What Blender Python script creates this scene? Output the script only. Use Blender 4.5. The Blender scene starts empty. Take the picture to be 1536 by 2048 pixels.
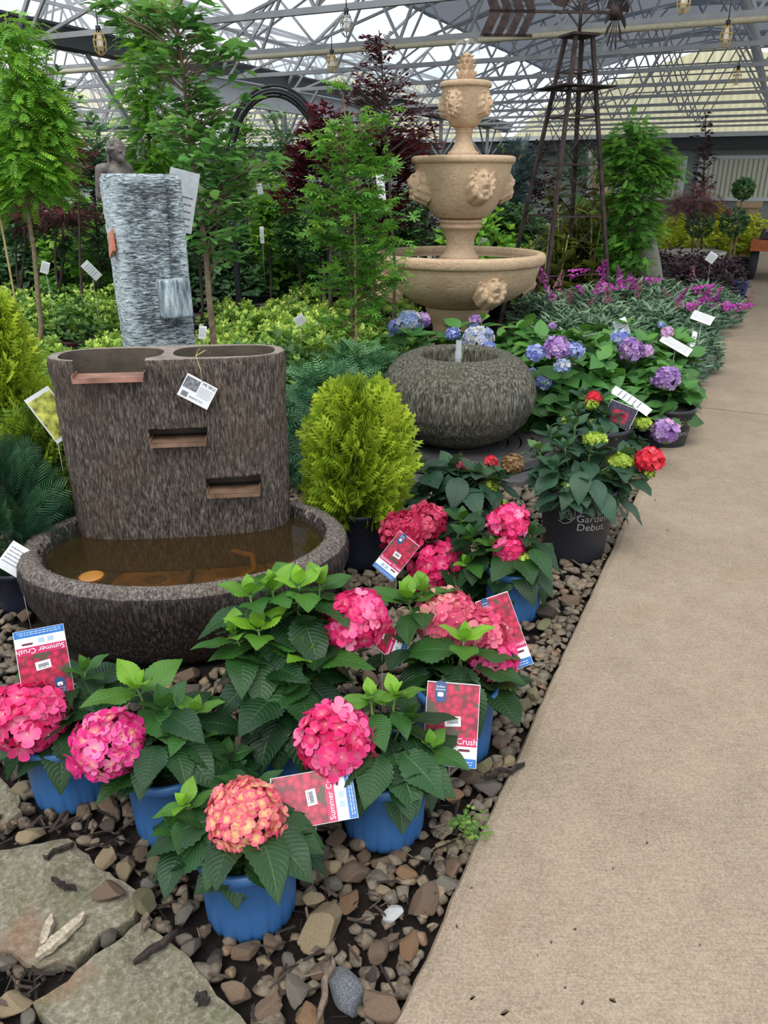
import bpy, bmesh, math, random
import numpy as np
from mathutils import Vector, Matrix, Euler, noise as mnoise
random.seed(7); RNG = np.random.default_rng(11)
S = bpy.context.scene
COL = S.collection
PI = math.pi
H = 1.5; PITCH = math.radians(23.2); FPX = 1540.0
CP, SP = math.cos(PITCH), math.sin(PITCH)

# ---- camera -------------------------------------------------------------
cam = bpy.data.cameras.new('camera'); camo = bpy.data.objects.new('camera', cam); COL.objects.link(camo)
cam.sensor_fit = 'VERTICAL'; cam.sensor_height = 36; cam.lens = 36*FPX/2048
camo.location = (0, 0, H); camo.rotation_euler = (PI/2-PITCH, 0, 0); cam.clip_start = .05; cam.clip_end = 300
S.camera = camo

def ray(px, py):
    a, b = (px-768)/FPX, (1024-py)/FPX
    return Vector((a, CP+b*SP, -SP+b*CP))
def at_z(px, py, z=0.0):
    d = ray(px, py); t = (z-H)/d.z
    return Vector((d.x*t, d.y*t, z))
def at_y(px, py, y):
    d = ray(px, py); t = y/d.y
    return Vector((d.x*t, y, H+d.z*t))
YAW = math.radians(25.3)
DU = Vector((math.sin(YAW), math.cos(YAW), 0)); DR = Vector((math.cos(YAW), -math.sin(YAW), 0))
def B(u, v, z): return DU*u+DR*v+Vector((0, 0, z))

# ---- objects --------------------------------------------------------------
def tag(o, label=None, cat=None, group=None, kind=None):
    if label: o['label'] = label
    if cat: o['category'] = cat
    if group: o['group'] = group
    if kind: o['kind'] = kind
    return o
def empty(name, loc=(0, 0, 0), rz=0, label=None, cat=None, group=None):
    o = bpy.data.objects.new(name, None); COL.objects.link(o); o.location = loc; o.rotation_euler = (0, 0, rz)
    o.empty_display_size = .1
    return tag(o, label, cat, group)
def link(name, me, mats, parent=None, loc=None):
    o = bpy.data.objects.new(name, me); COL.objects.link(o)
    if mats is not None:
        if not isinstance(mats, (list, tuple)): mats = [mats]
        if len(me.materials) == 0:
            for m in mats: me.materials.append(m)
    if parent: o.parent = parent
    if loc is not None: o.location = loc
    return o
def copy_tree(o, parent=None):
    c = o.copy(); COL.objects.link(c); c.parent = parent
    for ch in list(o.children): copy_tree(ch, c)
    return c
def kill(o):
    for ch in list(o.children): kill(ch)
    bpy.data.objects.remove(o)

class MB:
    """mesh collector"""
    def __init__(s): s.v = []; s.f = []; s.m = []; s.sm = []
    def add(s, vs, fs, mi=0, smooth=False):
        k = len(s.v); s.v += [tuple(v) for v in vs]
        s.f += [tuple(i+k for i in f) for f in fs]; s.m += [mi]*len(fs); s.sm += [smooth]*len(fs); return s
    def box(s, c, size, rot=None, mi=0, taper=1.0):
        x, y, z = [q/2 for q in size]; M = rot if rot is not None else Matrix.Identity(3)
        vs = []
        for dz in (-1, 1):
            t = taper if dz > 0 else 1
            for dx, dy in ((-1, -1), (1, -1), (1, 1), (-1, 1)): vs.append(M @ Vector((dx*x*t, dy*y*t, dz*z))+Vector(c))
        return s.add(vs, [(3, 2, 1, 0), (4, 5, 6, 7), (0, 1, 5, 4), (1, 2, 6, 5), (2, 3, 7, 6), (3, 0, 4, 7)], mi)
    def beam(s, a, b, w, h=None, mi=0):
        a, b = Vector(a), Vector(b); d = b-a; L = d.length; h = h or w
        if L < 1e-6: return s
        d.normalize(); up = Vector((0, 0, 1)) if abs(d.z) < .95 else Vector((0, 1, 0))
        x = d.cross(up).normalized(); z = x.cross(d)
        M = Matrix((x, d, z)).transposed()
        return s.box((a+b)/2, (w, L, h), M, mi)
    def tube(s, pts, rad, n=6, mi=0, cap=True, smooth=True):
        pts = [Vector(p) for p in pts]
        if not isinstance(rad, (list, tuple)): rad = [rad]*len(pts)
        vs = []; prev = None
        for i, p in enumerate(pts):
            d = (pts[min(i+1, len(pts)-1)]-pts[max(i-1, 0)])
            if d.length < 1e-9: d = Vector((0, 0, 1))
            d.normalize()
            if prev is None:
                ref = Vector((1, 0, 0)) if abs(d.x) < .8 else Vector((0, 1, 0))
            else: ref = prev
            x = (ref-d*ref.dot(d)).normalized(); y = d.cross(x); prev = x
            for k in range(n):
                a = 2*PI*k/n; vs.append(p+(x*math.cos(a)+y*math.sin(a))*rad[i])
        fs = []
        for i in range(len(pts)-1):
            for k in range(n):
                a, b = i*n+k, i*n+(k+1) % n; fs.append((a, b, b+n, a+n))
        if cap: fs.append(tuple(range(n-1, -1, -1))); fs.append(tuple(range((len(pts)-1)*n, len(pts)*n)))
        return s.add(vs, fs, mi, smooth)
    def lathe(s, prof, n=32, c=(0, 0, 0), sx=1, sy=1, mi=0, smooth=True, fn=None):
        vs = []; c = Vector(c)
        for i, (r, z) in enumerate(prof):
            for k in range(n):
                a = 2*PI*k/n; rr = r
                if fn: rr = r*fn(a, z)
                vs.append(c+Vector((rr*math.cos(a)*sx, rr*math.sin(a)*sy, z)))
        fs = []
        for i in range(len(prof)-1):
            for k in range(n):
                a, b = i*n+k, i*n+(k+1) % n; fs.append((a, b, b+n, a+n))
        return s.add(vs, fs, mi, smooth)
    def disc(s, c, r, n=32, sx=1, sy=1, mi=0):
        c = Vector(c); return s.add([c+Vector((r*sx*math.cos(2*PI*k/n), r*sy*math.sin(2*PI*k/n), 0)) for k in range(n)], [tuple(range(n))], mi)
    def mesh(s, name):
        me = bpy.data.meshes.new(name); me.from_pydata(s.v, [], s.f)
        me.polygons.foreach_set('material_index', s.m); me.polygons.foreach_set('use_smooth', s.sm); me.update(); return me
    def build(s, name, mats, parent=None, loc=None): return link(name, s.mesh(name), mats, parent, loc)

# ---- fast merged foliage ----------------------------------------------------
class Tmpl:
    def __init__(s, v, f, uv):
        s.v = np.array(v, float); s.uv = np.array(uv, float)
        s.lt = np.array([len(q) for q in f]); s.li = np.array([i for q in f for i in q])
class Leaves:
    def __init__(s): s.d = {}
    def add(s, t, M, tint=0.5, rnd=None):
        s.d.setdefault(id(t), [t, [], [], []]); e = s.d[id(t)]
        e[1].append(np.array(M)); e[2].append(tint); e[3].append(random.random() if rnd is None else rnd)
    def build(s, name, mats, parent=None, loc=None, smooth=True):
        V = []; LI = []; LT = []; UV = []; C = []; off = 0
        for t, Ms, ti, rn in s.d.values():
            M = np.stack(Ms); n = len(M); nv = len(t.v)
            v = np.einsum('nij,vj->nvi', M[:, :3, :3], t.v)+M[:, None, :3, 3]
            V.append(v.reshape(-1, 3)); LI.append((t.li[None, :]+(np.arange(n)*nv)[:, None]+off).reshape(-1))
            LT.append(np.tile(t.lt, n)); UV.append(np.tile(t.uv[t.li], (n, 1)))
            c = np.zeros((n, nv, 4)); c[:, :, 0] = np.array(ti)[:, None]; c[:, :, 1] = np.array(rn)[:, None]; c[:, :, 3] = 1
            C.append(c.reshape(-1, 4)); off += n*nv
        me = bpy.data.meshes.new(name)
        if off:
            V = np.concatenate(V); LI = np.concatenate(LI); LT = np.concatenate(LT); UV = np.concatenate(UV); C = np.concatenate(C)
            me.vertices.add(len(V)); me.vertices.foreach_set('co', V.astype(np.float32).ravel())
            me.loops.add(len(LI)); me.loops.foreach_set('vertex_index', LI.astype(np.int32))
            me.polygons.add(len(LT)); me.polygons.foreach_set('loop_start', np.concatenate([[0], np.cumsum(LT)[:-1]]).astype(np.int32))
            me.polygons.foreach_set('loop_total', LT.astype(np.int32))
            me.update(calc_edges=True)
            u = me.uv_layers.new(name='UVMap'); u.data.foreach_set('uv', UV.astype(np.float32).ravel())
            ca = me.color_attributes.new('tint', 'FLOAT_COLOR', 'POINT'); ca.data.foreach_set('color', C.astype(np.float32).ravel())
            me.polygons.foreach_set('use_smooth', [smooth]*len(LT))
        return link(name, me, mats, parent, loc)

def frame(pos, ydir, up=(0, 0, 1), s=1.0, roll=0.0, sx=1.0):
    """4x4 with local +Y along ydir, +Z close to up"""
    y = Vector(ydir).normalized(); z = Vector(up); z = z-y*z.dot(y)
    if z.length < 1e-4: z = Vector((.3, .2, .9)); z = z-y*z.dot(y)
    z.normalize()
    if roll: z = Matrix.Rotation(roll, 3, y) @ z
    x = y.cross(z)
    M = np.eye(4); M[:3, 0] = np.array(x)*s*sx; M[:3, 1] = np.array(y)*s; M[:3, 2] = np.array(z)*s; M[:3, 3] = np.array(pos)
    return M

# ---- materials -------------------------------------------------------------
def srgb(r, g, b):
    f = lambda c: (c/255/12.92) if c/255 <= .04045 else ((c/255+.055)/1.055)**2.4
    return (f(r), f(g), f(b), 1)
class NT:
    def __init__(s, name):
        s.m = bpy.data.materials.new(name); s.m.use_nodes = True; s.t = s.m.node_tree; s.t.nodes.clear()
        s.out = s.n('ShaderNodeOutputMaterial')
    def n(s, typ, **kw):
        nd = s.t.nodes.new(typ)
        for k, v in kw.items():
            if k in nd.inputs.keys() or k.startswith('i_'): pass
            else: setattr(nd, k, v)
        return nd
    def l(s, a, b): s.t.links.new(a, b)
    def set(s, nd, **kw):
        for k, v in kw.items(): nd.inputs[k.replace('_', ' ')].default_value = v
        return nd
    def coord(s, kind='Object', scale=(1, 1, 1), rot=(0, 0, 0)):
        tc = s.n('ShaderNodeTexCoord'); mp = s.n('ShaderNodeMapping'); mp.inputs['Scale'].default_value = scale; mp.inputs['Rotation'].default_value = rot
        s.l(tc.outputs[kind], mp.inputs['Vector']); return mp.outputs[0]
    def noise(s, vec, scale=5, detail=4, rough=.55, dist=0):
        nd = s.n('ShaderNodeTexNoise'); s.l(vec, nd.inputs['Vector'])
        nd.inputs['Scale'].default_value = scale; nd.inputs['Detail'].default_value = detail; nd.inputs['Roughness'].default_value = rough; nd.inputs['Distortion'].default_value = dist
        return nd.outputs['Fac']
    def ramp(s, fac, stops, interp='LINEAR'):
        r = s.n('ShaderNodeValToRGB'); r.color_ramp.interpolation = interp
        el = r.color_ramp.elements
        while len(el) < len(stops): el.new(.5)
        for e, (p, c) in zip(el, stops): e.position = p; e.color = c
        if fac is not None: s.l(fac, r.inputs[0])
        return r.outputs[0]
    def mix(s, fac, a, b, mode='MIX'):
        m = s.n('ShaderNodeMix'); m.data_type = 'RGBA'; m.blend_type = mode
        for sock, val in ((m.inputs[0], fac), (m.inputs[6], a), (m.inputs[7], b)):
            if hasattr(val, 'links'): s.l(val, sock)
            else: sock.default_value = val
        return m.outputs[2]
    def math(s, op, a, b=0.0, c=0.0):
        m = s.n('ShaderNodeMath'); m.operation = op
        for i, val in enumerate((a, b, c)):
            if hasattr(val, 'links'): s.l(val, m.inputs[i])
            else: m.inputs[i].default_value = val
        return m.outputs[0]
    def bump(s, h, strength=.3, dist=.01, nrm=None):
        b = s.n('ShaderNodeBump'); b.inputs['Strength'].default_value = strength; b.inputs['Distance'].default_value = dist
        s.l(h, b.inputs['Height'])
        if nrm is not None: s.l(nrm, b.inputs['Normal'])
        return b.outputs[0]
    def bsdf(s, col, rough=.6, metal=0, nrm=None, spec=.5, **kw):
        p = s.n('ShaderNodeBsdfPrincipled')
        if hasattr(col, 'links'): s.l(col, p.inputs['Base Color'])
        else: p.inputs['Base Color'].default_value = col
        if hasattr(rough, 'links'): s.l(rough, p.inputs['Roughness'])
        else: p.inputs['Roughness'].default_value = rough
        p.inputs['Metallic'].default_value = metal; p.inputs['Specular IOR Level'].default_value = spec
        if nrm is not None: s.l(nrm, p.inputs['Normal'])
        for k, v in kw.items(): p.inputs[k.replace('_', ' ')].default_value = v
        return p.outputs[0]
    def done(s, sh): s.l(sh, s.out.inputs['Surface']); return s.m
def plain(name, col, rough=.6, metal=0, var=.12, scale=30, bump=0.0, bscale=80, spec=.5):
    t = NT(name); c = t.coord('Object')
    n = t.noise(c, scale, 4)
    dark = tuple([x*(1-var*1.5) for x in col[:3]]+[1]); lite = tuple([min(1, x*(1+var)) for x in col[:3]]+[1])
    cc = t.ramp(n, [(.3, dark), (.7, lite)])
    nr = t.bump(t.noise(c, bscale, 3), .5, bump) if bump else None
    return t.done(t.bsdf(cc, rough, metal, nr, spec))
def leafmat(name, old, young, mid=None, trans=.25, rough=.42, veins=0, back=None, var=.35):
    """colour from the per-leaf age attribute (R) with per-leaf variation (G)"""
    t = NT(name); a = t.n('ShaderNodeAttribute'); a.attribute_name = 'tint'; sep = t.n('ShaderNodeSeparateColor'); t.l(a.outputs['Color'], sep.inputs[0])
    stops = [(0, old), (1, young)] if mid is None else [(0, old), (.5, mid), (1, young)]
    col = t.ramp(sep.outputs[0], stops)
    vv = t.math('MULTIPLY_ADD', sep.outputs[1], var, 1-var*.6)
    hs = t.n('ShaderNodeHueSaturation'); t.l(col, hs.inputs['Color']); t.l(vv, hs.inputs['Value'])
    col = hs.outputs[0]; nr = None
    uv = t.n('ShaderNodeTexCoord').outputs['UV']
    if veins:
        sx = t.n('ShaderNodeSeparateXYZ'); t.l(uv, sx.inputs[0])
        ax = t.math('ABSOLUTE', sx.outputs[0])
        ph = t.math('SUBTRACT', sx.outputs[1], t.math('MULTIPLY', t.math('POWER', ax, 1.5), .20))
        w = t.math('SINE', t.math('MULTIPLY', ph, veins*2*PI)); w = t.math('ABSOLUTE', w)
        w = t.math('POWER', w, .3)
        mid_ = t.math('SMOOTH_MIN', t.math('MULTIPLY', ax, 14.0), 1.0, .3)
        hgt = t.math('MULTIPLY', w, mid_)
        fine = t.noise(uv, 26, 2)
        hh = t.math('ADD', hgt, t.math('MULTIPLY', fine, .5))
        nr = t.bump(hh, .5, .003)
        col = t.mix(t.math('MULTIPLY', t.math('SUBTRACT', 1.0, hgt), .22), col, t.mix(.5, col, young))
    sh = t.bsdf(col, rough, 0, nr, .45)
    tr = t.n('ShaderNodeBsdfTranslucent'); tc = t.mix(.5, col, young); t.l(tc, tr.inputs[0])
    if nr is not None: t.l(nr, tr.inputs['Normal'])
    mx = t.n('ShaderNodeMixShader'); mx.inputs[0].default_value = trans; t.l(sh, mx.inputs[1]); t.l(tr.outputs[0], mx.inputs[2])
    return t.done(mx.outputs[0])

# ---- leaf templates -----------------------------------------------------------
def leaf_t(nt=6, ns=2, width=.3, peak=.4, tip=1.0, droop=.2, fold=.15, serr=0, samp=.05, wave=0, ph=0):
    """ovate leaf, unit length on +Y"""
    vs = []; uv = []; cols = 2*ns+1
    for i in range(nt+1):
        t = i/nt
        w = (t/peak)**.62 if t < peak else max(0, 1-((t-peak)/(1-peak))**(1.35*tip))
        w = width*min(w, 1)*(1 if t < peak else 1)
        if t < peak: w = width*math.sin(PI/2*min(1, t/peak))**.8
        else: x_ = (t-peak)/(1-peak); w = width*math.cos(PI/2*x_)**(.85*tip)*(1-.18*x_**3)
        for j in range(-ns, ns+1):
            s = j/ns; ww = w
            if serr and abs(j) == ns: ww = w*(1+(samp if i % 2 else -samp))
            x = s*ww; z = -droop*t*t+fold*abs(s)*w+wave*math.sin(t*9+ph)*s*s*w
            vs.append((x, t-(0.02 if serr and abs(j) == ns and i % 2 else 0)*1, z)); uv.append((s, t))
    fs = []
    for i in range(nt):
        for j in range(cols-1):
            a = i*cols+j; fs.append((a, a+1, a+1+cols, a+cols))
    return Tmpl(vs, fs, uv)
def lobed_t(n=5, depth=.55, r=.5, droop=.1):
    """palmate maple leaf: fan of pointed lobes"""
    vs = [(0, 0, 0)]; uv = [(0, 0)]; fs = []
    ring = []
    span = math.radians(150)
    for k in range(n):
        a = -span+2*span*k/(n-1); L = r*(1.0-.35*abs(a)/span); 
        for da, ll in ((-.5, depth), (-.22, .78), (0, 1.0), (.22, .78)):
            aa = a+da*2*span/(n-1); rr = L*ll; ring.append((math.sin(aa)*rr, r*.35+math.cos(aa)*rr, -droop*rr*rr*4))
    c = len(vs); vs.append((0, r*.35, 0.01)); uv.append((0, .3))
    for p in ring: vs.append(p); uv.append((p[0]*2, p[1]))
    for i in range(len(ring)-1): fs.append((c, c+1+i, c+2+i))
    fs.append((0, c+1, c)); fs.append((0, c, c+len(ring)))
    return Tmpl(vs, fs, uv)
def frond_t(n=6, spread=.28, w=.045, l2=.3, flat=True, droop=.25):
    """pinnate frond / flat thuja spray, unit length"""
    vs = []; uv = []; fs = []
    def blade(a, b, ww):
        a = Vector(a); b = Vector(b); d = b-a; x = Vector((-d.y, d.x, 0)); x = x.normalized()*ww if x.length > 1e-6 else Vector((ww, 0, 0))
        k = len(vs); m = a+d*.45
        for p, u in ((a, 0), (m-x, .5), (b, 1), (m+x, .5)):
            vs.append((p.x, p.y, p.z)); uv.append((0, u))
        fs.append((k, k+1, k+2, k+3))
    z = lambda t: -droop*t*t
    blade((0, 0, 0), (0, .5, z(.5)), w*.5); blade((0, .45, z(.45)), (0, 1, z(1)), w*.7)
    for i in range(n):
        t = .08+.82*i/(n-1 if n > 1 else 1)
        L = l2*(math.sin(PI*(.18+.75*(1-t)))*.9+.25)
        for sgn in (-1, 1):
            tt = t+(.03 if sgn > 0 else 0)
            e = (sgn*L*.8, tt+L*spread*2.4, z(tt)-.12*L)
            blade((0, tt, z(tt)), e, w)
            if not flat:
                m = ((e[0])*.5, (tt+e[1])*.5, (z(tt)+e[2])*.5); blade(m, (m[0]+sgn*L*.12, m[1]+L*.5, m[2]), w*.8)
    return Tmpl(vs, fs, uv)
def quad_petal(cup=.2, w=.95):
    vs = []; uv = []; fs = []
    rows = [(0, .12), (.22, .55), (.5, .95), (.76, 1.0), (.93, .72), (1.0, .32)]
    for t, ww in rows:
        for s in (-1, 0, 1):
            x = s*ww*w*.5; vs.append((x, t, cup*t*t+(.1*abs(s)*ww if t < .9 else .02))); uv.append((s*.5, t))
    for i in range(5):
        for j in range(2):
            a = i*3+j; fs.append((a, a+1, a+4, a+3))
    return vs, fs, uv
def floret_t(cup=.2, twist=0.0, np_=4):
    V = []; F = []; U = []
    for k in range(np_):
        v, f, u = quad_petal(cup); off = len(V); a = 2*PI*k/np_+twist; ca, sa = math.cos(a), math.sin(a)
        zz = .02*(k % 2)
        for (x, y, z) in v: V.append((x*ca-y*sa, x*sa+y*ca, z+zz))
        U += u; F += [tuple(i+off for i in q) for q in f]
    return Tmpl(V, F, U)

HY = [leaf_t(22, 4, .345, .40, 1, dr, fo, 1, .05, wv, p) for dr, fo, wv, p in ((.18, .16, .10, 0), (.38, .12, .14, 1), (.6, .10, .10, 2), (.05, .3, .08, 3))]
HYL = [leaf_t(8, 2, .34, .42, 1, dr, fo, 0, 0, .08, 0) for dr, fo in ((.2, .15), (.45, .1), (.65, .12))]
LF = [leaf_t(4, 1, .26, .45, 1, .15, .2), leaf_t(4, 1, .22, .45, 1, .4, .15)]
OB = [leaf_t(5, 1, .27, .52, 1, .12, .2), leaf_t(5, 1, .29, .5, 1, .35, .15)]
LL = [leaf_t(2, 1, .3, .5, 1, .1, .3)]
NAR = [leaf_t(4, 1, .1, .4, 1, .3, .3), leaf_t(4, 1, .09, .35, 1, .6, .3)]
STR = [leaf_t(6, 1, .045, .3, 1, .5, .5), leaf_t(6, 1, .045, .3, 1, .15, .5)]
MAP = [lobed_t(5, .5, .5, .12), lobed_t(5, .5, .5, -.05)]
MAPF = [lobed_t(7, .22, .5, .2), lobed_t(7, .25, .5, .05)]
THU = [frond_t(7, .3, .042, .34, False, .18), frond_t(6, .3, .045, .3, False, -.1)]
FRN = [frond_t(9, .12, .03, .22, True, .35), frond_t(8, .15, .03, .25, True, .15)]
NDL = [frond_t(9, .45, .012, .3, True, .0)]
FLO = [floret_t(.22, 0), floret_t(.1, .4), floret_t(.45, .8)]
# ---- colours -----------------------------------------------------------------
def concrete():
    t = NT('broom_finished_concrete'); c = t.coord('Object', rot=(0, 0, YAW))
    big = t.noise(c, 1.3, 5, .6); mid = t.noise(c, 9, 5, .7); fine = t.noise(c, 190, 2, .7)
    br = t.noise(t.coord('Object', (14, 330, 1), rot=(0, 0, YAW+.12)), 1, 3, .6)
    base = t.ramp(big, [(.3, srgb(146, 132, 114)), (.5, srgb(172, 154, 131)), (.7, srgb(194, 178, 154))])
    base = t.mix(.42, base, t.ramp(mid, [(.35, srgb(138, 122, 102)), (.65, srgb(192, 176, 152))]))
    base = t.mix(.38, base, t.ramp(fine, [(.36, srgb(98, 86, 72)), (.5, srgb(170, 152, 130)), (.68, srgb(214, 200, 178))]))
    base = t.mix(.2, base, t.ramp(br, [(.3, srgb(112, 98, 80)), (.7, srgb(205, 188, 163))]))
    st = t.ramp(t.noise(c, 2.6, 3, .5, .6), [(.62, (0, 0, 0, 1)), (.74, (1, 1, 1, 1))])
    base = t.mix(t.math('MULTIPLY', st, .22), base, srgb(150, 112, 80))
    sp = t.n('ShaderNodeTexVoronoi'); sp.inputs['Scale'].default_value = 46; t.l(c, sp.inputs['Vector'])
    dots = t.ramp(sp.outputs['Distance'], [(.05, (1, 1, 1, 1)), (.09, (0, 0, 0, 1))])
    base = t.mix(t.math('MULTIPLY', dots, .5), base, srgb(212, 196, 170))
    h = t.math('ADD', t.math('MULTIPLY', br, .7), fine)
    base = t.mix(1.0, base, (.80, .785, .775, 1), 'MULTIPLY')
    return t.done(t.bsdf(base, .85, 0, t.bump(h, .5, .002), .25))
M_CONC = concrete()
def soil():
    t = NT('dark_mulch_soil'); c = t.coord('Object')
    n = t.noise(c, 38, 6, .75); m = t.noise(c, 5, 3)
    col = t.ramp(n, [(.3, srgb(18, 15, 13)), (.55, srgb(44, 36, 31)), (.75, srgb(74, 61, 51))])
    return t.done(t.bsdf(t.mix(.3, col, t.ramp(m, [(.4, srgb(26, 22, 20)), (.7, srgb(66, 58, 50))])), .9, 0, t.bump(n, .9, .02), .3))
M_SOIL = soil()
def stone_mat(name, a, b, c3):
    t = NT(name); oi = t.n('ShaderNodeObjectInfo'); co = t.coord('Object')
    off = t.n('ShaderNodeVectorMath'); off.operation = 'ADD'; t.l(co, off.inputs[0])
    cb = t.n('ShaderNodeCombineXYZ'); r7 = t.math('MULTIPLY', oi.outputs['Random'], 37.0); t.l(r7, cb.inputs[0]); t.l(r7, cb.inputs[1]); t.l(cb.outputs[0], off.inputs[1])
    v = off.outputs[0]
    n1 = t.noise(v, 26, 5, .6, .8); n2 = t.noise(v, 170, 3, .7)
    col = t.ramp(n1, [(.3, a), (.52, b), (.75, c3)])
    col = t.mix(.42, col, t.ramp(n2, [(.35, tuple([x*.45 for x in a[:3]]+[1])), (.65, c3)]))
    hs = t.n('ShaderNodeHueSaturation'); t.l(col, hs.inputs['Color']); t.l(t.math('MULTIPLY_ADD', oi.outputs['Random'], .45, .62), hs.inputs['Value']); hs.inputs['Saturation'].default_value = 1.0
    return t.done(t.bsdf(hs.outputs[0], .62, 0, t.bump(t.math('ADD', n1, t.math('MULTIPLY', n2, .4)), .5, .006), .35))
STONES = {
 'brown': stone_mat('brown_river_stone', srgb(74, 58, 46), srgb(118, 96, 78), srgb(156, 132, 108)),
 'tan': stone_mat('tan_river_stone', srgb(108, 92, 70), srgb(158, 138, 106), srgb(196, 176, 140)),
 'grey': stone_mat('grey_river_stone', srgb(66, 62, 56), srgb(108, 101, 90), srgb(150, 142, 128)),
 'olive': stone_mat('olive_river_stone', srgb(78, 76, 50), srgb(122, 118, 84), srgb(160, 150, 112)),
 'rusty': stone_mat('rusty_river_stone', srgb(104, 74, 50), srgb(146, 108, 76), srgb(184, 150, 114)),
 'dark': stone_mat('dark_river_stone', srgb(46, 40, 36), srgb(78, 68, 60), srgb(110, 98, 86)),
}
M_WSTONE = stone_mat('white_quartz', srgb(196, 196, 192), srgb(226, 226, 222), srgb(240, 240, 238))
def speckle():
    t = NT('grey_white_speckled_slag'); c = t.coord('Object'); n = t.noise(c, 34, 5, .7, 1.2)
    col = t.ramp(n, [(.42, srgb(84, 90, 98)), (.54, srgb(122, 128, 134)), (.6, srgb(232, 232, 230))])
    return t.done(t.bsdf(col, .4, 0, t.bump(n, .8, .01)))
M_SPECK = speckle()
def flag():
    t = NT('mossy_flagstone'); c = t.coord('Object'); n = t.noise(c, 6, 8, .7, .6); n2 = t.noise(c, 75, 6, .75); n3 = t.noise(c, 4.2, 3, .5, .3)
    col = t.ramp(n, [(.32, srgb(92, 92, 64)), (.44, srgb(136, 130, 106)), (.56, srgb(166, 158, 136)), (.7, srgb(134, 126, 106))])
    col = t.mix(.45, col, t.ramp(n2, [(.34, srgb(64, 62, 46)), (.5, srgb(140, 132, 112)), (.64, srgb(206, 200, 178))]))
    rust = t.ramp(n3, [(.56, (0, 0, 0, 1)), (.66, (1, 1, 1, 1))])
    col = t.mix(t.math('MULTIPLY', rust, .5), col, srgb(150, 102, 76))
    moss = t.ramp(t.noise(c, 11, 5, .7), [(.52, (0, 0, 0, 1)), (.62, (1, 1, 1, 1))])
    col = t.mix(t.math('MULTIPLY', moss, .4), col, srgb(100, 106, 56))
    return t.done(t.bsdf(col, .8, 0, t.bump(t.math('ADD', n, t.math('MULTIPLY', n2, .5)), 1.0, .018), .3))
M_FLAG = flag()
M_MULCH = plain('dark_bark_mulch', srgb(46, 38, 33), .85, var=.6, scale=60, bump=.003)
M_BARK = plain('weathered_bark_chip', srgb(112, 96, 82), .85, var=.3, scale=90, bump=.003)
M_STEEL = plain('galvanised_steel', srgb(158, 160, 160), .5, .15, var=.12, scale=3)
M_GUT = plain('dark_gutter_steel', srgb(66, 72, 74), .6, .1)
M_DUCT = plain('pale_grey_sheet', srgb(214, 220, 224), .5)
M_PIPE = plain('cream_painted_pipe', srgb(196, 186, 158), .5)
M_BLACK = plain('black_metal', srgb(28, 30, 34), .45, .3)

# ---- ground and path -----------------------------------------------------------
PE0 = at_z(782, 2048, .04); PE0.z = 0; PED = DU                     # a point on the left edge of the path, its direction
def pathpt(u, v): return PE0+DU*u+DR*v                      # u along the path, v to its right
m = MB(); n = 60
def gh(x, y): return .012*mnoise.noise(Vector((x*2, y*2, 0)))-.012
vs = [(-24+60*(i/n), -3+46*(j/n), -.02) for j in range(n+1) for i in range(n+1)]
m.add(vs, [(j*(n+1)+i, j*(n+1)+i+1, (j+1)*(n+1)+i+1, (j+1)*(n+1)+i) for j in range(n) for i in range(n)])
floor = m.build('floor', M_SOIL); tag(floor, kind='structure')
def path_slab(u0, u1):
    m = MB(); nn = int((u1-u0)/.05) if u1 < 9 else 20; rows = []
    for i in range(nn+1):
        u = u0+(u1-u0)*i/nn; w = .008*mnoise.noise(Vector((u*3, 1, 0)))+.006*mnoise.noise(Vector((u*14, 4, 0)))
        rows.append([pathpt(u, w+.012)*1+Vector((0, 0, -.06)), pathpt(u, w)+Vector((0, 0, .022)), pathpt(u, w+.008)+Vector((0, 0, .034)), pathpt(u, w+.03)+Vector((0, 0, .04)), pathpt(u, 2.6)+Vector((0, 0, .04))])
    vs = [p for r in rows for p in r]; k = 5; fs = []
    for i in range(nn):
        for j in range(k-1): a = i*k+j; fs.append((a, a+k, a+k+1, a+1))
    fs.append(tuple(range(k-1, -1, -1))); fs.append(tuple(nn*k+j for j in range(k)))
    m.add(vs, fs); o = m.build('path_slab', M_CONC); tag(o, kind='structure')
P_J = (at_z(1372, 812, .04)-PE0).dot(DU)
path_slab(-2.2, P_J-.008); path_slab(P_J+.008, P_J+5.6); path_slab(P_J+5.62, 34)
m = MB(); m.add([B(7.2, -7.2, 0.0), B(7.2, -5.0, 0.0), B(10, -5.0, 0), B(10, -7.2, 0)], [(0, 1, 2, 3)])
o = m.build('gravel_aisle', plain('pale_gravel_floor', srgb(150, 146, 134), .9, var=.3, scale=40)); tag(o, kind='structure')

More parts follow.
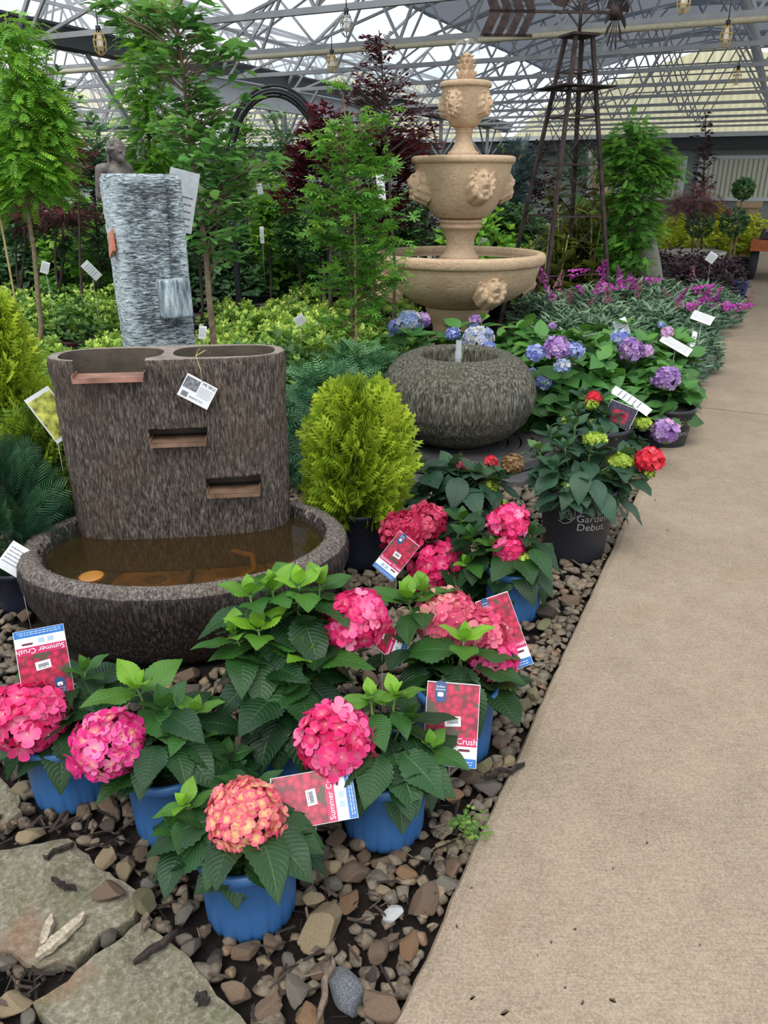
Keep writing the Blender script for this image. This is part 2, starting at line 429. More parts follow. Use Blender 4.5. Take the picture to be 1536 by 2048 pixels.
# ---- flagstones -----------------------------------------------------------
def flagstone(pix, label, z=.03, th=.035):
    pts = [at_z(x, y, z) for x, y in pix]; P = []
    for i, p in enumerate(pts):
        q = pts[(i+1) % len(pts)]; L = (q-p).length; k = max(2, int(L/.02))
        for j in range(k):
            t = j/k; r = p.lerp(q, t); nz = mnoise.noise(r*16)*.010+mnoise.noise(r*45)*.006; d = (q-p).normalized(); P.append(r+Vector((d.y, -d.x, 0))*nz)
    c = sum(P, Vector())/len(P); rings = []
    for sc, dz in ((1.0, -th), (1.004, -th*.4), (1.0, -.006), (.992, -.001), (.985, 0)): rings.append([c+(p-c)*sc+Vector((0, 0, dz)) for p in P])
    for sc in (.85, .7, .5, .3, .1): rings.append([c+(p-c)*sc+Vector((0, 0, mnoise.noise((c+(p-c)*sc)*7)*.010)) for p in P])
    vs = [v for r in rings for v in r]+[c]; N = len(P); fs = []
    for i in range(len(rings)-1):
        for k in range(N): a, b = i*N+k, i*N+(k+1) % N; fs.append((a, b, b+N, a+N))
    for k in range(N): fs.append(((len(rings)-1)*N+k, (len(rings)-1)*N+(k+1) % N, len(vs)-1))
    m = MB(); m.add([v-c for v in vs], fs, 0, False); o = m.build('flagstone', M_FLAG, None, c)
    tag(o, label, 'stepping stone', 'mossy flagstones in the mulch')
flagstone([(-120, 1700), (0, 1698), (140, 1674), (206, 1738), (283, 1792), (266, 1830), (196, 1866), (150, 1918), (70, 1934), (22, 1900), (-60, 1880), (-160, 1800)], 'mossy tan flagstone with a round brown stone lying on it')
flagstone([(65, 2002), (150, 1940), (280, 1842), (330, 1872), (410, 1962), (496, 2044), (540, 2130), (160, 2150)], 'reddish-stained tan flagstone nearest the camera in dark mulch')
flagstone([(-60, 1545), (-5, 1548), (38, 1590), (45, 1622), (10, 1650), (-70, 1660)], 'small pale mossy flagstone beside the leftmost blue pot')

# ---- river stones --------------------------------------------------------------
def stone_mesh(name, seed, ang=.5, sub=2):
    rnd = random.Random(seed); bm = bmesh.new(); bmesh.ops.create_icosphere(bm, subdivisions=sub+2, radius=1)
    sx, sy, sz = rnd.uniform(.85, 1.25), rnd.uniform(.62, .9), rnd.uniform(.42, .68)
    cuts = [(Vector((rnd.uniform(-1, 1), rnd.uniform(-1, 1), rnd.uniform(-.7, 1))).normalized(), rnd.uniform(.42, .80)) for _ in range(12)]
    o = Vector((seed*3.1, 0, 0))
    for v in bm.verts:
        p = v.co.copy()
        for nn, d in cuts:
            e = p.dot(nn)-d
            if e > 0: p -= nn*e*.96
        p *= 1+.07*mnoise.noise(p*1.4+o)+.05*mnoise.noise(p*5+o)
        v.co = Vector((p.x*sx, p.y*sy, p.z*sz))
    me = bpy.data.meshes.new(name); bm.to_mesh(me); bm.free()
    me.polygons.foreach_set('use_smooth', [True]*len(me.polygons)); return me
SHAPES = [stone_mesh('river_stone', 100+i) for i in range(14)]
SH_LO = [stone_mesh('small_stone', 300+i, sub=0) for i in range(6)]
def inpoly(x, y, poly):
    c = False; j = len(poly)-1
    for i in range(len(poly)):
        xi, yi = poly[i]; xj, yj = poly[j]
        if (yi > y) != (yj > y) and x < (xj-xi)*(y-yi)/(yj-yi)+xi: c = not c
        j = i
    return c
FLAGP = [[(at_z(x, y).x, at_z(x, y).y) for x, y in P] for P in (
 [(-200, 1700), (0, 1690), (140, 1668), (212, 1732), (290, 1790), (272, 1834), (200, 1872), (150, 1925), (70, 1942), (-200, 1900)],
 [(60, 2002), (150, 1935), (280, 1835), (336, 1868), (416, 1958), (502, 2040), (560, 2160), (100, 2160)],
 [(-90, 1545), (0, 1545), (44, 1588), (50, 1626), (10, 1655), (-90, 1665)])]
MULP = [[(at_z(x, y).x, at_z(x, y).y) for x, y in P] for P in (
 [(-200, 1650), (150, 1640), (300, 1700), (340, 1830), (300, 1840), (60, 2000), (140, 2200), (-300, 2200)],)]
# keep-out circles for pots (x, y, r) are filled in by the plant code before the stones are laid
KEEP = []
# ---- greenhouse structure ---------------------------------------------------------
PROF = [(-7.5, 3.35), (-6.9, 4.1), (-5.3, 5.15), (-2.6, 5.85), (0, 6.2), (2.6, 5.85), (5.3, 5.15), (6.9, 4.1), (7.5, 3.35)]   # bowed roof, from the bay's centre
RV = -3.0; US = [9.5+2.45*k for k in range(11)]
def prof_z(v):
    for (a, za), (b, zb) in zip(PROF, PROF[1:]):
        if a <= v <= b: return za+(zb-za)*(v-a)/(b-a)
    return 3.35
def truss_mb(heavy):
    m = MB(); w = .05; f = lambda v, z: Vector((v, 0, z))
    m.beam(f(-7.5, 3.4), f(7.5, 3.4), .06, .07)
    for (a, za), (b, zb) in zip(PROF, PROF[1:]): m.beam(f(a, za), f(b, zb), w, w)
    N = 6; bot = [-7.2+14.4*i/N for i in range(N+1)]; top = [(-7.2+14.4*(i+.5)/N) for i in range(N)]
    for i, t in enumerate(top):
        for b in (bot[i], bot[i+1]): m.beam(f(b, 3.4), f(t, prof_z(t)-.03), .038, .038)
    m.beam(f(-6.9, 3.42), f(-2.6, 4.6), .04); m.beam(f(6.9, 3.42), f(2.6, 4.6), .04); m.beam(f(-2.6, 4.6), f(2.6, 4.6), .04)
    return m
t_me = truss_mb(0).mesh('truss')
bays = {0: 'over the path bay', 1: 'over the bay left of the gutter', 2: 'over the farthest left bay'}
ordw = ['nearest', 'second', 'third', 'fourth', 'fifth', 'sixth', 'seventh', 'eighth', 'ninth', 'tenth', 'farthest']
for b in range(3):
    for k, u in enumerate(US):
        if b == 2 and k < 1: continue
        o = link('roof_truss', t_me, M_STEEL); o.location = B(u, RV-15*b, 0); o.rotation_euler = (0, 0, -YAW)
        tag(o, ordw[k]+' grey steel lattice roof truss '+bays[b], 'truss', 'steel roof trusses')
posts = 0
for b in range(3):
    for k in (1, 3, 5, 7, 9):
        if b == 2 and k < 2: continue
        v = RV-7.5-15*b; m = MB(); m.beam((0, 0, -.05), (0, 0, 3.4), .10)
        for s in (-1, 1): m.beam((0, 0, 2.2), (s*.95, 0, 3.4), .045); 
        for s in (-1, 1): m.beam((0, 0, 2.3), (0, s*1.0, 3.4), .045)
        if b == 0 and k <= 3: pass
        o = m.build('roof_post', M_STEEL); o.location = B(US[k], v, 0); o.rotation_euler = (0, 0, -YAW)
        tag(o, '%s grey steel roof post with angled braces along the %s gutter' % ({1: 'nearest', 3: 'second', 5: 'third', 7: 'fourth', 9: 'last'}[k], ('first', 'second', 'third')[b]), 'post', 'grey steel posts under the gutters')
for b in range(3):
    m = MB(); v = RV-7.5-15*b; m.box((0, 0, 0), (.34, 31, .26)); m.box((0, 0, .15), (.44, 31, .04))
    o = m.build('roof_gutter', M_GUT); o.location = B(18.5, v, 3.55); o.rotation_euler = (0, 0, -YAW); tag(o, kind='structure')
m = MB(); m.box((0, 0, 0), (.12, 9.5, .42)); m.box((0, 0, .22), (.3, 9.5, .03))
o = m.build('gutter_panel', M_DUCT); o.location = B(16.6, -10.15, 3.12); o.rotation_euler = (0, 0, -YAW); tag(o, kind='structure')
# purlins
for b in range(3):
    m = MB()
    for (a, za) in PROF[1:-1]:
        m.beam(B(8 if b == 0 else 4, RV-15*b+a, za+.05), B(34, RV-15*b+a, za+.05), .05)
    for i in range(0, 10, 1):
        s = 1 if i % 2 else -1
        m.beam(B(US[i], RV-15*b-5.3*s, 3.42), B(US[i+1], RV-15*b-2.6*s, prof_z(2.6)), .035)
        m.beam(B(US[i], RV-15*b+2.4*s, 3.42), B(US[i+1], RV-15*b+.6*s, prof_z(.6)), .035)
    tag(m.build('roof_purlins', M_STEEL), kind='structure')
# clear plastic over the left bays and the low flanks of the path bay
def sheet_mat(name, col, clear, trl):
    t = NT(name); a = t.n('ShaderNodeBsdfTransparent'); a.inputs[0].default_value = (1, 1, 1, 1)
    d = t.n('ShaderNodeBsdfDiffuse'); d.inputs[0].default_value = col; r = t.n('ShaderNodeBsdfTranslucent'); r.inputs[0].default_value = col
    m1 = t.n('ShaderNodeMixShader'); m1.inputs[0].default_value = trl; t.l(d.outputs[0], m1.inputs[1]); t.l(r.outputs[0], m1.inputs[2])
    m2 = t.n('ShaderNodeMixShader'); m2.inputs[0].default_value = clear; t.l(m1.outputs[0], m2.inputs[1]); t.l(a.outputs[0], m2.inputs[2])
    return t.done(m2.outputs[0])
M_PLASTIC = sheet_mat('clear_roof_plastic', (.8, .84, .88, 1), .86, .6)
M_CLOTH = sheet_mat('shade_cloth', srgb(72, 78, 87), .10, .5)
def roof_sheet(name, u0, u1, segs, v0, mat, nu, sag):
    m = MB(); vs = []; P = segs
    for i in range(nu+1):
        u = u0+(u1-u0)*i/nu; ph = ((u-9.5)/2.45) % 1.0
        for a, z in P: vs.append(B(u, v0+a, z+.09+sag*(-math.sin(PI*ph)*max(.12, 1-(abs(a)/5.3)**2))+sag*.25*mnoise.noise(Vector((u*1.3, a, 0)))))
    k = len(P); fs = [(i*k+j, i*k+j+1, (i+1)*k+j+1, (i+1)*k+j) for i in range(nu) for j in range(k-1)]
    m.add(vs, fs, 0, True); o = m.build(name, mat); tag(o, kind='structure')
def sub(P, n=3):
    Q = []
    for (a, za), (b, zb) in zip(P, P[1:]):
        for i in range(n): Q.append((a+(b-a)*i/n, za+(zb-za)*i/n))
    return Q+[P[-1]]
roof_sheet('ceiling', 7.0, 33.8, sub([(-5.3, 5.1), (-2.6, 5.8), (0, 6.1), (2.6, 5.8), (5.3, 5.1)]), RV, M_CLOTH, 88, .30)
roof_sheet('roof_plastic', 2, 34, PROF, RV-15, M_PLASTIC, 4, 0)
roof_sheet('roof_plastic', 2, 34, PROF, RV-30, M_PLASTIC, 4, 0)
roof_sheet('roof_plastic', 2, 34, PROF[:3], RV, M_PLASTIC, 4, 0)
# far gable wall
def gable_mat():
    t = NT('cream_corrugated_sheet'); c = t.coord('Object'); sx = t.n('ShaderNodeSeparateXYZ'); t.l(c, sx.inputs[0])
    w = t.math('SINE', t.math('MULTIPLY', sx.outputs[0], 24)); n = t.noise(t.coord('Object', (2, 1, .25)), 1.5, 4)
    col = t.ramp(n, [(.3, srgb(244, 236, 208)), (.7, srgb(250, 247, 224))]); col = t.mix(t.math('MULTIPLY_ADD', w, .13, .13), col, srgb(180, 174, 136))
    a = t.n('ShaderNodeBsdfTranslucent'); t.l(col, a.inputs[0]); d = t.bsdf(col, .6)
    m = t.n('ShaderNodeMixShader'); m.inputs[0].default_value = .6; t.l(d, m.inputs[1]); t.l(a.outputs[0], m.inputs[2])
    tp = t.n('ShaderNodeBsdfTransparent'); t.l(t.mix(.3, col, (1, 1, .9, 1)), tp.inputs[0]); m2 = t.n('ShaderNodeMixShader'); m2.inputs[0].default_value = .5; t.l(m.outputs[0], m2.inputs[1]); t.l(tp.outputs[0], m2.inputs[2]); return t.done(m2.outputs[0])
M_GABLE = gable_mat(); M_WALL = plain('grey_green_cladding', srgb(130, 138, 130), .7, var=.1, scale=2)
M_DARKW = plain('dark_wall_header', srgb(62, 66, 66), .8); M_WHITE = plain('white_painted_frame', srgb(206, 210, 208), .5)
GP = [(-7.4, 3.1), (-6.1, 4.3), (-2.4, 5.35), (0, 6.05), (2.4, 5.6), (6.1, 4.6), (7.4, 3.1)]
for b in range(3):
    m = MB(); vs = [(a, 0, z) for a, z in GP]+[(a, .06, z) for a, z in GP]; n = len(GP)
    m.add(vs, [tuple(range(n)), tuple(range(2*n-1, n-1, -1))]+[(i, i+n, (i+1) % n+n, (i+1) % n) for i in range(n)])
    o = m.build('wall_far_gable', M_GABLE); o.location = B(34.2, RV-15*b, 0); o.rotation_euler = (0, 0, -YAW); tag(o, kind='structure')
M_PANE = None
def wall_back():
    m = MB(); m.box((0, 0, 1.5), (60, .12, 3.0)); o = m.build('wall_far', M_WALL); o.location = B(34.4, -18, 0); o.rotation_euler = (0, 0, -YAW); tag(o, kind='structure')
    m = MB(); m.box((0, 0, 0), (60, .35, .45)); o = m.build('trim_1', M_DARKW); o.location = B(34.1, -18, 2.85); o.rotation_euler = (0, 0, -YAW); tag(o, kind='structure')
    m = MB(); m.box((0, 0, 0), (60, .2, .16)); o = m.build('trim_2', M_WHITE); o.location = B(33.9, -18, 3.12); o.rotation_euler = (0, 0, -YAW); tag(o, kind='structure')
wall_back()
M_PANEL = plain('pale_ribbed_panel', srgb(214, 212, 184), .6, var=.05); M_GLASSG = plain('pale_window_glass', srgb(176, 196, 190), .15, var=.2, scale=2)
for k, (v, w, z0, z1) in enumerate(((-5.2, 3.6, .9, 2.35), (-1.4, 2.9, .9, 2.35), (-11.5, 3, .8, 2.2))):
    m = MB(); m.box((0, 0, (z0+z1)/2), (w, .06, z1-z0)); o = m.build('window_%d' % (k+1), M_PANEL); o.location = B(34.28, v, 0); o.rotation_euler = (0, 0, -YAW); tag(o, kind='structure')
    m = MB()
    for zz in (z0, z1): m.box((0, 0, zz), (w+.12, .12, .12))
    for xx in (-w/2, w/2): m.box((xx, 0, (z0+z1)/2), (.12, .12, z1-z0))
    f = m.build('window_frame', M_WHITE, o)
    m = MB(); q = -w/2+.15
    while q < w/2-.1: m.box((q, -.04, (z0+z1)/2), (.03, .03, z1-z0-.14)); q += .17
    m.build('ribs', M_WALL, o)
m = MB(); m.box((0, 0, 1.2), (1.1, .08, 2.4)); o = m.build('door_1', M_GLASSG); o.location = B(34.2, 1.15, 0); o.rotation_euler = (0, 0, -YAW); tag(o, kind='structure')
m = MB(); m.box((-.55, -.03, 1.25), (.14, .14, 2.5)); m.box((.55, -.03, 1.25), (.14, .14, 2.5)); m.box((0, -.03, 2.5), (1.24, .14, .14)); m.box((0, -.03, .9), (1.1, .12, .1)); m.build('door_frame', M_WHITE, o)
# long cream conduit with caged work lamps
pipeA = at_y(-30, 172, 8.6); 
m = MB(); c0, c1 = B(11.6, -12.5, 3.28), B(11.6, 5, 3.28)
pts = [c0.lerp(c1, i/12) for i in range(13)]; m.tube(pts, .038, 8)
o = m.build('conduit_pipe', M_PIPE); tag(o, 'long cream pipe crossing under the nearest roof trusses', 'pipe')
M_BULB = plain('frosted_bulb', srgb(226, 224, 212), .3); M_CAGE = plain('yellow_lamp_cage', srgb(190, 160, 92), .5); M_CAGEG = plain('grey_lamp_cage', srgb(140, 138, 130), .5)
def lamp(px, py, y, label, s=1.0, cage=M_CAGE):
    p = at_y(px, py, y); r = empty('work_lamp', p, 0, label, 'lamp', 'caged work lamps hung from the roof')
    m = MB(); m.tube([(0, 0, .10), (0, 0, .155)], .03*s, 10); m.tube([(0, 0, .15), (0, 0, .30)], .006, 5); m.build('socket', M_BLACK, r)
    m = MB(); m.lathe([(.001, -.06), (.022, -.05), (.032, -.01), (.022, .05), (.015, .1)], 12); m.build('bulb', M_BULB, r)
    m = MB()
    for k in range(8):
        a = PI/4*k; m.tube([(math.cos(a)*.03, math.sin(a)*.03, .11), (math.cos(a)*.062, math.sin(a)*.062, .03), (math.cos(a)*.055, math.sin(a)*.055, -.06), (math.cos(a)*.02, math.sin(a)*.02, -.095), (0, 0, -.1)], .0045, 4, 0, False)
    for z, rr in ((.03, .062), (-.03, .06), (.08, .045)):
        m.tube([(math.cos(a)*rr, math.sin(a)*rr, z) for a in [2*PI*i/14 for i in range(15)]], .0045, 4, 0, False)
    m.build('cage', cage, r); r.scale = (s, s, s)
lamp(200, 88, 7.5, 'yellow caged work lamp near the slim trees at the left', .85)
lamp(693, 52, 7.0, 'white caged work lamp hanging above the red-leaved tree', .75, M_CAGEG)
lamp(664, 128, 10, 'small caged lamp beyond the arch under the roof', .9)
lamp(1368, 2, 7.0, 'yellow caged work lamp at the very top edge', .85)
lamp(1452, 74, 8.2, 'yellow caged work lamp under the pipe by the shade cloth', .85)
lamp(1474, 155, 12, 'yellow caged lamp hanging before the cream gable', .9)
lamp(1180, 312, 12, 'tiny dark lamp hanging behind the lattice tower', .8, M_CAGEG)
# ---- world and lights -------------------------------------------------------------
W = bpy.data.worlds.new('overcast_sky'); S.world = W; W.use_nodes = True; nt = W.node_tree; nt.nodes.clear()
o_ = nt.nodes.new('ShaderNodeOutputWorld'); bg = nt.nodes.new('ShaderNodeBackground'); tc = nt.nodes.new('ShaderNodeTexCoord'); mp = nt.nodes.new('ShaderNodeMapping'); mp.inputs['Scale'].default_value = (1, 1, 2.6)
nz = nt.nodes.new('ShaderNodeTexNoise'); nz.inputs['Scale'].default_value = 2.6; nz.inputs['Detail'].default_value = 5
rp = nt.nodes.new('ShaderNodeValToRGB'); e = rp.color_ramp.elements; e[0].position = .38; e[0].color = srgb(196, 210, 230); e[1].position = .6; e[1].color = srgb(246, 248, 250)
nt.links.new(tc.outputs['Generated'], mp.inputs[0]); nt.links.new(mp.outputs[0], nz.inputs[0]); nt.links.new(nz.outputs['Fac'], rp.inputs[0]); nt.links.new(rp.outputs[0], bg.inputs[0]); nt.links.new(bg.outputs[0], o_.inputs[0])
bg.inputs[1].default_value = 1.6
sun = bpy.data.lights.new('sun', 'SUN'); sun.energy = 2.0; sun.angle = math.radians(35); sun.color = (1, .97, .92)
so = bpy.data.objects.new('sun', sun); COL.objects.link(so); so.rotation_euler = (math.radians(28), math.radians(8), math.radians(-30))
S.view_settings.view_transform = 'Standard'; S.view_settings.look = 'None'; S.view_settings.exposure = 0.0; S.view_settings.gamma = 1; S.view_settings.use_curve_mapping = False
S.cycles.max_bounces = 6; S.cycles.transparent_max_bounces = 12; S.cycles.diffuse_bounces = 3; S.cycles.glossy_bounces = 3; S.cycles.transmission_bounces = 4
S.cycles.caustics_reflective = False; S.cycles.caustics_refractive = False; S.cycles.sample_clamp_indirect = 6
# ---- stone materials of the fountains ------------------------------------------------
def bark_stone(name, dark, mid, lite, brown, sc=1.0, wet=False):
    t = NT(name); g = t.n('ShaderNodeNewGeometry').outputs['Position']
    c = t.coord('Object', (60*sc, 60*sc, 11*sc)); n = t.noise(c, 1.0, 4, .6, .25); c2 = t.coord('Object'); big = t.noise(c2, 3.5, 4); fine = t.noise(c2, 120, 3)
    col = t.ramp(n, [(.36, dark), (.5, mid), (.66, lite)])
    col = t.mix(t.math('MULTIPLY', t.ramp(big, [(.4, (0, 0, 0, 1)), (.7, (1, 1, 1, 1))]), .5), col, brown)
    h = t.math('ADD', n, t.math('MULTIPLY', fine, .15))
    return t.done(t.bsdf(col, .42 if wet else .78, 0, t.bump(h, .9, .012), .5 if wet else .25))
M_SLAB = bark_stone('grooved_brown_stone', srgb(50, 44, 40), srgb(88, 79, 71), srgb(138, 127, 116), srgb(86, 71, 57), 2.9)
M_BASIN = bark_stone('wet_grooved_stone', srgb(22, 18, 17), srgb(48, 41, 37), srgb(96, 87, 80), srgb(44, 34, 30), 2.4, True)
M_BRIM = bark_stone('dry_basin_rim', srgb(62, 56, 52), srgb(112, 103, 95), srgb(160, 151, 142), srgb(104, 92, 82), 2.4)
M_URN = bark_stone('grooved_grey_stone', srgb(44, 43, 37), srgb(92, 90, 79), srgb(146, 143, 128), srgb(86, 81, 64), 1.5)
M_RIM = plain('cast_stone_rim', srgb(138, 126, 114), .7, var=.2, scale=22, bump=.004)
M_INNER = plain('dark_inner_stone', srgb(84, 74, 62), .7, var=.25, scale=18, bump=.003)
M_COPPER = plain('weathered_copper', srgb(188, 138, 118), .38, .55, var=.25, scale=14)
M_BRZ = plain('brownish_copper', srgb(150, 120, 98), .4, .4, var=.3, scale=14)
def water(name, tint, depth=.35):
    t = NT(name); a = t.n('ShaderNodeBsdfTransparent'); a.inputs[0].default_value = tint
    g = t.n('ShaderNodeBsdfGlossy'); g.inputs['Roughness'].default_value = .02; d = t.n('ShaderNodeBsdfDiffuse'); d.inputs[0].default_value = (.10, .066, .026, 1)
    b = t.bump(t.noise(t.coord('Object'), 7, 2), .06, .01); t.l(b, g.inputs['Normal'])
    f = t.n('ShaderNodeFresnel'); f.inputs[0].default_value = 1.36
    m0 = t.n('ShaderNodeMixShader'); m0.inputs[0].default_value = depth*.7; t.l(a.outputs[0], m0.inputs[1]); t.l(d.outputs[0], m0.inputs[2])
    m = t.n('ShaderNodeMixShader'); t.l(t.math('MULTIPLY_ADD', f.outputs[0], 1.5, .01), m.inputs[0]); t.l(m0.outputs[0], m.inputs[1]); t.l(g.outputs[0], m.inputs[2]); return t.done(m.outputs[0])
M_WATER = water('brown_tinted_water', (.80, .60, .36, 1)); M_WATER2 = water('dark_green_water', (.6, .6, .45, 1))
DG = lambda: bpy.context.evaluated_depsgraph_get()
def boolean(obj, cutters, op='DIFFERENCE'):
    for c in cutters:
        md = obj.modifiers.new('b', 'BOOLEAN'); md.operation = op; md.object = c; md.solver = 'EXACT'
    me = bpy.data.meshes.new_from_object(obj.evaluated_get(DG())); obj.modifiers.clear(); obj.data = me
    for c in cutters: bpy.data.objects.remove(c)

# ---- oval slab fountain -------------------------------------------------------------
SF = at_z(382, 1100, .0); SF = Vector((-.712, 2.51, 0)); SROT = math.radians(7.5)
sf = empty('slab_fountain', SF, SROT, 'brown grooved oval slab fountain standing in a wide oval water basin', 'fountain')
KEEP += [(SF.x+dx, SF.y+dy, .40) for dx, dy in ((-.2, -.03), (.2, .03), (0, 0))]
prof = [(.0, .0), (.74, 0), (.80, .015), (.88, .07), (.95, .15), (.995, .23), (1.0, .27), (.985, .305), (.95, .328), (.90, .335), (.865, .328), (.845, .305), (.83, .27), (.80, .2), (.70, .15), (.0, .14)]
P2 = []
for (a, za), (b, zb) in zip(prof, prof[1:]):
    k = 6 if abs(b-a)+abs(zb-za) > .2 else 3
    for i in range(k): P2.append((a+(b-a)*i/k, za+(zb-za)*i/k))
P2.append(prof[-1]); P2[0] = (.001, 0); P2[-1] = (.001, .14)
BA, BB = .585, .425
def gfn(a, z): return 1+.012*mnoise.noise(Vector((a*30*.6, z*9, 0)))+.006*mnoise.noise(Vector((a*70*.6, z*16, 3)))+.012*mnoise.noise(Vector((math.cos(a)*2, math.sin(a)*2, 1)))
m = MB(); m.lathe(P2, 260, sx=BA, sy=BB, fn=gfn); basin = m.build('basin', [M_BASIN, M_BRIM], sf)
for p in basin.data.polygons:
    if p.center.z > .308 and p.normal.z > .45: p.material_index = 1
m = MB(); m.disc((0, 0, .147), .80, 48, BA, BB); m.build('basin_floor', plain('silted_basin_floor', srgb(134, 102, 58), .8, var=.4, scale=9), sf)
m = MB(); m.disc((0, 0, .285), .845, 64, BA, BB); m.build('water', M_WATER, sf)
def stadium(w, d, n=40, e=.5):
    """oval outline: superellipse"""
    pts = []
    for k in range(n):
        a = 2*PI*k/n; c, s = math.cos(a), math.sin(a)
        pts.append((w*math.copysign(abs(c)**e, c), d*math.copysign(abs(s)**(e*1.25), s)))
    return pts
SW, SD, ST, SB = .408, .135, .945, .15; SY = .225
def arclen(pts, n):
    P = [Vector((x, y, 0)) for x, y in pts]; L = [0]
    for i in range(len(P)): L.append(L[-1]+(P[(i+1) % len(P)]-P[i]).length)
    out = []; j = 0
    for k in range(n):
        t = L[-1]*k/n
        while L[j+1] < t: j += 1
        f = (t-L[j])/max(1e-9, L[j+1]-L[j]); out.append(P[j].lerp(P[(j+1) % len(P)], f))
    return out
O = arclen(stadium(SW, SD, 400, .62), 300); nz = 80; vs = []
for i in range(nz+1):
    z = SB+(ST-SB)*i/nz
    for p in O:
        q = p.normalized(); s = 1-.03*(1-(z-SB)/(ST-SB))*1.0
        d = .0045*mnoise.noise(Vector((p.x*55, p.y*55, z*11)))+.0035*mnoise.noise(Vector((p.x*120, p.y*120, z*24+5)))
        if i > nz-2: d -= .004
        vs.append(Vector((p.x*s+q.x*d, p.y+q.y*d*2.2, z)))
N = len(O); fs = [(i*N+k, i*N+(k+1) % N, (i+1)*N+(k+1) % N, (i+1)*N+k) for i in range(nz) for k in range(N)]
fs += [tuple(range(N-1, -1, -1)), tuple(nz*N+k for k in range(N))]
m = MB(); m.add(vs, fs, 0, True); slab = m.build('slab', [M_SLAB, M_INNER]); 
def prism(pts, z0, z1, cx=0, cy=0):
    m = MB(); n = len(pts); vs = [(x+cx, y+cy, z0) for x, y in pts]+[(x+cx, y+cy, z1) for x, y in pts]
    m.add(vs, [tuple(range(n-1, -1, -1)), tuple(range(n, 2*n))]+[(k, (k+1) % n, (k+1) % n+n, k+n) for k in range(n)])
    return m.build('cutter', M_INNER)
def cut(x0, x1, z0, z1, y0=-.3, y1=-.03):
    return prism([(x0, y0), (x1, y0), (x1, y1), (x0, y1)], z0, z1)
pk = stadium(.178, .098, 36, .6)
cutters = [prism([(min(x, .165) if False else x, y) for x, y in pk], ST-.13, ST+.05, -.195, 0), prism(pk, ST-.05, ST+.05, .195, 0),
           cut(-.305, -.065, ST-.05, ST+.05, -.3, -.05), cut(-.078, .122, .655, .705), cut(.10, .296, .455, .51)]
boolean(slab, cutters)
slab.parent = sf; slab.location = (-.022, SY, 0)
rimtop = [p for p in slab.data.polygons if p.normal.z > .9 and slab.data.vertices[p.vertices[0]].co.z > ST-.01]
slab.data.materials.append(M_RIM)
for p in slab.data.polygons:
    if p.normal.z > .95 and p.center.z > ST-.01: p.material_index = 2; p.use_smooth = False
def spout(x0, x1, z, label):
    m = MB(); m.box(((x0+x1)/2, SY-SD+.012, z+.004), (x1-x0, .085, .005)); m.box(((x0+x1)/2, SY-SD-.030, z-.001), (x1-x0, .005, .015))
    for x in (x0, x1): m.box((x, SY-SD+.012, z+.010), (.004, .075, .014))
    o = m.build('copper_spout', M_COPPER if 'pink' in label else M_BRZ, sf); o['label'] = label; o.location = (-.022, 0, 0)
spout(-.30, -.07, ST-.055, 'pinkish copper spout'); spout(-.074, .118, .655, 'bronze coloured spout'); spout(.104, .292, .455, 'bronze coloured spout')
# debris in the water
def leafdebris(x, y, z, s, rot, mt, label, name='dead_leaf'):
    L = Leaves(); L.add(MAPF[0], frame((0, 0, 0), (math.cos(rot), math.sin(rot), .05), s=s), .5); 
    o = L.build(name, mt, None, Matrix.Rotation(SROT, 4, 'Z') @ Vector((x, y, z))+SF); tag(o, label, 'leaf')
M_DEADL = plain('wet_dead_leaf', srgb(176, 124, 66), .5, var=.4, scale=40)
leafdebris(.02, -.17, .2, .14, .4, M_DEADL, 'tan dead leaf sunk in the basin near its front rim')
m = MB(); m.lathe([(.001, .0), (.045, .004), (.05, .012), (.03, .018), (.001, .02)], 18); o = m.build('round_leaf', plain('orange_wet_leaf', srgb(170, 116, 48), .5), None, SF+Vector((-.27, -.22, .27))); tag(o, 'round orange leaf afloat at the left side of the basin', 'leaf')
m = MB(); m.tube([(-.02, .1, 0), (.12, .13, .01), (.22, .08, .01), (.24, -.02, 0), (.16, -.13, 0), (.02, -.2, 0)], .012, 8); o = m.build('pump_hose', plain('muddy_hose', srgb(150, 116, 66), .6), None, SF+Vector((-.0, 0, .20))); tag(o, 'muddy curved pump hose lying under the basin water', 'hose')
m = MB(); m.box((0, 0, 0), (.1, .075, .06), taper=.8); m.tube([(0, 0, .03), (0, .1, .05)], .01, 8); o = m.build('fountain_pump', M_BLACK, None, SF+Vector((.03, -.16, .17))); tag(o, 'small black water pump sunk in the basin by a dead leaf', 'pump')
for k, (dx, dy, s) in enumerate(((.30, .02, .022), (.34, -.04, .026), (.30, -.12, .04), (-.1, -.09, .03), (.38, .05, .02))):
    o = bpy.data.objects.new('sunken_leaf', MB().lathe([(.001, 0), (1, .05*s), (.9, .2*s), (.001, .15*s)], 14, sx=s*1.3, sy=s).mesh('sunken_leaf')); COL.objects.link(o); o.data.materials.append(M_DEADL if False else plain('sunken_brown_leaf', srgb(96, 72, 40), .6)); o.location = SF+Vector((dx, dy, .2)); tag(o, 'small brown leaf sunk in the right half of the basin' if dx > 0 else 'small brown leaf sunk in the middle of the basin', 'leaf', 'brown leaves in the basin')
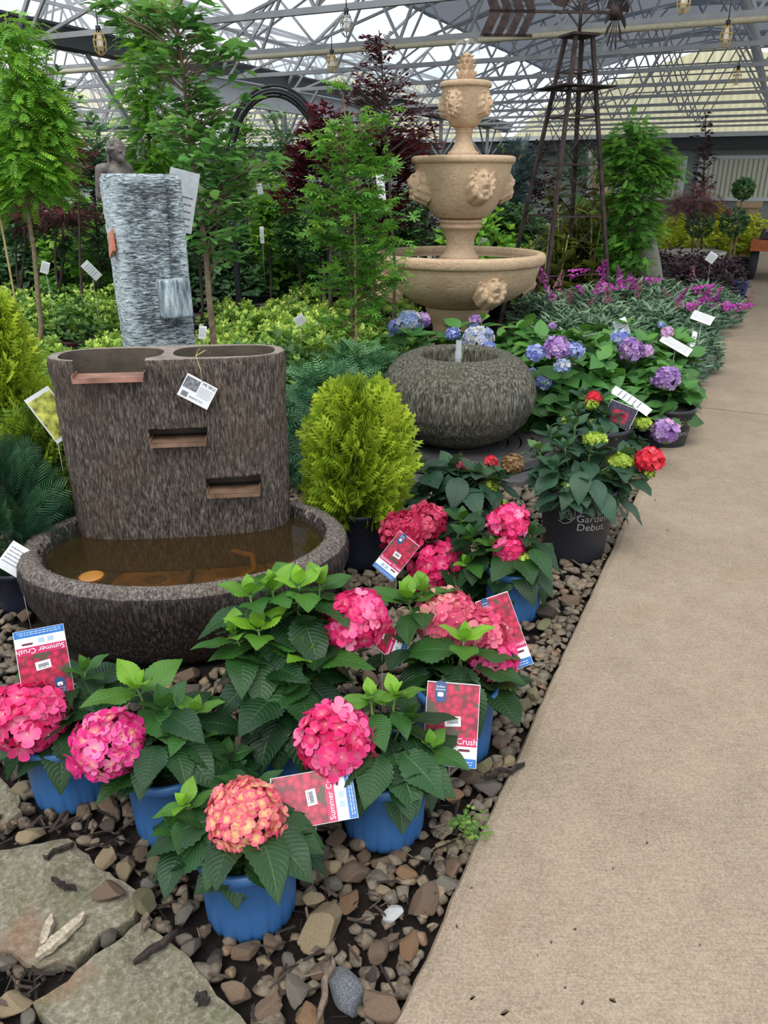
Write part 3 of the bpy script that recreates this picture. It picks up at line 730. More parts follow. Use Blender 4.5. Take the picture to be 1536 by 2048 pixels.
# ---- text --------------------------------------------------------------------------
def textmesh(body, size, name='lettering', ext=.0, align='CENTER', shear=0):
    c = bpy.data.curves.new('t', 'FONT'); c.body = body; c.size = size; c.align_x = align; c.align_y = 'CENTER'; c.extrude = ext; c.shear = shear; c.resolution_u = 3
    o = bpy.data.objects.new('t', c); COL.objects.link(o); me = bpy.data.meshes.new_from_object(o.evaluated_get(DG())); bpy.data.objects.remove(o); bpy.data.curves.remove(c); me.materials.clear(); me.name = name; return me
M_CARD = plain('white_card', srgb(226, 228, 228), .5, var=.03); M_INK = plain('black_ink', srgb(30, 30, 34), .6); M_GREYINK = plain('grey_ink', srgb(120, 122, 128), .6)
def card_basis(px, py, y, roll, yaw=0, tilt=0, flip=False):
    """card centre and a matrix whose X is along the card, Y up the card, Z towards the viewer"""
    p = at_y(px, py, y); n = (Vector((0, 0, H))-p).normalized()
    n = (Matrix.Rotation(yaw, 3, 'Z') @ n); x = Vector((0, 0, 1)).cross(n).normalized(); n = Matrix.Rotation(tilt, 3, x) @ n; u = n.cross(x)
    R = Matrix((x, u, n)).transposed() @ Matrix.Rotation(-roll, 3, 'Z')
    return p, R.to_4x4()
def card(name, px, py, y, w, h, roll, label, cat, parts, yaw=0, tilt=0, mat=None, bend=0.0, group=None):
    p, R = card_basis(px, py, y, roll, yaw, tilt); r = empty(name, p, 0, label, cat, group); r.rotation_euler = R.to_euler()
    m = MB(); n = 8; vs = []
    for i in range(n+1):
        yy = -h/2+h*i/n; zz = -bend*((i/n-.5)*2)**2*h
        vs += [(-w/2, yy, zz), (w/2, yy, zz), (w/2, yy, zz-.0012), (-w/2, yy, zz-.0012)]
    fs = []
    for i in range(n):
        for k in range(4): a, b = i*4+k, i*4+(k+1) % 4; fs.append((a, b, b+4, a+4))
    fs += [(3, 2, 1, 0), (n*4, n*4+1, n*4+2, n*4+3)]
    m.add(vs, fs); m.build('card', mat or M_CARD, r)
    for q in parts: q(r)
    if cat == 'tag' and 'hanging' not in label and 'tied' not in label:
        Mi = (Matrix.Translation(p) @ R).inverted(); a_ = Mi @ (p+Vector((0, .004, -.0))); b_ = Mi @ Vector((p.x, p.y+.01, min(p.z, max(.02, p.z-.46)))); m = MB(); m.tube([a_+Vector((0, 0, -.002)), b_], .0012, 5); m.build('stake', M_CARD, r)
    return r
def patch(name, x, y, w, h, mt, z=.0006, ang=0, rnd_=False):
    def f(r):
        m = MB()
        if rnd_: pts = [(w/2*math.copysign(abs(math.cos(a))**.5, math.cos(a)), h/2*math.copysign(abs(math.sin(a))**.5, math.sin(a)), 0) for a in [2*PI*i/24 for i in range(24)]]
        else: pts = [(-w/2, -h/2, 0), (w/2, -h/2, 0), (w/2, h/2, 0), (-w/2, h/2, 0)]
        m.add([Matrix.Rotation(ang, 3, 'Z') @ Vector(q)+Vector((x, y, z)) for q in pts], [tuple(range(len(pts)))]); m.build(name, mt, r)
    return f
def lett(body, x, y, size, mt, z=.0012, ang=0, name='lettering'):
    def f(r):
        o = link(name, textmesh(body, size), mt, r, (x, y, z)); o.rotation_euler = (0, 0, ang)
    return f
def lines(x, y, w, n, gap, mt, th=.0012, z=.0011, name='printed_lines', seed=1):
    def f(r):
        q = random.Random(seed); m = MB()
        for i in range(n):
            xx = -w/2
            while xx < w/2-.003:
                L = q.uniform(.004, .010); m.add([(x+xx, y-i*gap-th/2, z), (x+min(xx+L, w/2), y-i*gap-th/2, z), (x+min(xx+L, w/2), y-i*gap+th/2, z), (x+xx, y-i*gap+th/2, z)], [(0, 1, 2, 3)]); xx += L+.0022
        m.build(name, mt, r)
    return f
def barcode(x, y, w, h, mt=M_INK, z=.0016, ang=0, seed=2):
    def f(r):
        q = random.Random(seed); m = MB(); xx = -w/2
        while xx < w/2:
            b = q.uniform(.0005, .0015); m.add([Matrix.Rotation(ang, 3, 'Z') @ Vector(v)+Vector((x, y, z)) for v in ((xx, -h/2, 0), (xx+b, -h/2, 0), (xx+b, h/2, 0), (xx, h/2, 0))], [(0, 1, 2, 3)]); xx += b+q.uniform(.0006, .0014)
        m.build('barcode', mt, r)
    return f
# price tag hanging on the slab
tg = card('hanging_price_tag', 395, 783, 2.585, .112, .082, math.radians(33), 'white price tag hanging by twine on the slab fountain', 'tag',
     [patch('photo', -.028, .014, .05, .04, plain('grey_photo', srgb(120, 122, 126), .6, var=.5, scale=80)), lett('MI SKU', .028, .031, .015, M_INK, ang=0), lines(.026, .018, .048, 7, .0052, M_GREYINK), barcode(-.036, -.026, .022, .018), lett('BASKETS 913', .006, -.028, .0085, M_INK)], yaw=.1, tilt=.05)
tw = MB(); a0 = Vector(tg.location)+tg.rotation_euler.to_matrix() @ Vector((.0, .038, .001)); a1 = at_y(392, 712, 2.60); tw.tube([a0, a0.lerp(a1, .5)+Vector((.004, -.003, 0)), a1, a1+Vector((.03, .02, .016))], .0016, 5); tw.tube([a1, a1+Vector((-.006, .05, .005)), a1+Vector((.012, .015, .022))], .0014, 5)
o = tw.build('twine', plain('tan_twine', srgb(190, 168, 120), .8), tg); o.matrix_parent_inverse = Matrix.Identity(4)
o.data.transform((Matrix.Translation(tg.location) @ tg.rotation_euler.to_matrix().to_4x4()).inverted())

# ---- round urn fountain on its plate ----------------------------------------------------
UC = Vector((at_y(912, 893, 4.35).x, 4.36, 0)); uf = empty('urn_fountain', UC, 0, 'low round grey grooved urn fountain with a clear tube in its mouth', 'fountain')
M_PLATE = plain('dark_slate_grate', srgb(84, 83, 84), .55, var=.18, scale=12, bump=.003)
def grate(z0, R, label, ang=0, c=UC):
    m = MB()
    def ring(r0, r1, z, th, a0=0, a1=2*PI, oct=False):
        n = 48; vs = []
        for i in range(n+1):
            a = a0+(a1-a0)*i/n; k = 1/max(math.cos(((a+ang) % (PI/3))-PI/6), .1)*math.cos(PI/6)*1.1 if oct else 1
            vs += [(r0*math.cos(a), r0*math.sin(a), z), (r1*k*math.cos(a), r1*k*math.sin(a), z), (r1*k*math.cos(a), r1*k*math.sin(a), z-th), (r0*math.cos(a), r0*math.sin(a), z-th)]
        fs = []
        for i in range(n):
            for k in range(4): a_, b_ = i*4+k, i*4+(k+1) % 4; fs.append((a_, b_, b_+4, a_+4))
        fs += [(3, 2, 1, 0), (n*4, n*4+1, n*4+2, n*4+3)]; m.add(vs, fs)
    ring(R*.80, R, z0+.045, .045, oct=True)
    for r0, r1 in ((.66, .78), (.52, .64), (.40, .50), (.05, .38)): ring(R*r0, R*r1, z0+.042, .03)
    for k in range(8):
        a = k*PI/4+.2; m.beam((R*.3*math.cos(a), R*.3*math.sin(a), z0+.03), (R*.83*math.cos(a), R*.83*math.sin(a), z0+.03), .05, .02)
    o = m.build('tree_grate', M_PLATE, None, c); tag(o, label, 'grate')
grate(.0, .56, 'dark round slotted grate under a paler one below the grey urn', 0, UC+Vector((.0, -.03, 0)))
grate(.055, .54, 'dark slotted grate the grey urn fountain sits on', .4, UC+Vector((.03, .0, 0)))
KEEP.append((UC.x, UC.y, .55))
R0, zb = .445, .10; prof = [(.001, 0), (.17, 0), (.24, .02), (.33, .07), (.40, .14), (.437, .22), (.445, .29), (.432, .36), (.40, .425), (.35, .475), (.29, .505), (.25, .513), (.228, .507), (.215, .49), (.215, .44), (.22, .38), (.001, .30)]
P2 = []
for (a, za), (b, zb2) in zip(prof, prof[1:]):
    for i in range(4): P2.append((a+(b-a)*i/4, za+(zb2-za)*i/4))
P2.append(prof[-1])
m = MB(); m.lathe(P2, 240, c=(0, 0, zb), fn=lambda a, z: 1+.014*mnoise.noise(Vector((math.cos(a)*18, math.sin(a)*18, z*4.5)))+.008*mnoise.noise(Vector((math.cos(a)*40, math.sin(a)*40, z*10)))); m.build('urn', M_URN, uf)
m = MB(); m.disc((0, 0, zb+.36), .215, 36); m.build('water', M_WATER2, uf)
t = NT('clear_plastic_tube'); a = t.n('ShaderNodeBsdfTransparent'); g = t.bsdf(srgb(214, 222, 224), .15); mx = t.n('ShaderNodeMixShader'); mx.inputs[0].default_value = .45; t.l(a.outputs[0], mx.inputs[1]); t.l(g, mx.inputs[2]); M_TUBE = t.done(mx.outputs[0])
m = MB(); m.tube([(-.015, -.1, zb+.42), (-.015, -.1, zb+.60)], .017, 14, cap=False); m.tube([(-.015, -.1, zb+.50), (-.015, -.1, zb+.54)], .020, 14, cap=False); m.build('clear_tube', M_TUBE, uf)

# ---- three tier lion fountain --------------------------------------------------------
def sandstone():
    t = NT('carved_sandstone'); c = t.coord('Object'); n = t.noise(c, 4, 4); f = t.noise(c, 38, 4, .65); pit = t.n('ShaderNodeTexNoise'); pit.inputs['Scale'].default_value = 16; pit.inputs['Detail'].default_value = 3; t.l(t.coord('Object', (1, 1, 2.2)), pit.inputs['Vector'])
    col = t.ramp(n, [(.3, srgb(178, 148, 116)), (.55, srgb(200, 172, 140)), (.75, srgb(190, 152, 122))])
    col = t.mix(.3, col, t.ramp(f, [(.3, srgb(150, 122, 92)), (.7, srgb(220, 198, 166))]))
    geo = t.n('ShaderNodeNewGeometry'); 
    pc = t.ramp(pit.outputs['Fac'], [(.60, (1, 1, 1, 1)), (.68, (0, 0, 0, 1))])
    return t.done(t.bsdf(col, .75, 0, t.bump(t.math('ADD', t.math('MULTIPLY', pc, .6), f), .5, .008), .25))
M_SAND = sandstone()
FC = Vector((.607, 6.5, 0)); ff = empty('tiered_lion_fountain', FC, 0, 'tall three tier tan stone fountain carved with lion heads', 'fountain')
def fine(prof, k=4):
    out = []
    for i in range(len(prof)-1):
        p0 = prof[max(i-1, 0)]; p1 = prof[i]; p2 = prof[i+1]; p3 = prof[min(i+2, len(prof)-1)]
        for j in range(k):
            t = j/k; f = lambda a, b, c_, d: .5*((2*b)+(c_-a)*t+(2*a-5*b+4*c_-d)*t*t+(3*b-a-3*c_+d)*t*t*t)
            r = f(p0[0], p1[0], p2[0], p3[0]); z = f(p0[1], p1[1], p2[1], p3[1]); out.append((max(r, .001), z))
    out.append(prof[-1]); return out
sand_fn = lambda a, z: 1+.006*mnoise.noise(Vector((math.cos(a)*3, math.sin(a)*3, z*6)))
def tier(name, prof, k=4): m = MB(); m.lathe(fine(prof, k), 96, fn=sand_fn); return m.build(name, M_SAND, ff)
tier('base_pedestal', [(.34, 0), (.34, .06), (.27, .1), (.22, .25), (.20, .40), (.25, .50), (.27, .565)])
tier('lower_bowl', [(.20, .555), (.33, .585), (.48, .655), (.58, .74), (.635, .85), (.642, .895), (.672, .905), (.684, .935), (.68, .97), (.655, .985), (.62, .98), (.605, .95), (.58, .90), (.45, .82), (.001, .80)])
m = MB(); m.disc((0, 0, .945), .605, 64); m.build('water', M_WATER2, ff)
tier('middle_pedestal', [(.155, .90), (.158, .95), (.13, .975), (.112, 1.02), (.115, 1.08), (.14, 1.14), (.165, 1.165), (.172, 1.18), (.16, 1.195), (.172, 1.21), (.172, 1.228), (.15, 1.236)])
tier('middle_bowl', [(.001, 1.236), (.17, 1.238), (.22, 1.262), (.275, 1.33), (.32, 1.42), (.355, 1.52), (.372, 1.60), (.375, 1.625), (.395, 1.635), (.402, 1.655), (.395, 1.675), (.36, 1.68), (.34, 1.64), (.25, 1.55), (.001, 1.52)])
tier('upper_pedestal', [(.118, 1.60), (.12, 1.70), (.10, 1.72), (.066, 1.78), (.062, 1.83), (.07, 1.848), (.064, 1.858), (.072, 1.868), (.07, 1.878)])
tier('upper_bowl', [(.001, 1.875), (.08, 1.878), (.115, 1.905), (.14, 1.96), (.16, 2.04), (.175, 2.12), (.177, 2.138), (.19, 2.144), (.194, 2.162), (.185, 2.18), (.16, 2.182), (.13, 2.16), (.001, 2.14)])
m = MB(); m.lathe(fine([(.045, 2.15), (.05, 2.19), (.058, 2.215), (.052, 2.27), (.045, 2.33), (.03, 2.36), (.001, 2.375)], 4), 24)
for ring_, (z0, r0, n_, s_) in enumerate(((2.22, .056, 9, .075), (2.275, .055, 8, .05), (2.31, .047, 8, .038), (2.34, .034, 7, .03))):
    for k in range(n_):
        a = 2*PI*(k+.5*(ring_ % 2))/n_; d = Vector((math.cos(a), math.sin(a), 0)); c = Vector((0, 0, z0)); tt = Vector((-d.y, d.x, 0)); w_ = .018
        vs = [c+d*(r0-.004)-tt*w_*.6+Vector((0, 0, -s_*.45)), c+d*(r0-.004)+tt*w_*.6+Vector((0, 0, -s_*.45)), c+d*(r0+.008)+tt*w_+Vector((0, 0, s_*.1)), c+d*(r0+.026)+Vector((0, 0, s_*.42)), c+d*(r0+.008)-tt*w_+Vector((0, 0, s_*.1)), c+d*(r0+.016)+Vector((0, 0, 0)), c+d*(r0-.02)+Vector((0, 0, s_*.2))]
        m.add(vs, [(0, 1, 5), (1, 2, 5), (2, 3, 5), (3, 4, 5), (4, 0, 5), (3, 2, 6), (4, 3, 6), (2, 1, 6), (1, 0, 6), (0, 4, 6)])
m.build('finial', M_SAND, ff)
t = NT('thin_water_film'); a = t.n('ShaderNodeBsdfTransparent'); g = t.n('ShaderNodeBsdfGlossy'); g.inputs['Roughness'].default_value = .08; lw = t.n('ShaderNodeLayerWeight'); lw.inputs[0].default_value = .35
mx = t.n('ShaderNodeMixShader'); t.l(t.math('MULTIPLY_ADD', lw.outputs['Facing'], .45, .05), mx.inputs[0]); t.l(a.outputs[0], mx.inputs[1]); t.l(g.outputs[0], mx.inputs[2]); M_FILM = t.done(mx.outputs[0])
m = MB(); m.lathe(fine([(.008, 2.37), (.012, 2.42), (.04, 2.455), (.075, 2.45), (.088, 2.41), (.09, 2.36)], 3), 24, fn=lambda a, z: 1+.05*math.sin(a*9)); m.build('water_bell', M_FILM, ff)
def lion_mesh(w, h, dep):
    q = random.Random(4); TU = []
    for ring_, (rr_, n_, s_, hh_) in enumerate(((.80, 13, .12, .20), (.62, 11, .11, .17))):
        for i in range(n_): a = 2*PI*(i+.5*ring_)/n_+q.uniform(-.08, .08); TU.append((math.cos(a)*rr_, math.sin(a)*rr_-.02, a+q.uniform(.3, .7), s_*q.uniform(.85, 1.15), hh_*q.uniform(.8, 1.2)))
    def tufts(X, Y):
        z = 0
        for cx, cy, an, sg, hh_ in TU:
            dx, dy = X-cx, Y-cy; u = dx*math.cos(an)+dy*math.sin(an); v = -dx*math.sin(an)+dy*math.cos(an)
            z = max(z, hh_*math.exp(-(u/(sg*1.5))**2-(v/(sg*.75))**2)*(1+.12*math.sin(v*70)))
        return z
    n, k = 56, 64; vs = []; G = lambda x, y, cx, cy, sx, sy: math.exp(-((x-cx)/sx)**2-((y-cy)/sy)**2)
    for j in range(k+1):
        for i in range(n+1):
            U, V_ = -1+2*i/n, -1+2*j/k; th = math.atan2(V_, U); r = math.hypot(U, V_)
            Rm = max(abs(U), abs(V_)); rr = Rm; x, y = (U/r*rr, V_/r*rr) if r > 1e-6 else (0, 0)     # square -> disc
            out = .96+.02*math.sin(th*13+.5)
            edge = max(0, 1-rr**6)
            X, Y = x*out, y*out*(1-.0*y)
            z = .36*math.sqrt(max(0, 1-rr**3))+.10
            mane = min(1, max(0, (math.hypot(X/.52, (Y+.12)/.66)-.92)*4))
            rf = math.hypot(X/.50, (Y+.10)/.68); z += min(1, mane+.15)*(1.25*tufts(X, Y)-.03)-.07*math.exp(-((rf-1)/.12)**2)
            z += .50*G(X, Y, 0, -.12, .38, .50)*(1-mane*.6)
            for s in (-1, 1):
                z += .19*G(X, Y, s*.17, .16, .13, .07)-.20*G(X, Y, s*.17, .03, .07, .045)+.10*G(X, Y, s*.17, .02, .04, .03)
                z += .22*G(X, Y, s*.12, -.34, .12, .10)+.06*G(X, Y, s*.3, -.1, .12, .16)+.16*G(X, Y, s*.24, .50, .13, .14)+.10*G(X, Y, s*.5, .42, .1, .1)
                z -= .08*G(X, Y, s*.05, -.235, .03, .03)
            z += .19*G(X, Y, 0, .0, .10, .24)+.20*G(X, Y, 0, -.2, .14, .08)-.15*G(X, Y, 0, -.48, .14, .035)+.16*G(X, Y, 0, -.6, .13, .08)+.12*G(X, Y, 0, .5, .1, .17)-.05*G(X, Y, 0, .28, .03, .12)
            z = z*min(1, (1-rr)*12+.5)-.9*(1 if rr > .985 else 0)
            vs.append((X*w/2, -z*dep, Y*h/2))
    fs = [(j*(n+1)+i, j*(n+1)+i+1, (j+1)*(n+1)+i+1, (j+1)*(n+1)+i) for j in range(k) for i in range(n)]
    me = MB().add(vs, fs, 0, True).mesh('lion_head'); me.materials.append(M_SAND); return me
def lions(r, z, w, h, dep, tilt, a0):
    me = lion_mesh(w, h, dep)
    for k in range(4):
        a = math.radians(a0+90*k); base = -math.atan2(FC.x, FC.y)*0
        o = bpy.data.objects.new('lion_head', me); COL.objects.link(o); o.parent = ff
        o.location = (r*math.sin(a), -r*math.cos(a), z); o.rotation_euler = (Matrix.Rotation(a, 3, 'Z') @ Matrix.Rotation(tilt, 3, 'X')).to_euler()
va = 5.0
lions(.338, 1.50, .235, .31, .095, math.radians(-20), 24-va); lions(.162, 2.045, .14, .215, .06, math.radians(-11), -30-va); lions(.585, .775, .26, .30, .11, math.radians(-27), 24-va)

# ---- blue-white ribbed column fountain -----------------------------------------------
def iced():
    t = NT('blue_white_glazed_stone'); c = t.coord('Object', (22, 22, 130)); n = t.noise(c, 1.3, 5, .7, .8); big = t.noise(t.coord('Object'), 4.5, 3, .5)
    f = t.math('ADD', t.math('MULTIPLY', n, .8), t.math('MULTIPLY', big, .25))
    sx = t.n('ShaderNodeSeparateXYZ'); t.l(t.n('ShaderNodeTexCoord').outputs['Object'], sx.inputs[0])
    cx = t.ramp(t.math('ABSOLUTE', sx.outputs[0]), [(.085, (1, 1, 1, 1)), (.135, (0, 0, 0, 1))]); zz = t.ramp(t.math('DIVIDE', sx.outputs[2], 1.6), [(.45, (.25, .25, .25, 1)), (.72, (1, 1, 1, 1)), (.93, (.8, .8, .8, 1)), (.95, (0, 0, 0, 1))])
    f = t.math('SUBTRACT', f, t.math('MULTIPLY', t.math('MULTIPLY', cx, zz), .085))
    col = t.ramp(f, [(.37, srgb(52, 56, 58)), (.45, srgb(104, 112, 116)), (.51, srgb(172, 188, 192)), (.62, srgb(226, 234, 234))])
    return t.done(t.bsdf(col, .55, 0, t.bump(n, .8, .012), .4))
M_ICE = iced(); M_ICEF = iced()
CC = at_y(271, 352, 3.3); CC = Vector((CC.x, 3.36, 0)); cf = empty('column_fountain', CC, math.radians(33), 'tall blue-white rippled stone column fountain behind the brown slab', 'fountain')
W2, D2 = .138, .075; vs = []; N = 120; nz = 150
sec = arclen([(W2*math.copysign(abs(math.cos(a))**.22, math.cos(a)), D2*math.copysign(abs(math.sin(a))**.3, math.sin(a))) for a in [2*PI*i/600 for i in range(600)]], N)
for i in range(nz+1):
    z = 1.53*i/nz; s = .96+.12*(z/1.53); top = max(0, (z-1.50)/.03)
    for p in sec:
        q = p.normalized(); d = .003*mnoise.noise(Vector((p.x*30, p.y*30, z*75)))+.003*mnoise.noise(Vector((p.x*50, p.y*50, z*150)))
        if p.y < -D2*.7:
            for gx, gw in ((-.02, .012), (.075, .010)): d -= .012*math.exp(-((p.x-gx-.01*math.sin(z*5))/gw)**2)
        sc = s*(1-.08*top*top)
        vs.append(Vector((p.x*sc+q.x*d, (p.y)*sc*(1+.15*(1-z/1.53))+(-1 if p.y < 0 else 1)*d, z)))
fs = [(i*N+k, i*N+(k+1) % N, (i+1)*N+(k+1) % N, (i+1)*N+k) for i in range(nz) for k in range(N)]+[tuple(nz*N+k for k in range(N)), tuple(range(N-1, -1, -1))]
m = MB(); m.add(vs, fs, 0, True); m.build('column', M_ICE, cf)
m = MB(); m.lathe([(.001, 0), (.28, 0), (.34, .06), (.33, .12), (.27, .12), (.25, .05), (.001, .05)], 48, sy=.75); m.build('base_basin', M_ICE, cf)
m = MB(); nb = 10; vs = []
def bx2(c, size, mt, name):
    m = MB(); bm = bmesh.new(); bmesh.ops.create_cube(bm, size=1); bmesh.ops.scale(bm, vec=size, verts=bm.verts); bmesh.ops.bevel(bm, geom=bm.edges[:], offset=.012, segments=3, affect='EDGES', profile=.6)
    bmesh.ops.translate(bm, vec=c, verts=bm.verts); me = bpy.data.meshes.new(name); bm.to_mesh(me); bm.free(); me.polygons.foreach_set('use_smooth', [True]*len(me.polygons)); return link(name, me, mt, cf)
bx2((.055, -.10, 1.055), (.125, .09, .155), bark_stone('blue_white_ribbed_cup', srgb(70, 80, 86), srgb(140, 154, 160), srgb(206, 218, 220), srgb(150, 160, 164), .9), 'spill_cup')
m = MB(); m.add([(-W2-.018, -.07, 1.33), (-W2-.022, -.015, 1.31), (-W2-.03, -.02, 1.22), (-W2-.028, -.075, 1.25), (-W2-.014, -.07, 1.33), (-W2-.014, -.01, 1.31), (-W2-.014, -.02, 1.22), (-W2-.014, -.075, 1.25)], [(0, 1, 2, 3), (7, 6, 5, 4), (0, 4, 5, 1), (1, 5, 6, 2), (2, 6, 7, 3), (3, 7, 4, 0)]); m.build('copper_spout', plain('bright_copper', srgb(200, 120, 86), .4, .5), cf)
KEEP.append((CC.x, CC.y, .3))
c2 = card('fountain_info_sign', 362, 402, 3.75, .13, .26, math.radians(14), 'grey printed info sign behind the blue-white column', 'sign', [lines(0, .02, .10, 5, .03, plain('dark_print', srgb(66, 70, 74), .6), .006)], mat=plain('grey_plastic_card', srgb(172, 178, 180), .5))

# ---- bronze statue ------------------------------------------------------------------
def ell(bm, c, r, rot=None):
    g = bmesh.ops.create_icosphere(bm, subdivisions=3, radius=1)['verts']; M = Matrix.Translation(c) @ ((rot or Matrix.Identity(3)).to_4x4()) @ Matrix.Diagonal((*r, 1)); bmesh.ops.transform(bm, matrix=M, verts=g)
def limb(bm, a, b, ra, rb, n=6):
    a, b = Vector(a), Vector(b)
    for i in range(n+1): t = i/n; r = ra+(rb-ra)*t; ell(bm, a.lerp(b, t), (r, r, r))
def remeshed(bm, name, vox, mt, parent, smooth=6):
    me = bpy.data.meshes.new(name); bm.to_mesh(me); bm.free(); o = bpy.data.objects.new(name, me); COL.objects.link(o)
    md = o.modifiers.new('r', 'REMESH'); md.mode = 'VOXEL'; md.voxel_size = vox; md2 = o.modifiers.new('s', 'SMOOTH'); md2.iterations = smooth; md2.factor = .5
    me2 = bpy.data.meshes.new_from_object(o.evaluated_get(DG())); bpy.data.objects.remove(o); me2.polygons.foreach_set('use_smooth', [True]*len(me2.polygons)); return link(name, me2, mt, parent)
M_BRONZE = plain('dark_bronze_patina', srgb(104, 96, 90), .5, .1, var=.3, scale=25)
sp_ = at_y(237, 348, 3.95); st = empty('woman_statue', (sp_.x, 3.95, 0), 0, 'dark bronze statue of a woman looking down behind the column fountain', 'statue')
zt = at_y(236, 278, 3.95).z; k = .64                # top of the head; scale of the figure
bm = bmesh.new(); hd = Vector((.03, -.01, -.07)); UP = .065
def E_(c, r, rot=None): ell(bm, (c[0], c[1], c[2]+UP), r, rot)
def L_b(a, b, ra, rb, n=8): limb(bm, (a[0], a[1], a[2]+UP), (b[0], b[1], b[2]+UP), ra, rb, n)
ell(bm, hd, (.052, .050, .064), Matrix.Rotation(.45, 3, 'Y')); ell(bm, hd+Vector((.028, 0, -.038)), (.030, .033, .034)); ell(bm, hd+Vector((.045, 0, -.060)), (.014, .015, .013)); ell(bm, hd+Vector((.060, 0, -.024)), (.011, .008, .018))
ell(bm, hd+Vector((.052, 0, -.047)), (.010, .015, .006)); ell(bm, hd+Vector((.050, -.02, -.004)), (.012, .012, .007)); ell(bm, hd+Vector((.050, .02, -.004)), (.012, .012, .007))
L_b((.005, 0, -.15), (-.01, 0, -.21), .028, .036)
L_b((-.02, -.095, -.245), (-.02, .085, -.235), .040, .040); E_((0, 0, -.27), (.065, .10, .075)); E_((.042, -.042, -.30), (.042, .040, .042)); E_((.042, .042, -.30), (.042, .040, .042)); E_((-.01, 0, -.38), (.056, .08, .09)); E_((0, 0, -.5), (.08, .10, .1))
L_b((-.03, -.115, -.245), (-.06, -.125, -.40), .034, .026, 14); L_b((-.06, -.125, -.40), (.09, -.08, -.43), .026, .018, 14); E_((.11, -.07, -.435), (.03, .02, .012))
for q in range(4): L_b((.105, -.075+.012*q, -.435), (.145-.004*q, -.07+.014*q, -.45), .007, .005, 8)
L_b((-.03, .11, -.24), (.0, .13, -.4), .034, .026, 14); L_b((0, .13, -.4), (.12, .07, -.36), .025, .018, 14); E_((.14, .06, -.355), (.028, .018, .012))
L_b((0, 0, -.5), (0, 0, -1.2), .09, .085, 24)
b_ = remeshed(bm, 'figure', .006, M_BRONZE, st, 4); 
bm = bmesh.new(); rr = random.Random(5); ell(bm, hd+Vector((-.016, 0, .014)), (.055, .057, .060)); ell(bm, hd+Vector((-.062, 0, -.012)), (.026, .028, .026))
for q in range(120):
    a = rr.uniform(0, 6.28); e = rr.uniform(-.3, 1.5); d = Vector((math.cos(a)*math.cos(e)*.054-.014, math.sin(a)*math.cos(e)*.056, math.sin(e)*.060+.012)); 
    if d.x > .026 and d.z < .035: continue
    ell(bm, hd+d, (.013, .008, .009))
for q in range(5): limb(bm, hd+Vector((-.050, -.03+.015*q, -.01)), hd+Vector((-.062-.004*q, -.035+.017*q, -.085-.008*q)), .014, .009, 10)
h_ = remeshed(bm, 'hair', .004, M_BRONZE, st, 2)
for q in (b_, h_): q.location = (0, 0, zt); q.scale = (.72, .72, .72)
st_rot = math.radians(-32); b_.rotation_euler = h_.rotation_euler = (0, 0, st_rot)
m = MB(); m.lathe([(.001, 0), (.085, 0), (.085, .04), (.06, .06), (.055, zt-.86), (.07, zt-.84), (.07, zt-.80), (.001, zt-.79)], 24); m.build('plinth', M_BRONZE, st)
# ---- ornamental windmill ---------------------------------------------------------------
M_RUST = plain('rusty_dark_iron', srgb(62, 48, 44), .7, .3, var=.5, scale=12)
wz = at_y(1160, 74, 8.0); WC = Vector((wz.x-.01, 8.0, 0)); ZT = wz.z
wm = empty('garden_windmill', WC, math.radians(20), 'tall rusty iron lattice windmill tower with an arrow tail vane', 'windmill')
def hw(z): return .42+(.085-.42)*z/ZT
cs = [(-1, -1), (1, -1), (1, 1), (-1, 1)]
for a, b in cs:
    m = MB(); m.beam((a*hw(0), b*hw(0), 0), (a*hw(ZT), b*hw(ZT), ZT), .032); m.build('leg', M_RUST, wm)
lev = [.25, .68, 1.2, 1.65, 2.05, 2.42]
m = MB()
for z in lev:
    for i in range(4): p, q = cs[i], cs[(i+1) % 4]; m.beam((p[0]*hw(z), p[1]*hw(z), z), (q[0]*hw(z), q[1]*hw(z), z), .014)
for z0, z1 in zip(lev, lev[1:]):
    for i in range(4):
        p, q = cs[i], cs[(i+1) % 4]; m.tube([(p[0]*hw(z0), p[1]*hw(z0), z0), (q[0]*hw(z1), q[1]*hw(z1), z1)], .0045, 4); m.tube([(q[0]*hw(z0), q[1]*hw(z0), z0), (p[0]*hw(z1), p[1]*hw(z1), z1)], .0045, 4)
m.build('cross_braces', M_RUST, wm)
zp = at_y(1140, 176, 8).z; m = MB(); a = hw(zp)
for s in (-1, 1): m.box((s*(a+.06), 0, zp), (.15, 2*a+.27, .012)); m.box((0, s*(a+.06), zp), (2*a, .15, .012))
m.build('platform', M_RUST, wm)
m = MB(); m.box((0, 0, ZT+.01), (.27, .27, .02)); m.tube([(0, 0, ZT), (0, 0, ZT+.30)], .016, 8); m.build('top_plate', M_RUST, wm)
hd_ = empty('head', (0, 0, ZT+.21)); bpy.data.objects.remove(hd_)
ax = Matrix.Rotation(math.radians(-16), 4, 'Z')               # the vane's own heading
zv = .19
def vane(mb, name, lbl=None):
    me = mb.mesh(name); me.transform(ax); o = link(name, me, M_RUST, wm, (0, 0, ZT+zv)); return o
m = MB(); m.beam((-.42, 0, 0), (.30, 0, 0), .022); m.beam((-.14, 0, .02), (0, 0, -.12), .014); m.beam((.14, 0, .02), (0, 0, -.12), .014); vane(m, 'vane_bar')
m = MB(); th = .006
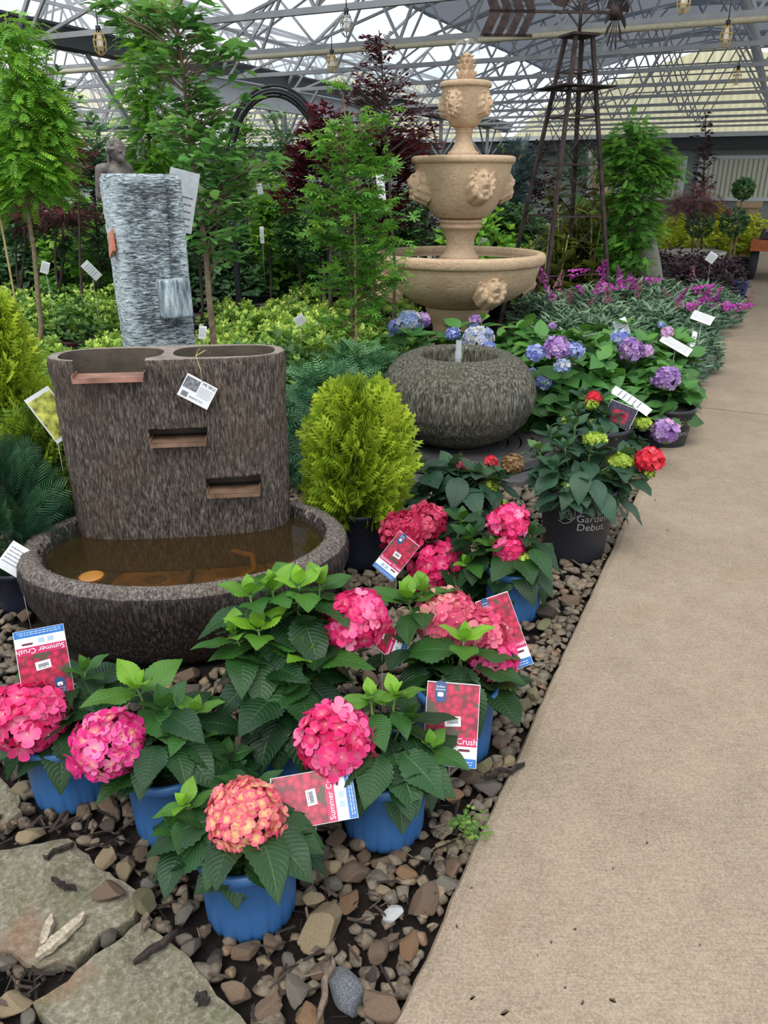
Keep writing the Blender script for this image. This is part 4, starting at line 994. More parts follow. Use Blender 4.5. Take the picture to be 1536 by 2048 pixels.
for s in (-1, 1):                                          # chevron fletching with slots
    for k in range(4):
        x0 = -.42-.105*k+.02
        vs = [(x0, -th, 0), (x0-.075 if k < 3 else x0-.09, -th, 0), (x0-.075-.09 if k < 3 else x0-.18, -th, s*.19), (x0-.09, -th, s*.19)]
        vs += [(x, th, z) for x, _, z in vs]; m.add(vs, [(0, 1, 2, 3), (7, 6, 5, 4), (0, 4, 5, 1), (1, 5, 6, 2), (2, 6, 7, 3), (3, 7, 4, 0)])
    for z in (.0, .185): m.box((-.60-(.045 if z else 0), 0, s*z), (.44, .012, .024))
vane(m, 'tail_fletching')
m = MB()
for k in range(14):                                        # wheel seen nearly edge-on
    a = 2*PI*k/14; d = Vector((0, math.cos(a), math.sin(a))); tt = Vector((.25, -math.sin(a), math.cos(a)))
    m.add([d*.06+Vector((.32, 0, 0)), d*.27-tt*.045+Vector((.32, 0, 0)), d*.30+Vector((.32, 0, 0)), d*.27+tt*.045+Vector((.32, 0, 0)), d*.06+Vector((.326, 0, 0)), d*.27-tt*.045+Vector((.326, 0, 0)), d*.30+Vector((.326, 0, 0)), d*.27+tt*.045+Vector((.326, 0, 0))], [(0, 1, 2, 3), (7, 6, 5, 4), (0, 4, 5, 1), (1, 5, 6, 2), (2, 6, 7, 3), (3, 7, 4, 0)])
m.tube([(.27, 0, 0), (.36, 0, 0)], .06, 14)
me = m.mesh('wind_wheel'); vw = link('wind_wheel', me, M_RUST, wm, (0, 0, ZT+zv)); me.transform(ax)
m = MB()
for k in range(9):
    a = PI*k/8; m.tube([(0, 0, .0), (math.cos(a)*.16, 0, math.sin(a)*.16)], .005, 4)
m.tube([(math.cos(PI*i/12)*.16, 0, math.sin(PI*i/12)*.16) for i in range(13)], .007, 4)
m.add([(-.24, 0, .05), (-.14, 0, .03), (-.10, 0, .10), (-.13, 0, .2), (-.17, 0, .14), (-.25, 0, .2), (-.22, 0, .12), (-.30, 0, .1)], [(0, 1, 2, 3, 4, 5, 6, 7)]); m.add([(-.24, .006, .05), (-.14, .006, .03), (-.10, .006, .10), (-.13, .006, .2), (-.17, .006, .14), (-.25, .006, .2), (-.22, .006, .12), (-.30, .006, .1)], [(7, 6, 5, 4, 3, 2, 1, 0)])
vane(m, 'sunburst_ornament')
# ---- garden arch -------------------------------------------------------------------------
AP = at_z(482, 640, 0); AC = at_y(480, 560, 7.3); ar = empty('garden_arch', (AC.x+.36, 7.6, 0), math.radians(8), 'black metal garden arch with ladder sides behind the trees', 'arch')
aw, ad, zs = .86, .30, at_y(500, 300, 7.4).z
for s in (-1, 1):
    for d in (-1, 1): m = MB(); m.beam((s*aw/2, d*ad/2, 0), (s*aw/2, d*ad/2, zs), .045); m.box((s*aw/2, d*ad/2, zs+.02), (.055, .055, .03)); m.build('post', M_BLACK, ar)
    m = MB()
    for z in (.3, .75, 1.15, 1.5): m.beam((s*aw/2, -ad/2, z), (s*aw/2, ad/2, z), .03)
    for y in (-.08, .08): m.beam((s*aw/2, y, .3), (s*aw/2, y, zs+.1), .012)
    m.build('ladder_side', M_BLACK, ar)
for d in (-1, 1):
    m = MB(); rr_ = aw/2-.03; m.tube([(math.cos(PI*i/24)*rr_, d*ad/2, zs-.25+.25*(1 if False else 0)+ (zs*0)+math.sin(PI*i/24)*rr_*1.45+.12) for i in range(25)], .015, 8)
    m.tube([(math.cos(PI*i/24)*(rr_+.05), d*ad/2, zs-.13+math.sin(PI*i/24)*(rr_*1.45+.05)) for i in range(25)], .012, 8); m.build('hoop', M_BLACK, ar)
m = MB()
for i in range(2, 23, 3): m.tube([(math.cos(PI*i/24)*rr_, -ad/2, zs-.13+math.sin(PI*i/24)*rr_*1.45), (math.cos(PI*i/24)*rr_, ad/2, zs-.13+math.sin(PI*i/24)*rr_*1.45)], .009, 6)
m.build('rungs', M_BLACK, ar)
# ---- whale-like stone ----------------------------------------------------------------------
q0 = at_y(1312, 545, 8.5); q1 = at_y(1318, 402, 8.5); hh = q1.z
m = MB(); L_ = []
for i in range(25):
    t = i/24; z = .0+hh*t; w = .145*math.sin(PI*min(1, .26+.70*t))**.72+.004; L_.append((w, z, .05*math.sin(t*5.5)-.05*t*t))
vs = []; n = 28
for w, z, off in L_:
    for k in range(n):
        a = 2*PI*k/n; vs.append((math.cos(a)*w+off, math.sin(a)*w*.7, z))
m.add(vs, [(i*n+k, i*n+(k+1) % n, (i+1)*n+(k+1) % n, (i+1)*n+k) for i in range(24) for k in range(n)]+[tuple(24*n+k for k in range(n)), tuple(range(n-1, -1, -1))], 0, True)
o = m.build('standing_stone', plain('smooth_grey_stone', srgb(122, 118, 106), .5, var=.2, scale=5), None, (q1.x-.03, 8.5, 0)); tag(o, 'smooth tapering grey standing stone beside the tall green maple', 'sculpture')
# ---- orange nursery cart ----------------------------------------------------------------------
M_ORANGE = plain('orange_painted_wood', srgb(176, 92, 44), .6, var=.2); M_TYRE = plain('black_rubber', srgb(38, 40, 42), .8); M_TRAY = plain('black_plastic_tray', srgb(36, 38, 42), .5)
ct0 = at_z(1522, 556, .04); ct = empty('nursery_cart', (ct0.x+.24, ct0.y+.10, .04), -YAW, 'orange nursery cart with black rubber wheels on the concrete path', 'cart')
m = MB(); m.box((0, 0, .50), (.70, 1.3, .035)); m.box((-.34, 0, .44), (.035, 1.3, .12)); m.box((.34, 0, .44), (.035, 1.3, .12)); m.box((0, -.64, .44), (.70, .035, .12)); m.build('deck', M_ORANGE, ct)
m = MB()
for s in (-1, 1):
    for y in (-.45, .45): m.box((s*.28, y, .37), (.05, .05, .24))
m.build('frame', M_ORANGE, ct)
for s in (-1, 1):
    for y in (-.42, .42):
        w = MB(); w.lathe([(.09, -.05), (.16, -.055), (.195, -.04), (.205, 0), (.195, .04), (.16, .055), (.09, .05), (.07, .02), (.07, -.02), (.09, -.05)], 28); o = w.build('wheel', M_TYRE, ct, (s*.29, y, .205)); o.rotation_euler = (0, PI/2, 0)
        h = MB(); h.lathe([(.001, -.03), (.09, -.03), (.09, .03), (.001, .03)], 16); hh_ = h.build('hub', M_STEEL, o)
for i in range(5):
    o = MB(); o.box((0, 0, .04), (.26, .26, .06), taper=1.0)
    for a in range(3):
        for b in range(3): o.lathe([(.028, 0), (.036, .09), (.033, .09), (.001, .07)], 10, c=(-.085+.085*a, -.085+.085*b, .03))
    o = o.build('pot_tray', M_TRAY); o.location = Vector(ct.location)+(Matrix.Rotation(-YAW, 3, 'Z') @ Vector(((i % 2)*.34-.17, -.5+.33*(i//2), .625))); o.rotation_euler = (0, 0, -YAW); tag(o, 'black plastic tray of small pots riding on the orange cart', 'tray', 'black pot trays on the cart')
ct.scale = (1.15, 1.15, 1.2)
# ---- pots, urn planter and far fountain ------------------------------------------------------
M_TERRA = plain('weathered_tan_planter', srgb(168, 142, 112), .8, var=.15, scale=10)
p = at_y(1500, 402, 15.0); m = MB(); m.box((0, 0, p.z-.06), (.42, .42, .10)); m.box((0, 0, p.z-.30), (.32, .32, .40)); m.box((0, 0, (p.z-.5)/2), (.40, .40, p.z-.5)); o = m.build('square_urn_planter', M_TERRA, None, (p.x, 15, 0)); o.rotation_euler = (0, 0, -YAW); tag(o, 'square tan stone pedestal planter before the far door', 'planter')
p = at_y(1207, 335, 11.5); FZ = p.z; r = empty('distant_tiered_fountain', (p.x, 11.5, 0), 0, 'distant tan tiered fountain half hidden by the tall green maple', 'fountain')
m = MB(); m.lathe(fine([(.3, 0), (.2, .25), (.2, .5), (.45, .66), (.5, .78), (.48, .80), (.3, .74), (.16, .76), (.14, .95), (.28, 1.12), (.30, 1.2), (.1, 1.18), (.08, 1.4), (.17, 1.55), (.16, 1.6), (.03, 1.62), (.05, FZ-.06), (.001, FZ)], 3), 36); m.build('body', M_SAND, r)
# ---- plant materials --------------------------------------------------------------
G = srgb
M_HY = leafmat('hydrangea_leaf', G(24, 58, 34), G(136, 188, 52), G(58, 108, 44), .22, .34, 6.5)
M_HYB = leafmat('blue_hydrangea_leaf', G(44, 86, 44), G(134, 182, 74), G(80, 134, 62), .22, .38, 7)
M_HYG = leafmat('grey_green_hydrangea_leaf', G(44, 76, 58), G(126, 160, 70), G(66, 104, 66), .2, .42, 7)
M_STEM = plain('green_stem', G(96, 128, 62), .6); M_STEMR = plain('reddish_stem', G(128, 84, 66), .6)
M_WOOD = plain('tan_bark', G(132, 112, 90), .85, var=.3, scale=40, bump=.002); M_WOODD = plain('dark_bark', G(70, 58, 50), .85, var=.3, scale=40)
M_CANE = plain('bamboo_stake', G(186, 160, 112), .6)
M_SOILP = plain('potting_soil', G(40, 32, 26), .95, var=.4, scale=60, bump=.006)
def pot_mat(name, col, rough=.42): return plain(name, col, rough, var=.06, scale=6)
M_BLUE = pot_mat('blue_plastic_pot', G(54, 100, 152)); M_BLK = pot_mat('black_plastic_pot', G(34, 36, 42), .45); M_NAVY = pot_mat('navy_black_pot', G(26, 30, 46), .4)
M_BURG = pot_mat('burgundy_pot', G(88, 38, 52), .45); M_WPOT = pot_mat('white_pot', G(206, 208, 206), .45)
def flowermat(name, stops, trans=.3, center=None, cw=.5):
    t = NT(name); a = t.n('ShaderNodeAttribute'); a.attribute_name = 'tint'; s = t.n('ShaderNodeSeparateColor'); t.l(a.outputs['Color'], s.inputs[0])
    col = t.ramp(s.outputs[0], stops)
    uv = t.n('ShaderNodeTexCoord').outputs['UV']; x = t.n('ShaderNodeSeparateXYZ'); t.l(uv, x.inputs[0])
    if center: cf = t.ramp(x.outputs[1], [(.12, (cw, cw, cw, 1)), (.62, (0, 0, 0, 1))]); col = t.mix(cf, col, center)
    vein = t.noise(t.coord('UV', (14, 2, 1)), 2, 3)
    col = t.mix(t.math('MULTIPLY', vein, .25), col, (1, .85, .9, 1), 'MULTIPLY')
    sh = t.bsdf(col, .5, 0, None, .3); tr = t.n('ShaderNodeBsdfTranslucent'); t.l(col, tr.inputs[0])
    m = t.n('ShaderNodeMixShader'); m.inputs[0].default_value = trans; t.l(sh, m.inputs[1]); t.l(tr.outputs[0], m.inputs[2]); return t.done(m.outputs[0])
M_PINK = flowermat('hot_pink_petals', [(0, G(222, 36, 104)), (.5, G(240, 62, 134)), (.85, G(248, 104, 164)), (1, G(252, 160, 194))], .3, G(252, 190, 200), .35)
M_MAG = flowermat('deep_magenta_petals', [(0, G(210, 30, 120)), (.5, G(238, 62, 150)), (1, G(250, 140, 196))], .3, G(250, 226, 170), .45)
M_CRIM = flowermat('aged_crimson_petals', [(0, G(160, 26, 66)), (.5, G(208, 50, 96)), (1, G(236, 110, 136))])
M_SALM = flowermat('pink_and_cream_petals', [(0, G(232, 82, 122)), (.5, G(242, 122, 140)), (1, G(240, 160, 140))], .3, G(238, 220, 140), .95)
M_ROSE = flowermat('faded_rose_petals', [(0, G(222, 74, 120)), (.5, G(240, 128, 152)), (.85, G(240, 176, 168)), (1, G(222, 206, 150))])
M_BLUEF = flowermat('blue_petals', [(0, G(112, 130, 200)), (.5, G(152, 166, 220)), (1, G(198, 208, 234))])
M_LILAC = flowermat('lilac_petals', [(0, G(150, 108, 178)), (.5, G(182, 146, 204)), (.8, G(208, 180, 222)), (1, G(228, 172, 206))])
M_PALEF = flowermat('pale_blue_cream_petals', [(0, G(130, 158, 206)), (.5, G(176, 190, 216)), (1, G(224, 220, 206))])
M_REDF = flowermat('red_petals', [(0, G(206, 28, 48)), (.6, G(232, 56, 78)), (1, G(240, 110, 120))])
M_LIMEF = flowermat('lime_green_florets', [(0, G(140, 176, 50)), (1, G(198, 216, 96))])
M_PURP = flowermat('magenta_purple_spike', [(0, G(146, 36, 130)), (.6, G(190, 56, 172)), (1, G(218, 108, 200))])
M_EYE = plain('floret_eye', G(214, 190, 150), .5)
EYE = Tmpl([(.09*math.cos(a)*1, .09*math.sin(a), .03) for a in [PI/3*i for i in range(6)]]+[(0, 0, .12)], [(i, (i+1) % 6, 6) for i in range(6)], [(0, 0)]*7)

def flower_head(root, c, r, mat, name='flower_head', n=None, flat=.85, fs=.30, tint=(0, 1), seed=0, up=(0, 0, 1)):
    """a mophead: four-petalled florets over a slightly flattened ball; c in the root's frame"""
    q = random.Random(seed*13+5); L = Leaves(); E = Leaves(); n = n or 92; c = Vector(c); U = Vector(up).normalized()
    for i in range(n):
        k = (i+.5)/n; z = 1-1.72*k; ph = i*2.39996+q.uniform(-.25, .25); rr = math.sqrt(max(0, 1-z*z)); d = Vector((rr*math.cos(ph), rr*math.sin(ph), z))
        d = U.rotation_difference(Vector((0, 0, 1))).inverted() @ d if U.z < .999 else d
        s = r*fs*q.uniform(.8, 1.2); rad = r*q.uniform(.80, 1.0)*(1+.16*mnoise.noise(d*1.8+Vector((seed*1.7, 0, 0))))
        p = c+Vector((d.x*rad, d.y*rad, d.z*rad*flat)); nn = (d+Vector((q.uniform(-.35, .35), q.uniform(-.35, .35), q.uniform(-.25, .35)))).normalized()
        t = Vector((q.uniform(-1, 1), q.uniform(-1, 1), q.uniform(-1, 1))); M = frame(p, t-nn*t.dot(nn), nn, s)
        ti = tint[0]+(tint[1]-tint[0])*q.random()**1.1
        L.add(q.choice(FLO), M, ti, q.random()); E.add(EYE, M, .5)
    o = L.build(name, mat, root); e = E.build('floret_eyes', M_EYE, o) if n >= 60 else None
    m = MB(); m.tube([c*1.0+Vector((0, 0, -r*.2)), c+Vector((0, 0, -r*.9))], r*.5, 8); f = m.build('flower_core', M_STEM, o)
    return o

def pot(root, r, h, mat, ridged=True, name='pot', lip=.012, taper=.8):
    m = MB(); n = 56; rb = r*taper
    prof = [(.001, .004), (rb-.003, .0), (rb, .004), (rb+.001, .018), (rb+.3*(r-rb), h*.35), (r-.002, h-.03), (r, h-.028), (r+lip*.5, h-.024), (r+lip*.5, h-.002), (r+lip*.1, h), (r-.006, h), (r-.008, h-.03), (.001, h-.035)]
    fn = (lambda a, z: 1-(.06*max(0, math.sin(a*17))**4 if z < .019 else 0)) if ridged else None
    m.lathe(prof, n*2 if ridged else n, fn=fn)
    o = m.build(name, mat, root); s = MB(); s.lathe([(.001, h-.022), (r*.6, h-.02), (r-.008, h-.028)], 24, fn=lambda a, z: 1+.02*math.sin(a*7)); s.build('soil', M_SOILP, root)
    return o

def rosette(L, ST, base, tip, size, age, q, n_pairs=5, T=HY, droopmax=1.0, spread=1.0, bright=1.0):
    base, tip = Vector(base), Vector(tip); ax = (tip-base).normalized(); mid = base.lerp(tip, .5)+Vector((q.uniform(-.01, .01), q.uniform(-.01, .01), -.01))
    ST.tube([base, mid, tip], [.0042, .0036, .0028], 6)
    ax2 = (ax*.4+Vector((0, 0, .8))).normalized(); a0 = q.uniform(0, 6.28)
    X = ax2.orthogonal().normalized(); Y = ax2.cross(X)
    for k in range(n_pairs):
        f = k/(n_pairs-1) if n_pairs > 1 else 0      # 0 = newest at the tip
        el = math.radians([68, 48, 26, 6, -14, -30][min(k, 5)])+q.uniform(-.15, .15)
        s = size*[.42, .66, .9, 1.05, 1.05, .95][min(k, 5)]*q.uniform(.85, 1.12)
        p = tip.lerp(base, min([0, .03, .1, .24, .42, .6][min(k, 5)], [0, .008, .022, .045, .07, .095][min(k, 5)]/max(.02, (tip-base).length)))
        ag = max(0, min(1, age-[-.0, .12, .45, .75, .95, 1.0][min(k, 5)]*bright))
        for h in (0, 1):
            a = a0+k*PI/2+h*PI+q.uniform(-.2, .2); d = (X*math.cos(a)+Y*math.sin(a))*math.cos(el)*spread+ax2*math.sin(el)
            pet = p+d.normalized()*s*.10; ST.tube([p, pet+d*.004], .0020, 5, cap=False)
            t = T[0] if len(T) < 3 else (T[3] if k == 0 and len(T) > 3 else T[min(len(T)-1-(1 if len(T) > 3 else 0), q.choice((0, 1, 1, 2) if k > 1 else (0, 0, 1)))])
            L.add(t, frame(pet, d, ax2+Vector((0, 0, .5)), s, q.uniform(-.25, .25)), ag, q.random())

def hydrangea(name, P, r, h, label, shoots, flowers=(), potm=None, leafm=None, size=.135, seed=1, T=HY, cat='plant', group=None, filler=10, ridged=True, taper=.92, keep=True, spread_r=None):
    """P: foot of the pot; shoots: (px, py, dy, age, size factor); flowers: (px, py, dy, r_px, material, kwargs) - dy is the depth offset from the pot"""
    q = random.Random(seed); root = empty(name, P, 0, label, cat, group); 
    if keep: KEEP.append((P.x, P.y, r*taper+.015))
    if potm: pot(root, r, h, potm, ridged, taper=taper)
    L = Leaves(); ST = MB(); c = Vector((0, 0, h-.02))
    for sh in shoots:
        px, py, dy, age, sf = sh[:5]; tip = at_y(px, py, P.y+dy)-P; b = c+Vector((max(-r*.6, min(r*.6, tip.x*.4)), max(-r*.6, min(r*.6, tip.y*.4)), 0))
        rosette(L, ST, b, tip, size*sf, age, q, sh[5] if len(sh) > 5 else 5, T)
    for i in range(filler):
        a = q.uniform(0, 6.28); rr_ = (spread_r or r*1.0)*q.uniform(.6, 1.15); zz = q.uniform(.02, .11); d = Vector((math.cos(a), math.sin(a), q.uniform(-.5, .15)))
        p = c+Vector((math.cos(a)*rr_*.55, math.sin(a)*rr_*.55, zz)); ST.tube([c+Vector((0, 0, 0)), p], .002, 4, cap=False)
        L.add(q.choice(T[1:3]), frame(p, d, (0, 0, 1), size*q.uniform(.8, 1.1), q.uniform(-.3, .3)), q.uniform(0, .15), q.random())
    for i, fl in enumerate(flowers):
        px, py, dy, rp, mt = fl[:5]; kw = fl[5] if len(fl) > 5 else {}; w = at_y(px, py, P.y+dy); dep = w.y*CP+(H-w.z)*SP; rad = rp*dep/FPX
        cc = w-P; ST.tube([c, c.lerp(cc, .5)+Vector((0, 0, .01)), cc], .0035, 6); flower_head(root, cc, rad, mt, seed=seed*7+i, **kw)
    L.build('foliage', leafm or M_HY, root); ST.build('stems', M_STEM, root)
    return root
def footprint(px, py_front, rb):
    """pot centre from the pixel of its front bottom edge"""
    p = at_z(px, py_front, 0); return Vector((p.x*(p.y+rb)/p.y, p.y+rb, 0))

RP, HP = .108, .205
PA = footprint(510, 1873, .08); PB = footprint(768, 1697, .08); PC_ = footprint(160, 1622, .08); PD = footprint(362, 1690, .08)
PE_ = footprint(590, 1580, .08); PF = footprint(905, 1530, .08); PG = footprint(1022, 1245, .08); PH = footprint(880, 1215, .08)
hydrangea('potted_hydrangea', PA, RP, HP, 'hydrangea with one coral and cream bloom in the frontmost blue pot', [(372, 1612, .02, 1.0, .62, 4), (500, 1600, .10, .35, .9), (430, 1650, .0, .3, .95, 5), (560, 1660, .02, .2, .95), (500, 1700, -.06, .15, .8), (360, 1660, 0, .45, .8, 4)], [(490, 1630, -.03, 76, M_SALM, dict(n=240, fs=.18))], M_BLUE, seed=3, filler=14)
hydrangea('potted_hydrangea', PB, RP, HP, 'hydrangea with a full hot pink bloom in the blue pot standing beside the path tags', [(742, 1392, .03, 1.1, .62, 4), (790, 1388, .05, 1.1, .66, 4), (820, 1440, .05, .35, .85, 5), (860, 1500, .0, .75, .8, 5), (740, 1500, .04, .1, .9), (800, 1560, -.07, .1, .8), (700, 1530, .02, .1, .9)], [(672, 1478, -.03, 76, M_PINK, dict(n=130, fs=.27, flat=.9))], M_BLUE, seed=4, filler=12)
hydrangea('potted_hydrangea', PC_, RP, HP, 'hydrangea with a big hot pink bloom in the leftmost blue pot', [(170, 1345, .05, .6, .8, 5), (110, 1400, .06, .2, 1), (190, 1410, .0, .15, 1.0), (60, 1380, .04, .5, .8), (125, 1440, -.05, .1, 1)], [(58, 1432, -.06, 73, M_PINK, dict(n=110, fs=.30))], M_BLUE, seed=5, filler=14)
hydrangea('potted_hydrangea', PD, RP, HP, 'hydrangea with bright young leaves and a magenta bloom behind the frontmost blue pot', [(275, 1378, .06, 1.05, .98, 5), (392, 1425, .04, .75, .8, 5), (330, 1420, .03, .3, 1.0), (380, 1490, .0, .45, .9), (445, 1520, .0, .3, .9), (300, 1480, -.02, .15, 1), (470, 1545, -.02, .2, .8)], [(218, 1486, -.06, 70, M_MAG, dict(n=110, fs=.29, tint=(0, 1)))], M_BLUE, seed=6, filler=14)
hydrangea('potted_hydrangea', PE_, .112, .22, 'large leafy hydrangea with lime shoot tips and one bloom before the oval basin', [(516, 1258, .02, 1.08, .95, 5), (470, 1272, .02, .9, .8, 4), (618, 1318, .02, .95, 1.05, 6), (545, 1180, .12, .95, .9, 5), (598, 1172, .12, 1.0, .9, 5), (500, 1190, .10, .85, .8, 5), (640, 1165, .16, .9, .8, 4), (560, 1240, .08, .5, 1.0, 5), (560, 1380, -.05, .2, 1.05), (650, 1260, .12, .3, .9), (530, 1330, .0, .2, 1.05)], [(708, 1238, .12, 62, M_PINK, dict(n=110, fs=.29))], M_BLUE, size=.15, seed=7, filler=14)
hydrangea('potted_hydrangea', PF, .112, .22, 'hydrangea carrying a chain of faded rose blooms in the blue pot behind the big tag', [(928, 1282, .0, 1.0, .95, 6), (812, 1195, .16, 1.0, .85, 5), (845, 1180, .18, .9, .7, 4), (865, 1330, .04, .4, .9, 5), (985, 1370, .0, .25, .9, 5), (800, 1290, .08, .3, .9)], [(892, 1232, .14, 58, M_ROSE, dict(n=80, fs=.33)), (958, 1268, .10, 56, M_ROSE, dict(n=80, fs=.33, tint=(0, .7))), (985, 1320, .05, 46, M_PINK, dict(n=70, fs=.34, tint=(.4, 1)))], M_BLUE, size=.15, seed=8, filler=10)
hydrangea('potted_hydrangea', PG, RP, HP, 'hydrangea with two hot pink blooms in the blue pot beside the black printed pot', [(985, 1092, .0, .7, .8, 5), (1040, 1130, -.02, .3, .9), (1075, 1120, .02, .15, 1.0, 5), (940, 1075, .06, .3, 1.0), (1000, 1150, -.04, .2, .8), (938, 1130, .0, .9, .7, 4), (1060, 1070, .05, .2, .9)], [(1016, 1046, .05, 40, M_PINK, dict(n=80, fs=.33)), (1018, 1102, -.02, 32, M_PINK, dict(n=60, fs=.36)), (1048, 1118, -.06, 14, M_LIMEF, dict(n=50, fs=.3, name='green_bud'))], M_BLUE, seed=9, filler=12)
hydrangea('potted_hydrangea', PH, .09, .12, 'hydrangea with three crimson blooms in a hidden pot in front of the round urn', [(940, 1180, -.04, .85, .8, 5), (920, 1120, .02, .35, .95), (860, 1090, .05, .3, .95), (880, 1180, -.02, .2, 1.0), (925, 1040, .1, .4, 1.0), (985, 1160, .0, .3, .9)], [(806, 1066, .05, 44, M_CRIM, dict(n=80, fs=.34)), (852, 1044, .08, 40, M_CRIM, dict(n=70, fs=.34)), (872, 1134, .0, 56, M_PINK, dict(n=110, fs=.3, tint=(0, .6)))], M_BLK, seed=10, filler=10)
PI_ = Vector((at_y(925, 1000, 3.28).x, 3.28, 0))
hydrangea('potted_hydrangea', PI_, .12, .20, 'broad-leaved green hydrangea with small pink buds right in front of the grate', [(840, 935, .05, .5, 1.15, 5), (905, 940, .12, .3, 1.1), (955, 950, .05, .4, 1.1, 5), (900, 985, .0, .2, 1.15), (1000, 960, .05, .25, 1.0), (930, 1010, -.04, .35, 1.0), (850, 990, .0, .3, 1.1), (985, 1015, -.02, .5, .9)], [(925, 930, .14, 16, M_ROSE, dict(n=36, fs=.4)), (982, 922, .12, 13, M_REDF, dict(n=26, fs=.42)), (1025, 928, .1, 22, flowermat('dried_tan_florets', [(0, G(120, 84, 60)), (1, G(190, 160, 110))]), dict(n=60, fs=.3)), (980, 972, .02, 17, M_LIMEF, dict(n=50, fs=.3)), (1000, 1008, -.03, 14, M_LIMEF, dict(n=40, fs=.3))], M_BLK, leafm=M_HYG, size=.15, seed=11, filler=14)
# ---- black printed pot with the red and lime hydrangea
PJ = footprint(1142, 1131, .13)
def pot_print(root, body, r, h, size, zc, phi0, taper, mt, curve=True):
    me = textmesh(body, size)
    for v in me.vertices:
        x, y = v.co.x, v.co.y; z = zc+y; rr_ = r*taper+(r-r*taper)*(z/h)+.0025; a = phi0+x/rr_
        v.co = Vector((math.sin(a)*rr_, -math.cos(a)*rr_, z))
    link('lettering', me, mt, root)
M_SILV = plain('silver_print', G(150, 152, 152), .5)
rj = hydrangea('printed_pot_hydrangea', PJ, .165, .325, 'hydrangea with lime and red heads in the black pot printed with white script', [(1130, 895, .02, .45, .95), (1180, 905, .0, .4, .95), (1110, 935, -.04, .3, .95), (1160, 960, -.08, .3, 1.0), (1215, 960, -.04, .3, 1.0), (1250, 915, .02, .25, 1.0), (1075, 900, .06, .75, .8), (1200, 870, .1, .4, .9), (1275, 950, .0, .2, .9), (1120, 985, -.1, .35, .9), (1235, 1000, -.1, .1, 1.0), (1090, 960, -.02, .3, .95), (1150, 1000, -.12, .4, .8), (1150, 850, .16, .4, .9), (1100, 870, .15, .5, .8)],
   [(1190, 878, .05, 23, M_LIMEF, dict(n=70, fs=.28, flat=.5)), (1242, 920, .0, 24, M_LIMEF, dict(n=70, fs=.28, flat=.5)), (1300, 920, -.02, 27, M_REDF, dict(n=60, fs=.34)), (1138, 970, -.1, 13, M_LIMEF, dict(n=40, fs=.3)), (1168, 998, -.12, 14, M_REDF, dict(n=30, fs=.4)), (1298, 946, -.03, 12, M_LIMEF, dict(n=30, fs=.3))], M_BLK, leafm=M_HYG, size=.125, seed=12, filler=26, ridged=False, taper=.78, spread_r=.22)
for txt, zc in (('Garden', .225), ('Debut.', .185)): pot_print(rj, txt, .165, .325, .047, zc, .20, .78, M_SILV)
def swoosh(root, r, h, taper, mt, pts, w=.0016):
    m = MB()
    P = []
    for x, z in pts:
        rr_ = r*taper+(r-r*taper)*(z/h)+.003; P.append((math.sin(x/rr_)*rr_, -math.cos(x/rr_)*rr_, z))
    m.tube(P, w, 5); m.build('leaf_emblem', mt, root)
swoosh(rj, .165, .325, .78, M_SILV, [(-.115, .205), (-.09, .195), (-.065, .205), (-.05, .225), (-.02, .255), (.02, .258)])
swoosh(rj, .165, .325, .78, M_SILV, [(-.06, .215), (-.09, .23), (-.105, .255), (-.10, .285), (-.075, .265), (-.06, .24), (-.06, .215)])
swoosh(rj, .165, .325, .78, M_SILV, [(-.06, .218), (-.075, .25), (-.07, .29), (-.05, .265), (-.048, .24), (-.06, .218)])
PK = Vector((at_y(1200, 830, 4.0).x, 4.0, 0))
hydrangea('red_bud_hydrangea', PK, .165, .30, 'hydrangea with lime buds and one red head standing behind the black printed pot', [(1150, 820, .0, .5, .9), (1200, 800, .05, .4, .9), (1130, 850, -.05, .5, .85), (1230, 850, -.02, .3, .95), (1180, 860, -.08, .4, .9), (1260, 880, -.02, .25, .95), (1120, 870, -.06, .6, .8), (1285, 900, -.04, .2, .9), (1210, 830, -.04, .35, .9), (1170, 790, .1, .45, .9), (1240, 820, .05, .3, .9)],
   [(1187, 797, .02, 15, M_REDF, dict(n=36, fs=.38)), (1183, 808, .0, 14, M_LIMEF, dict(n=40, fs=.3)), (1286, 846, -.02, 17, M_LIMEF, dict(n=50, fs=.3, flat=.5)), (1132, 842, -.04, 10, M_LIMEF, dict(n=26, fs=.32)), (1182, 845, -.04, 9, M_LIMEF, dict(n=26, fs=.32)), (1330, 862, -.02, 26, M_LILAC, dict(n=70, fs=.3))], M_BLK, leafm=M_HYG, size=.125, seed=13, T=HY, filler=16, ridged=False)

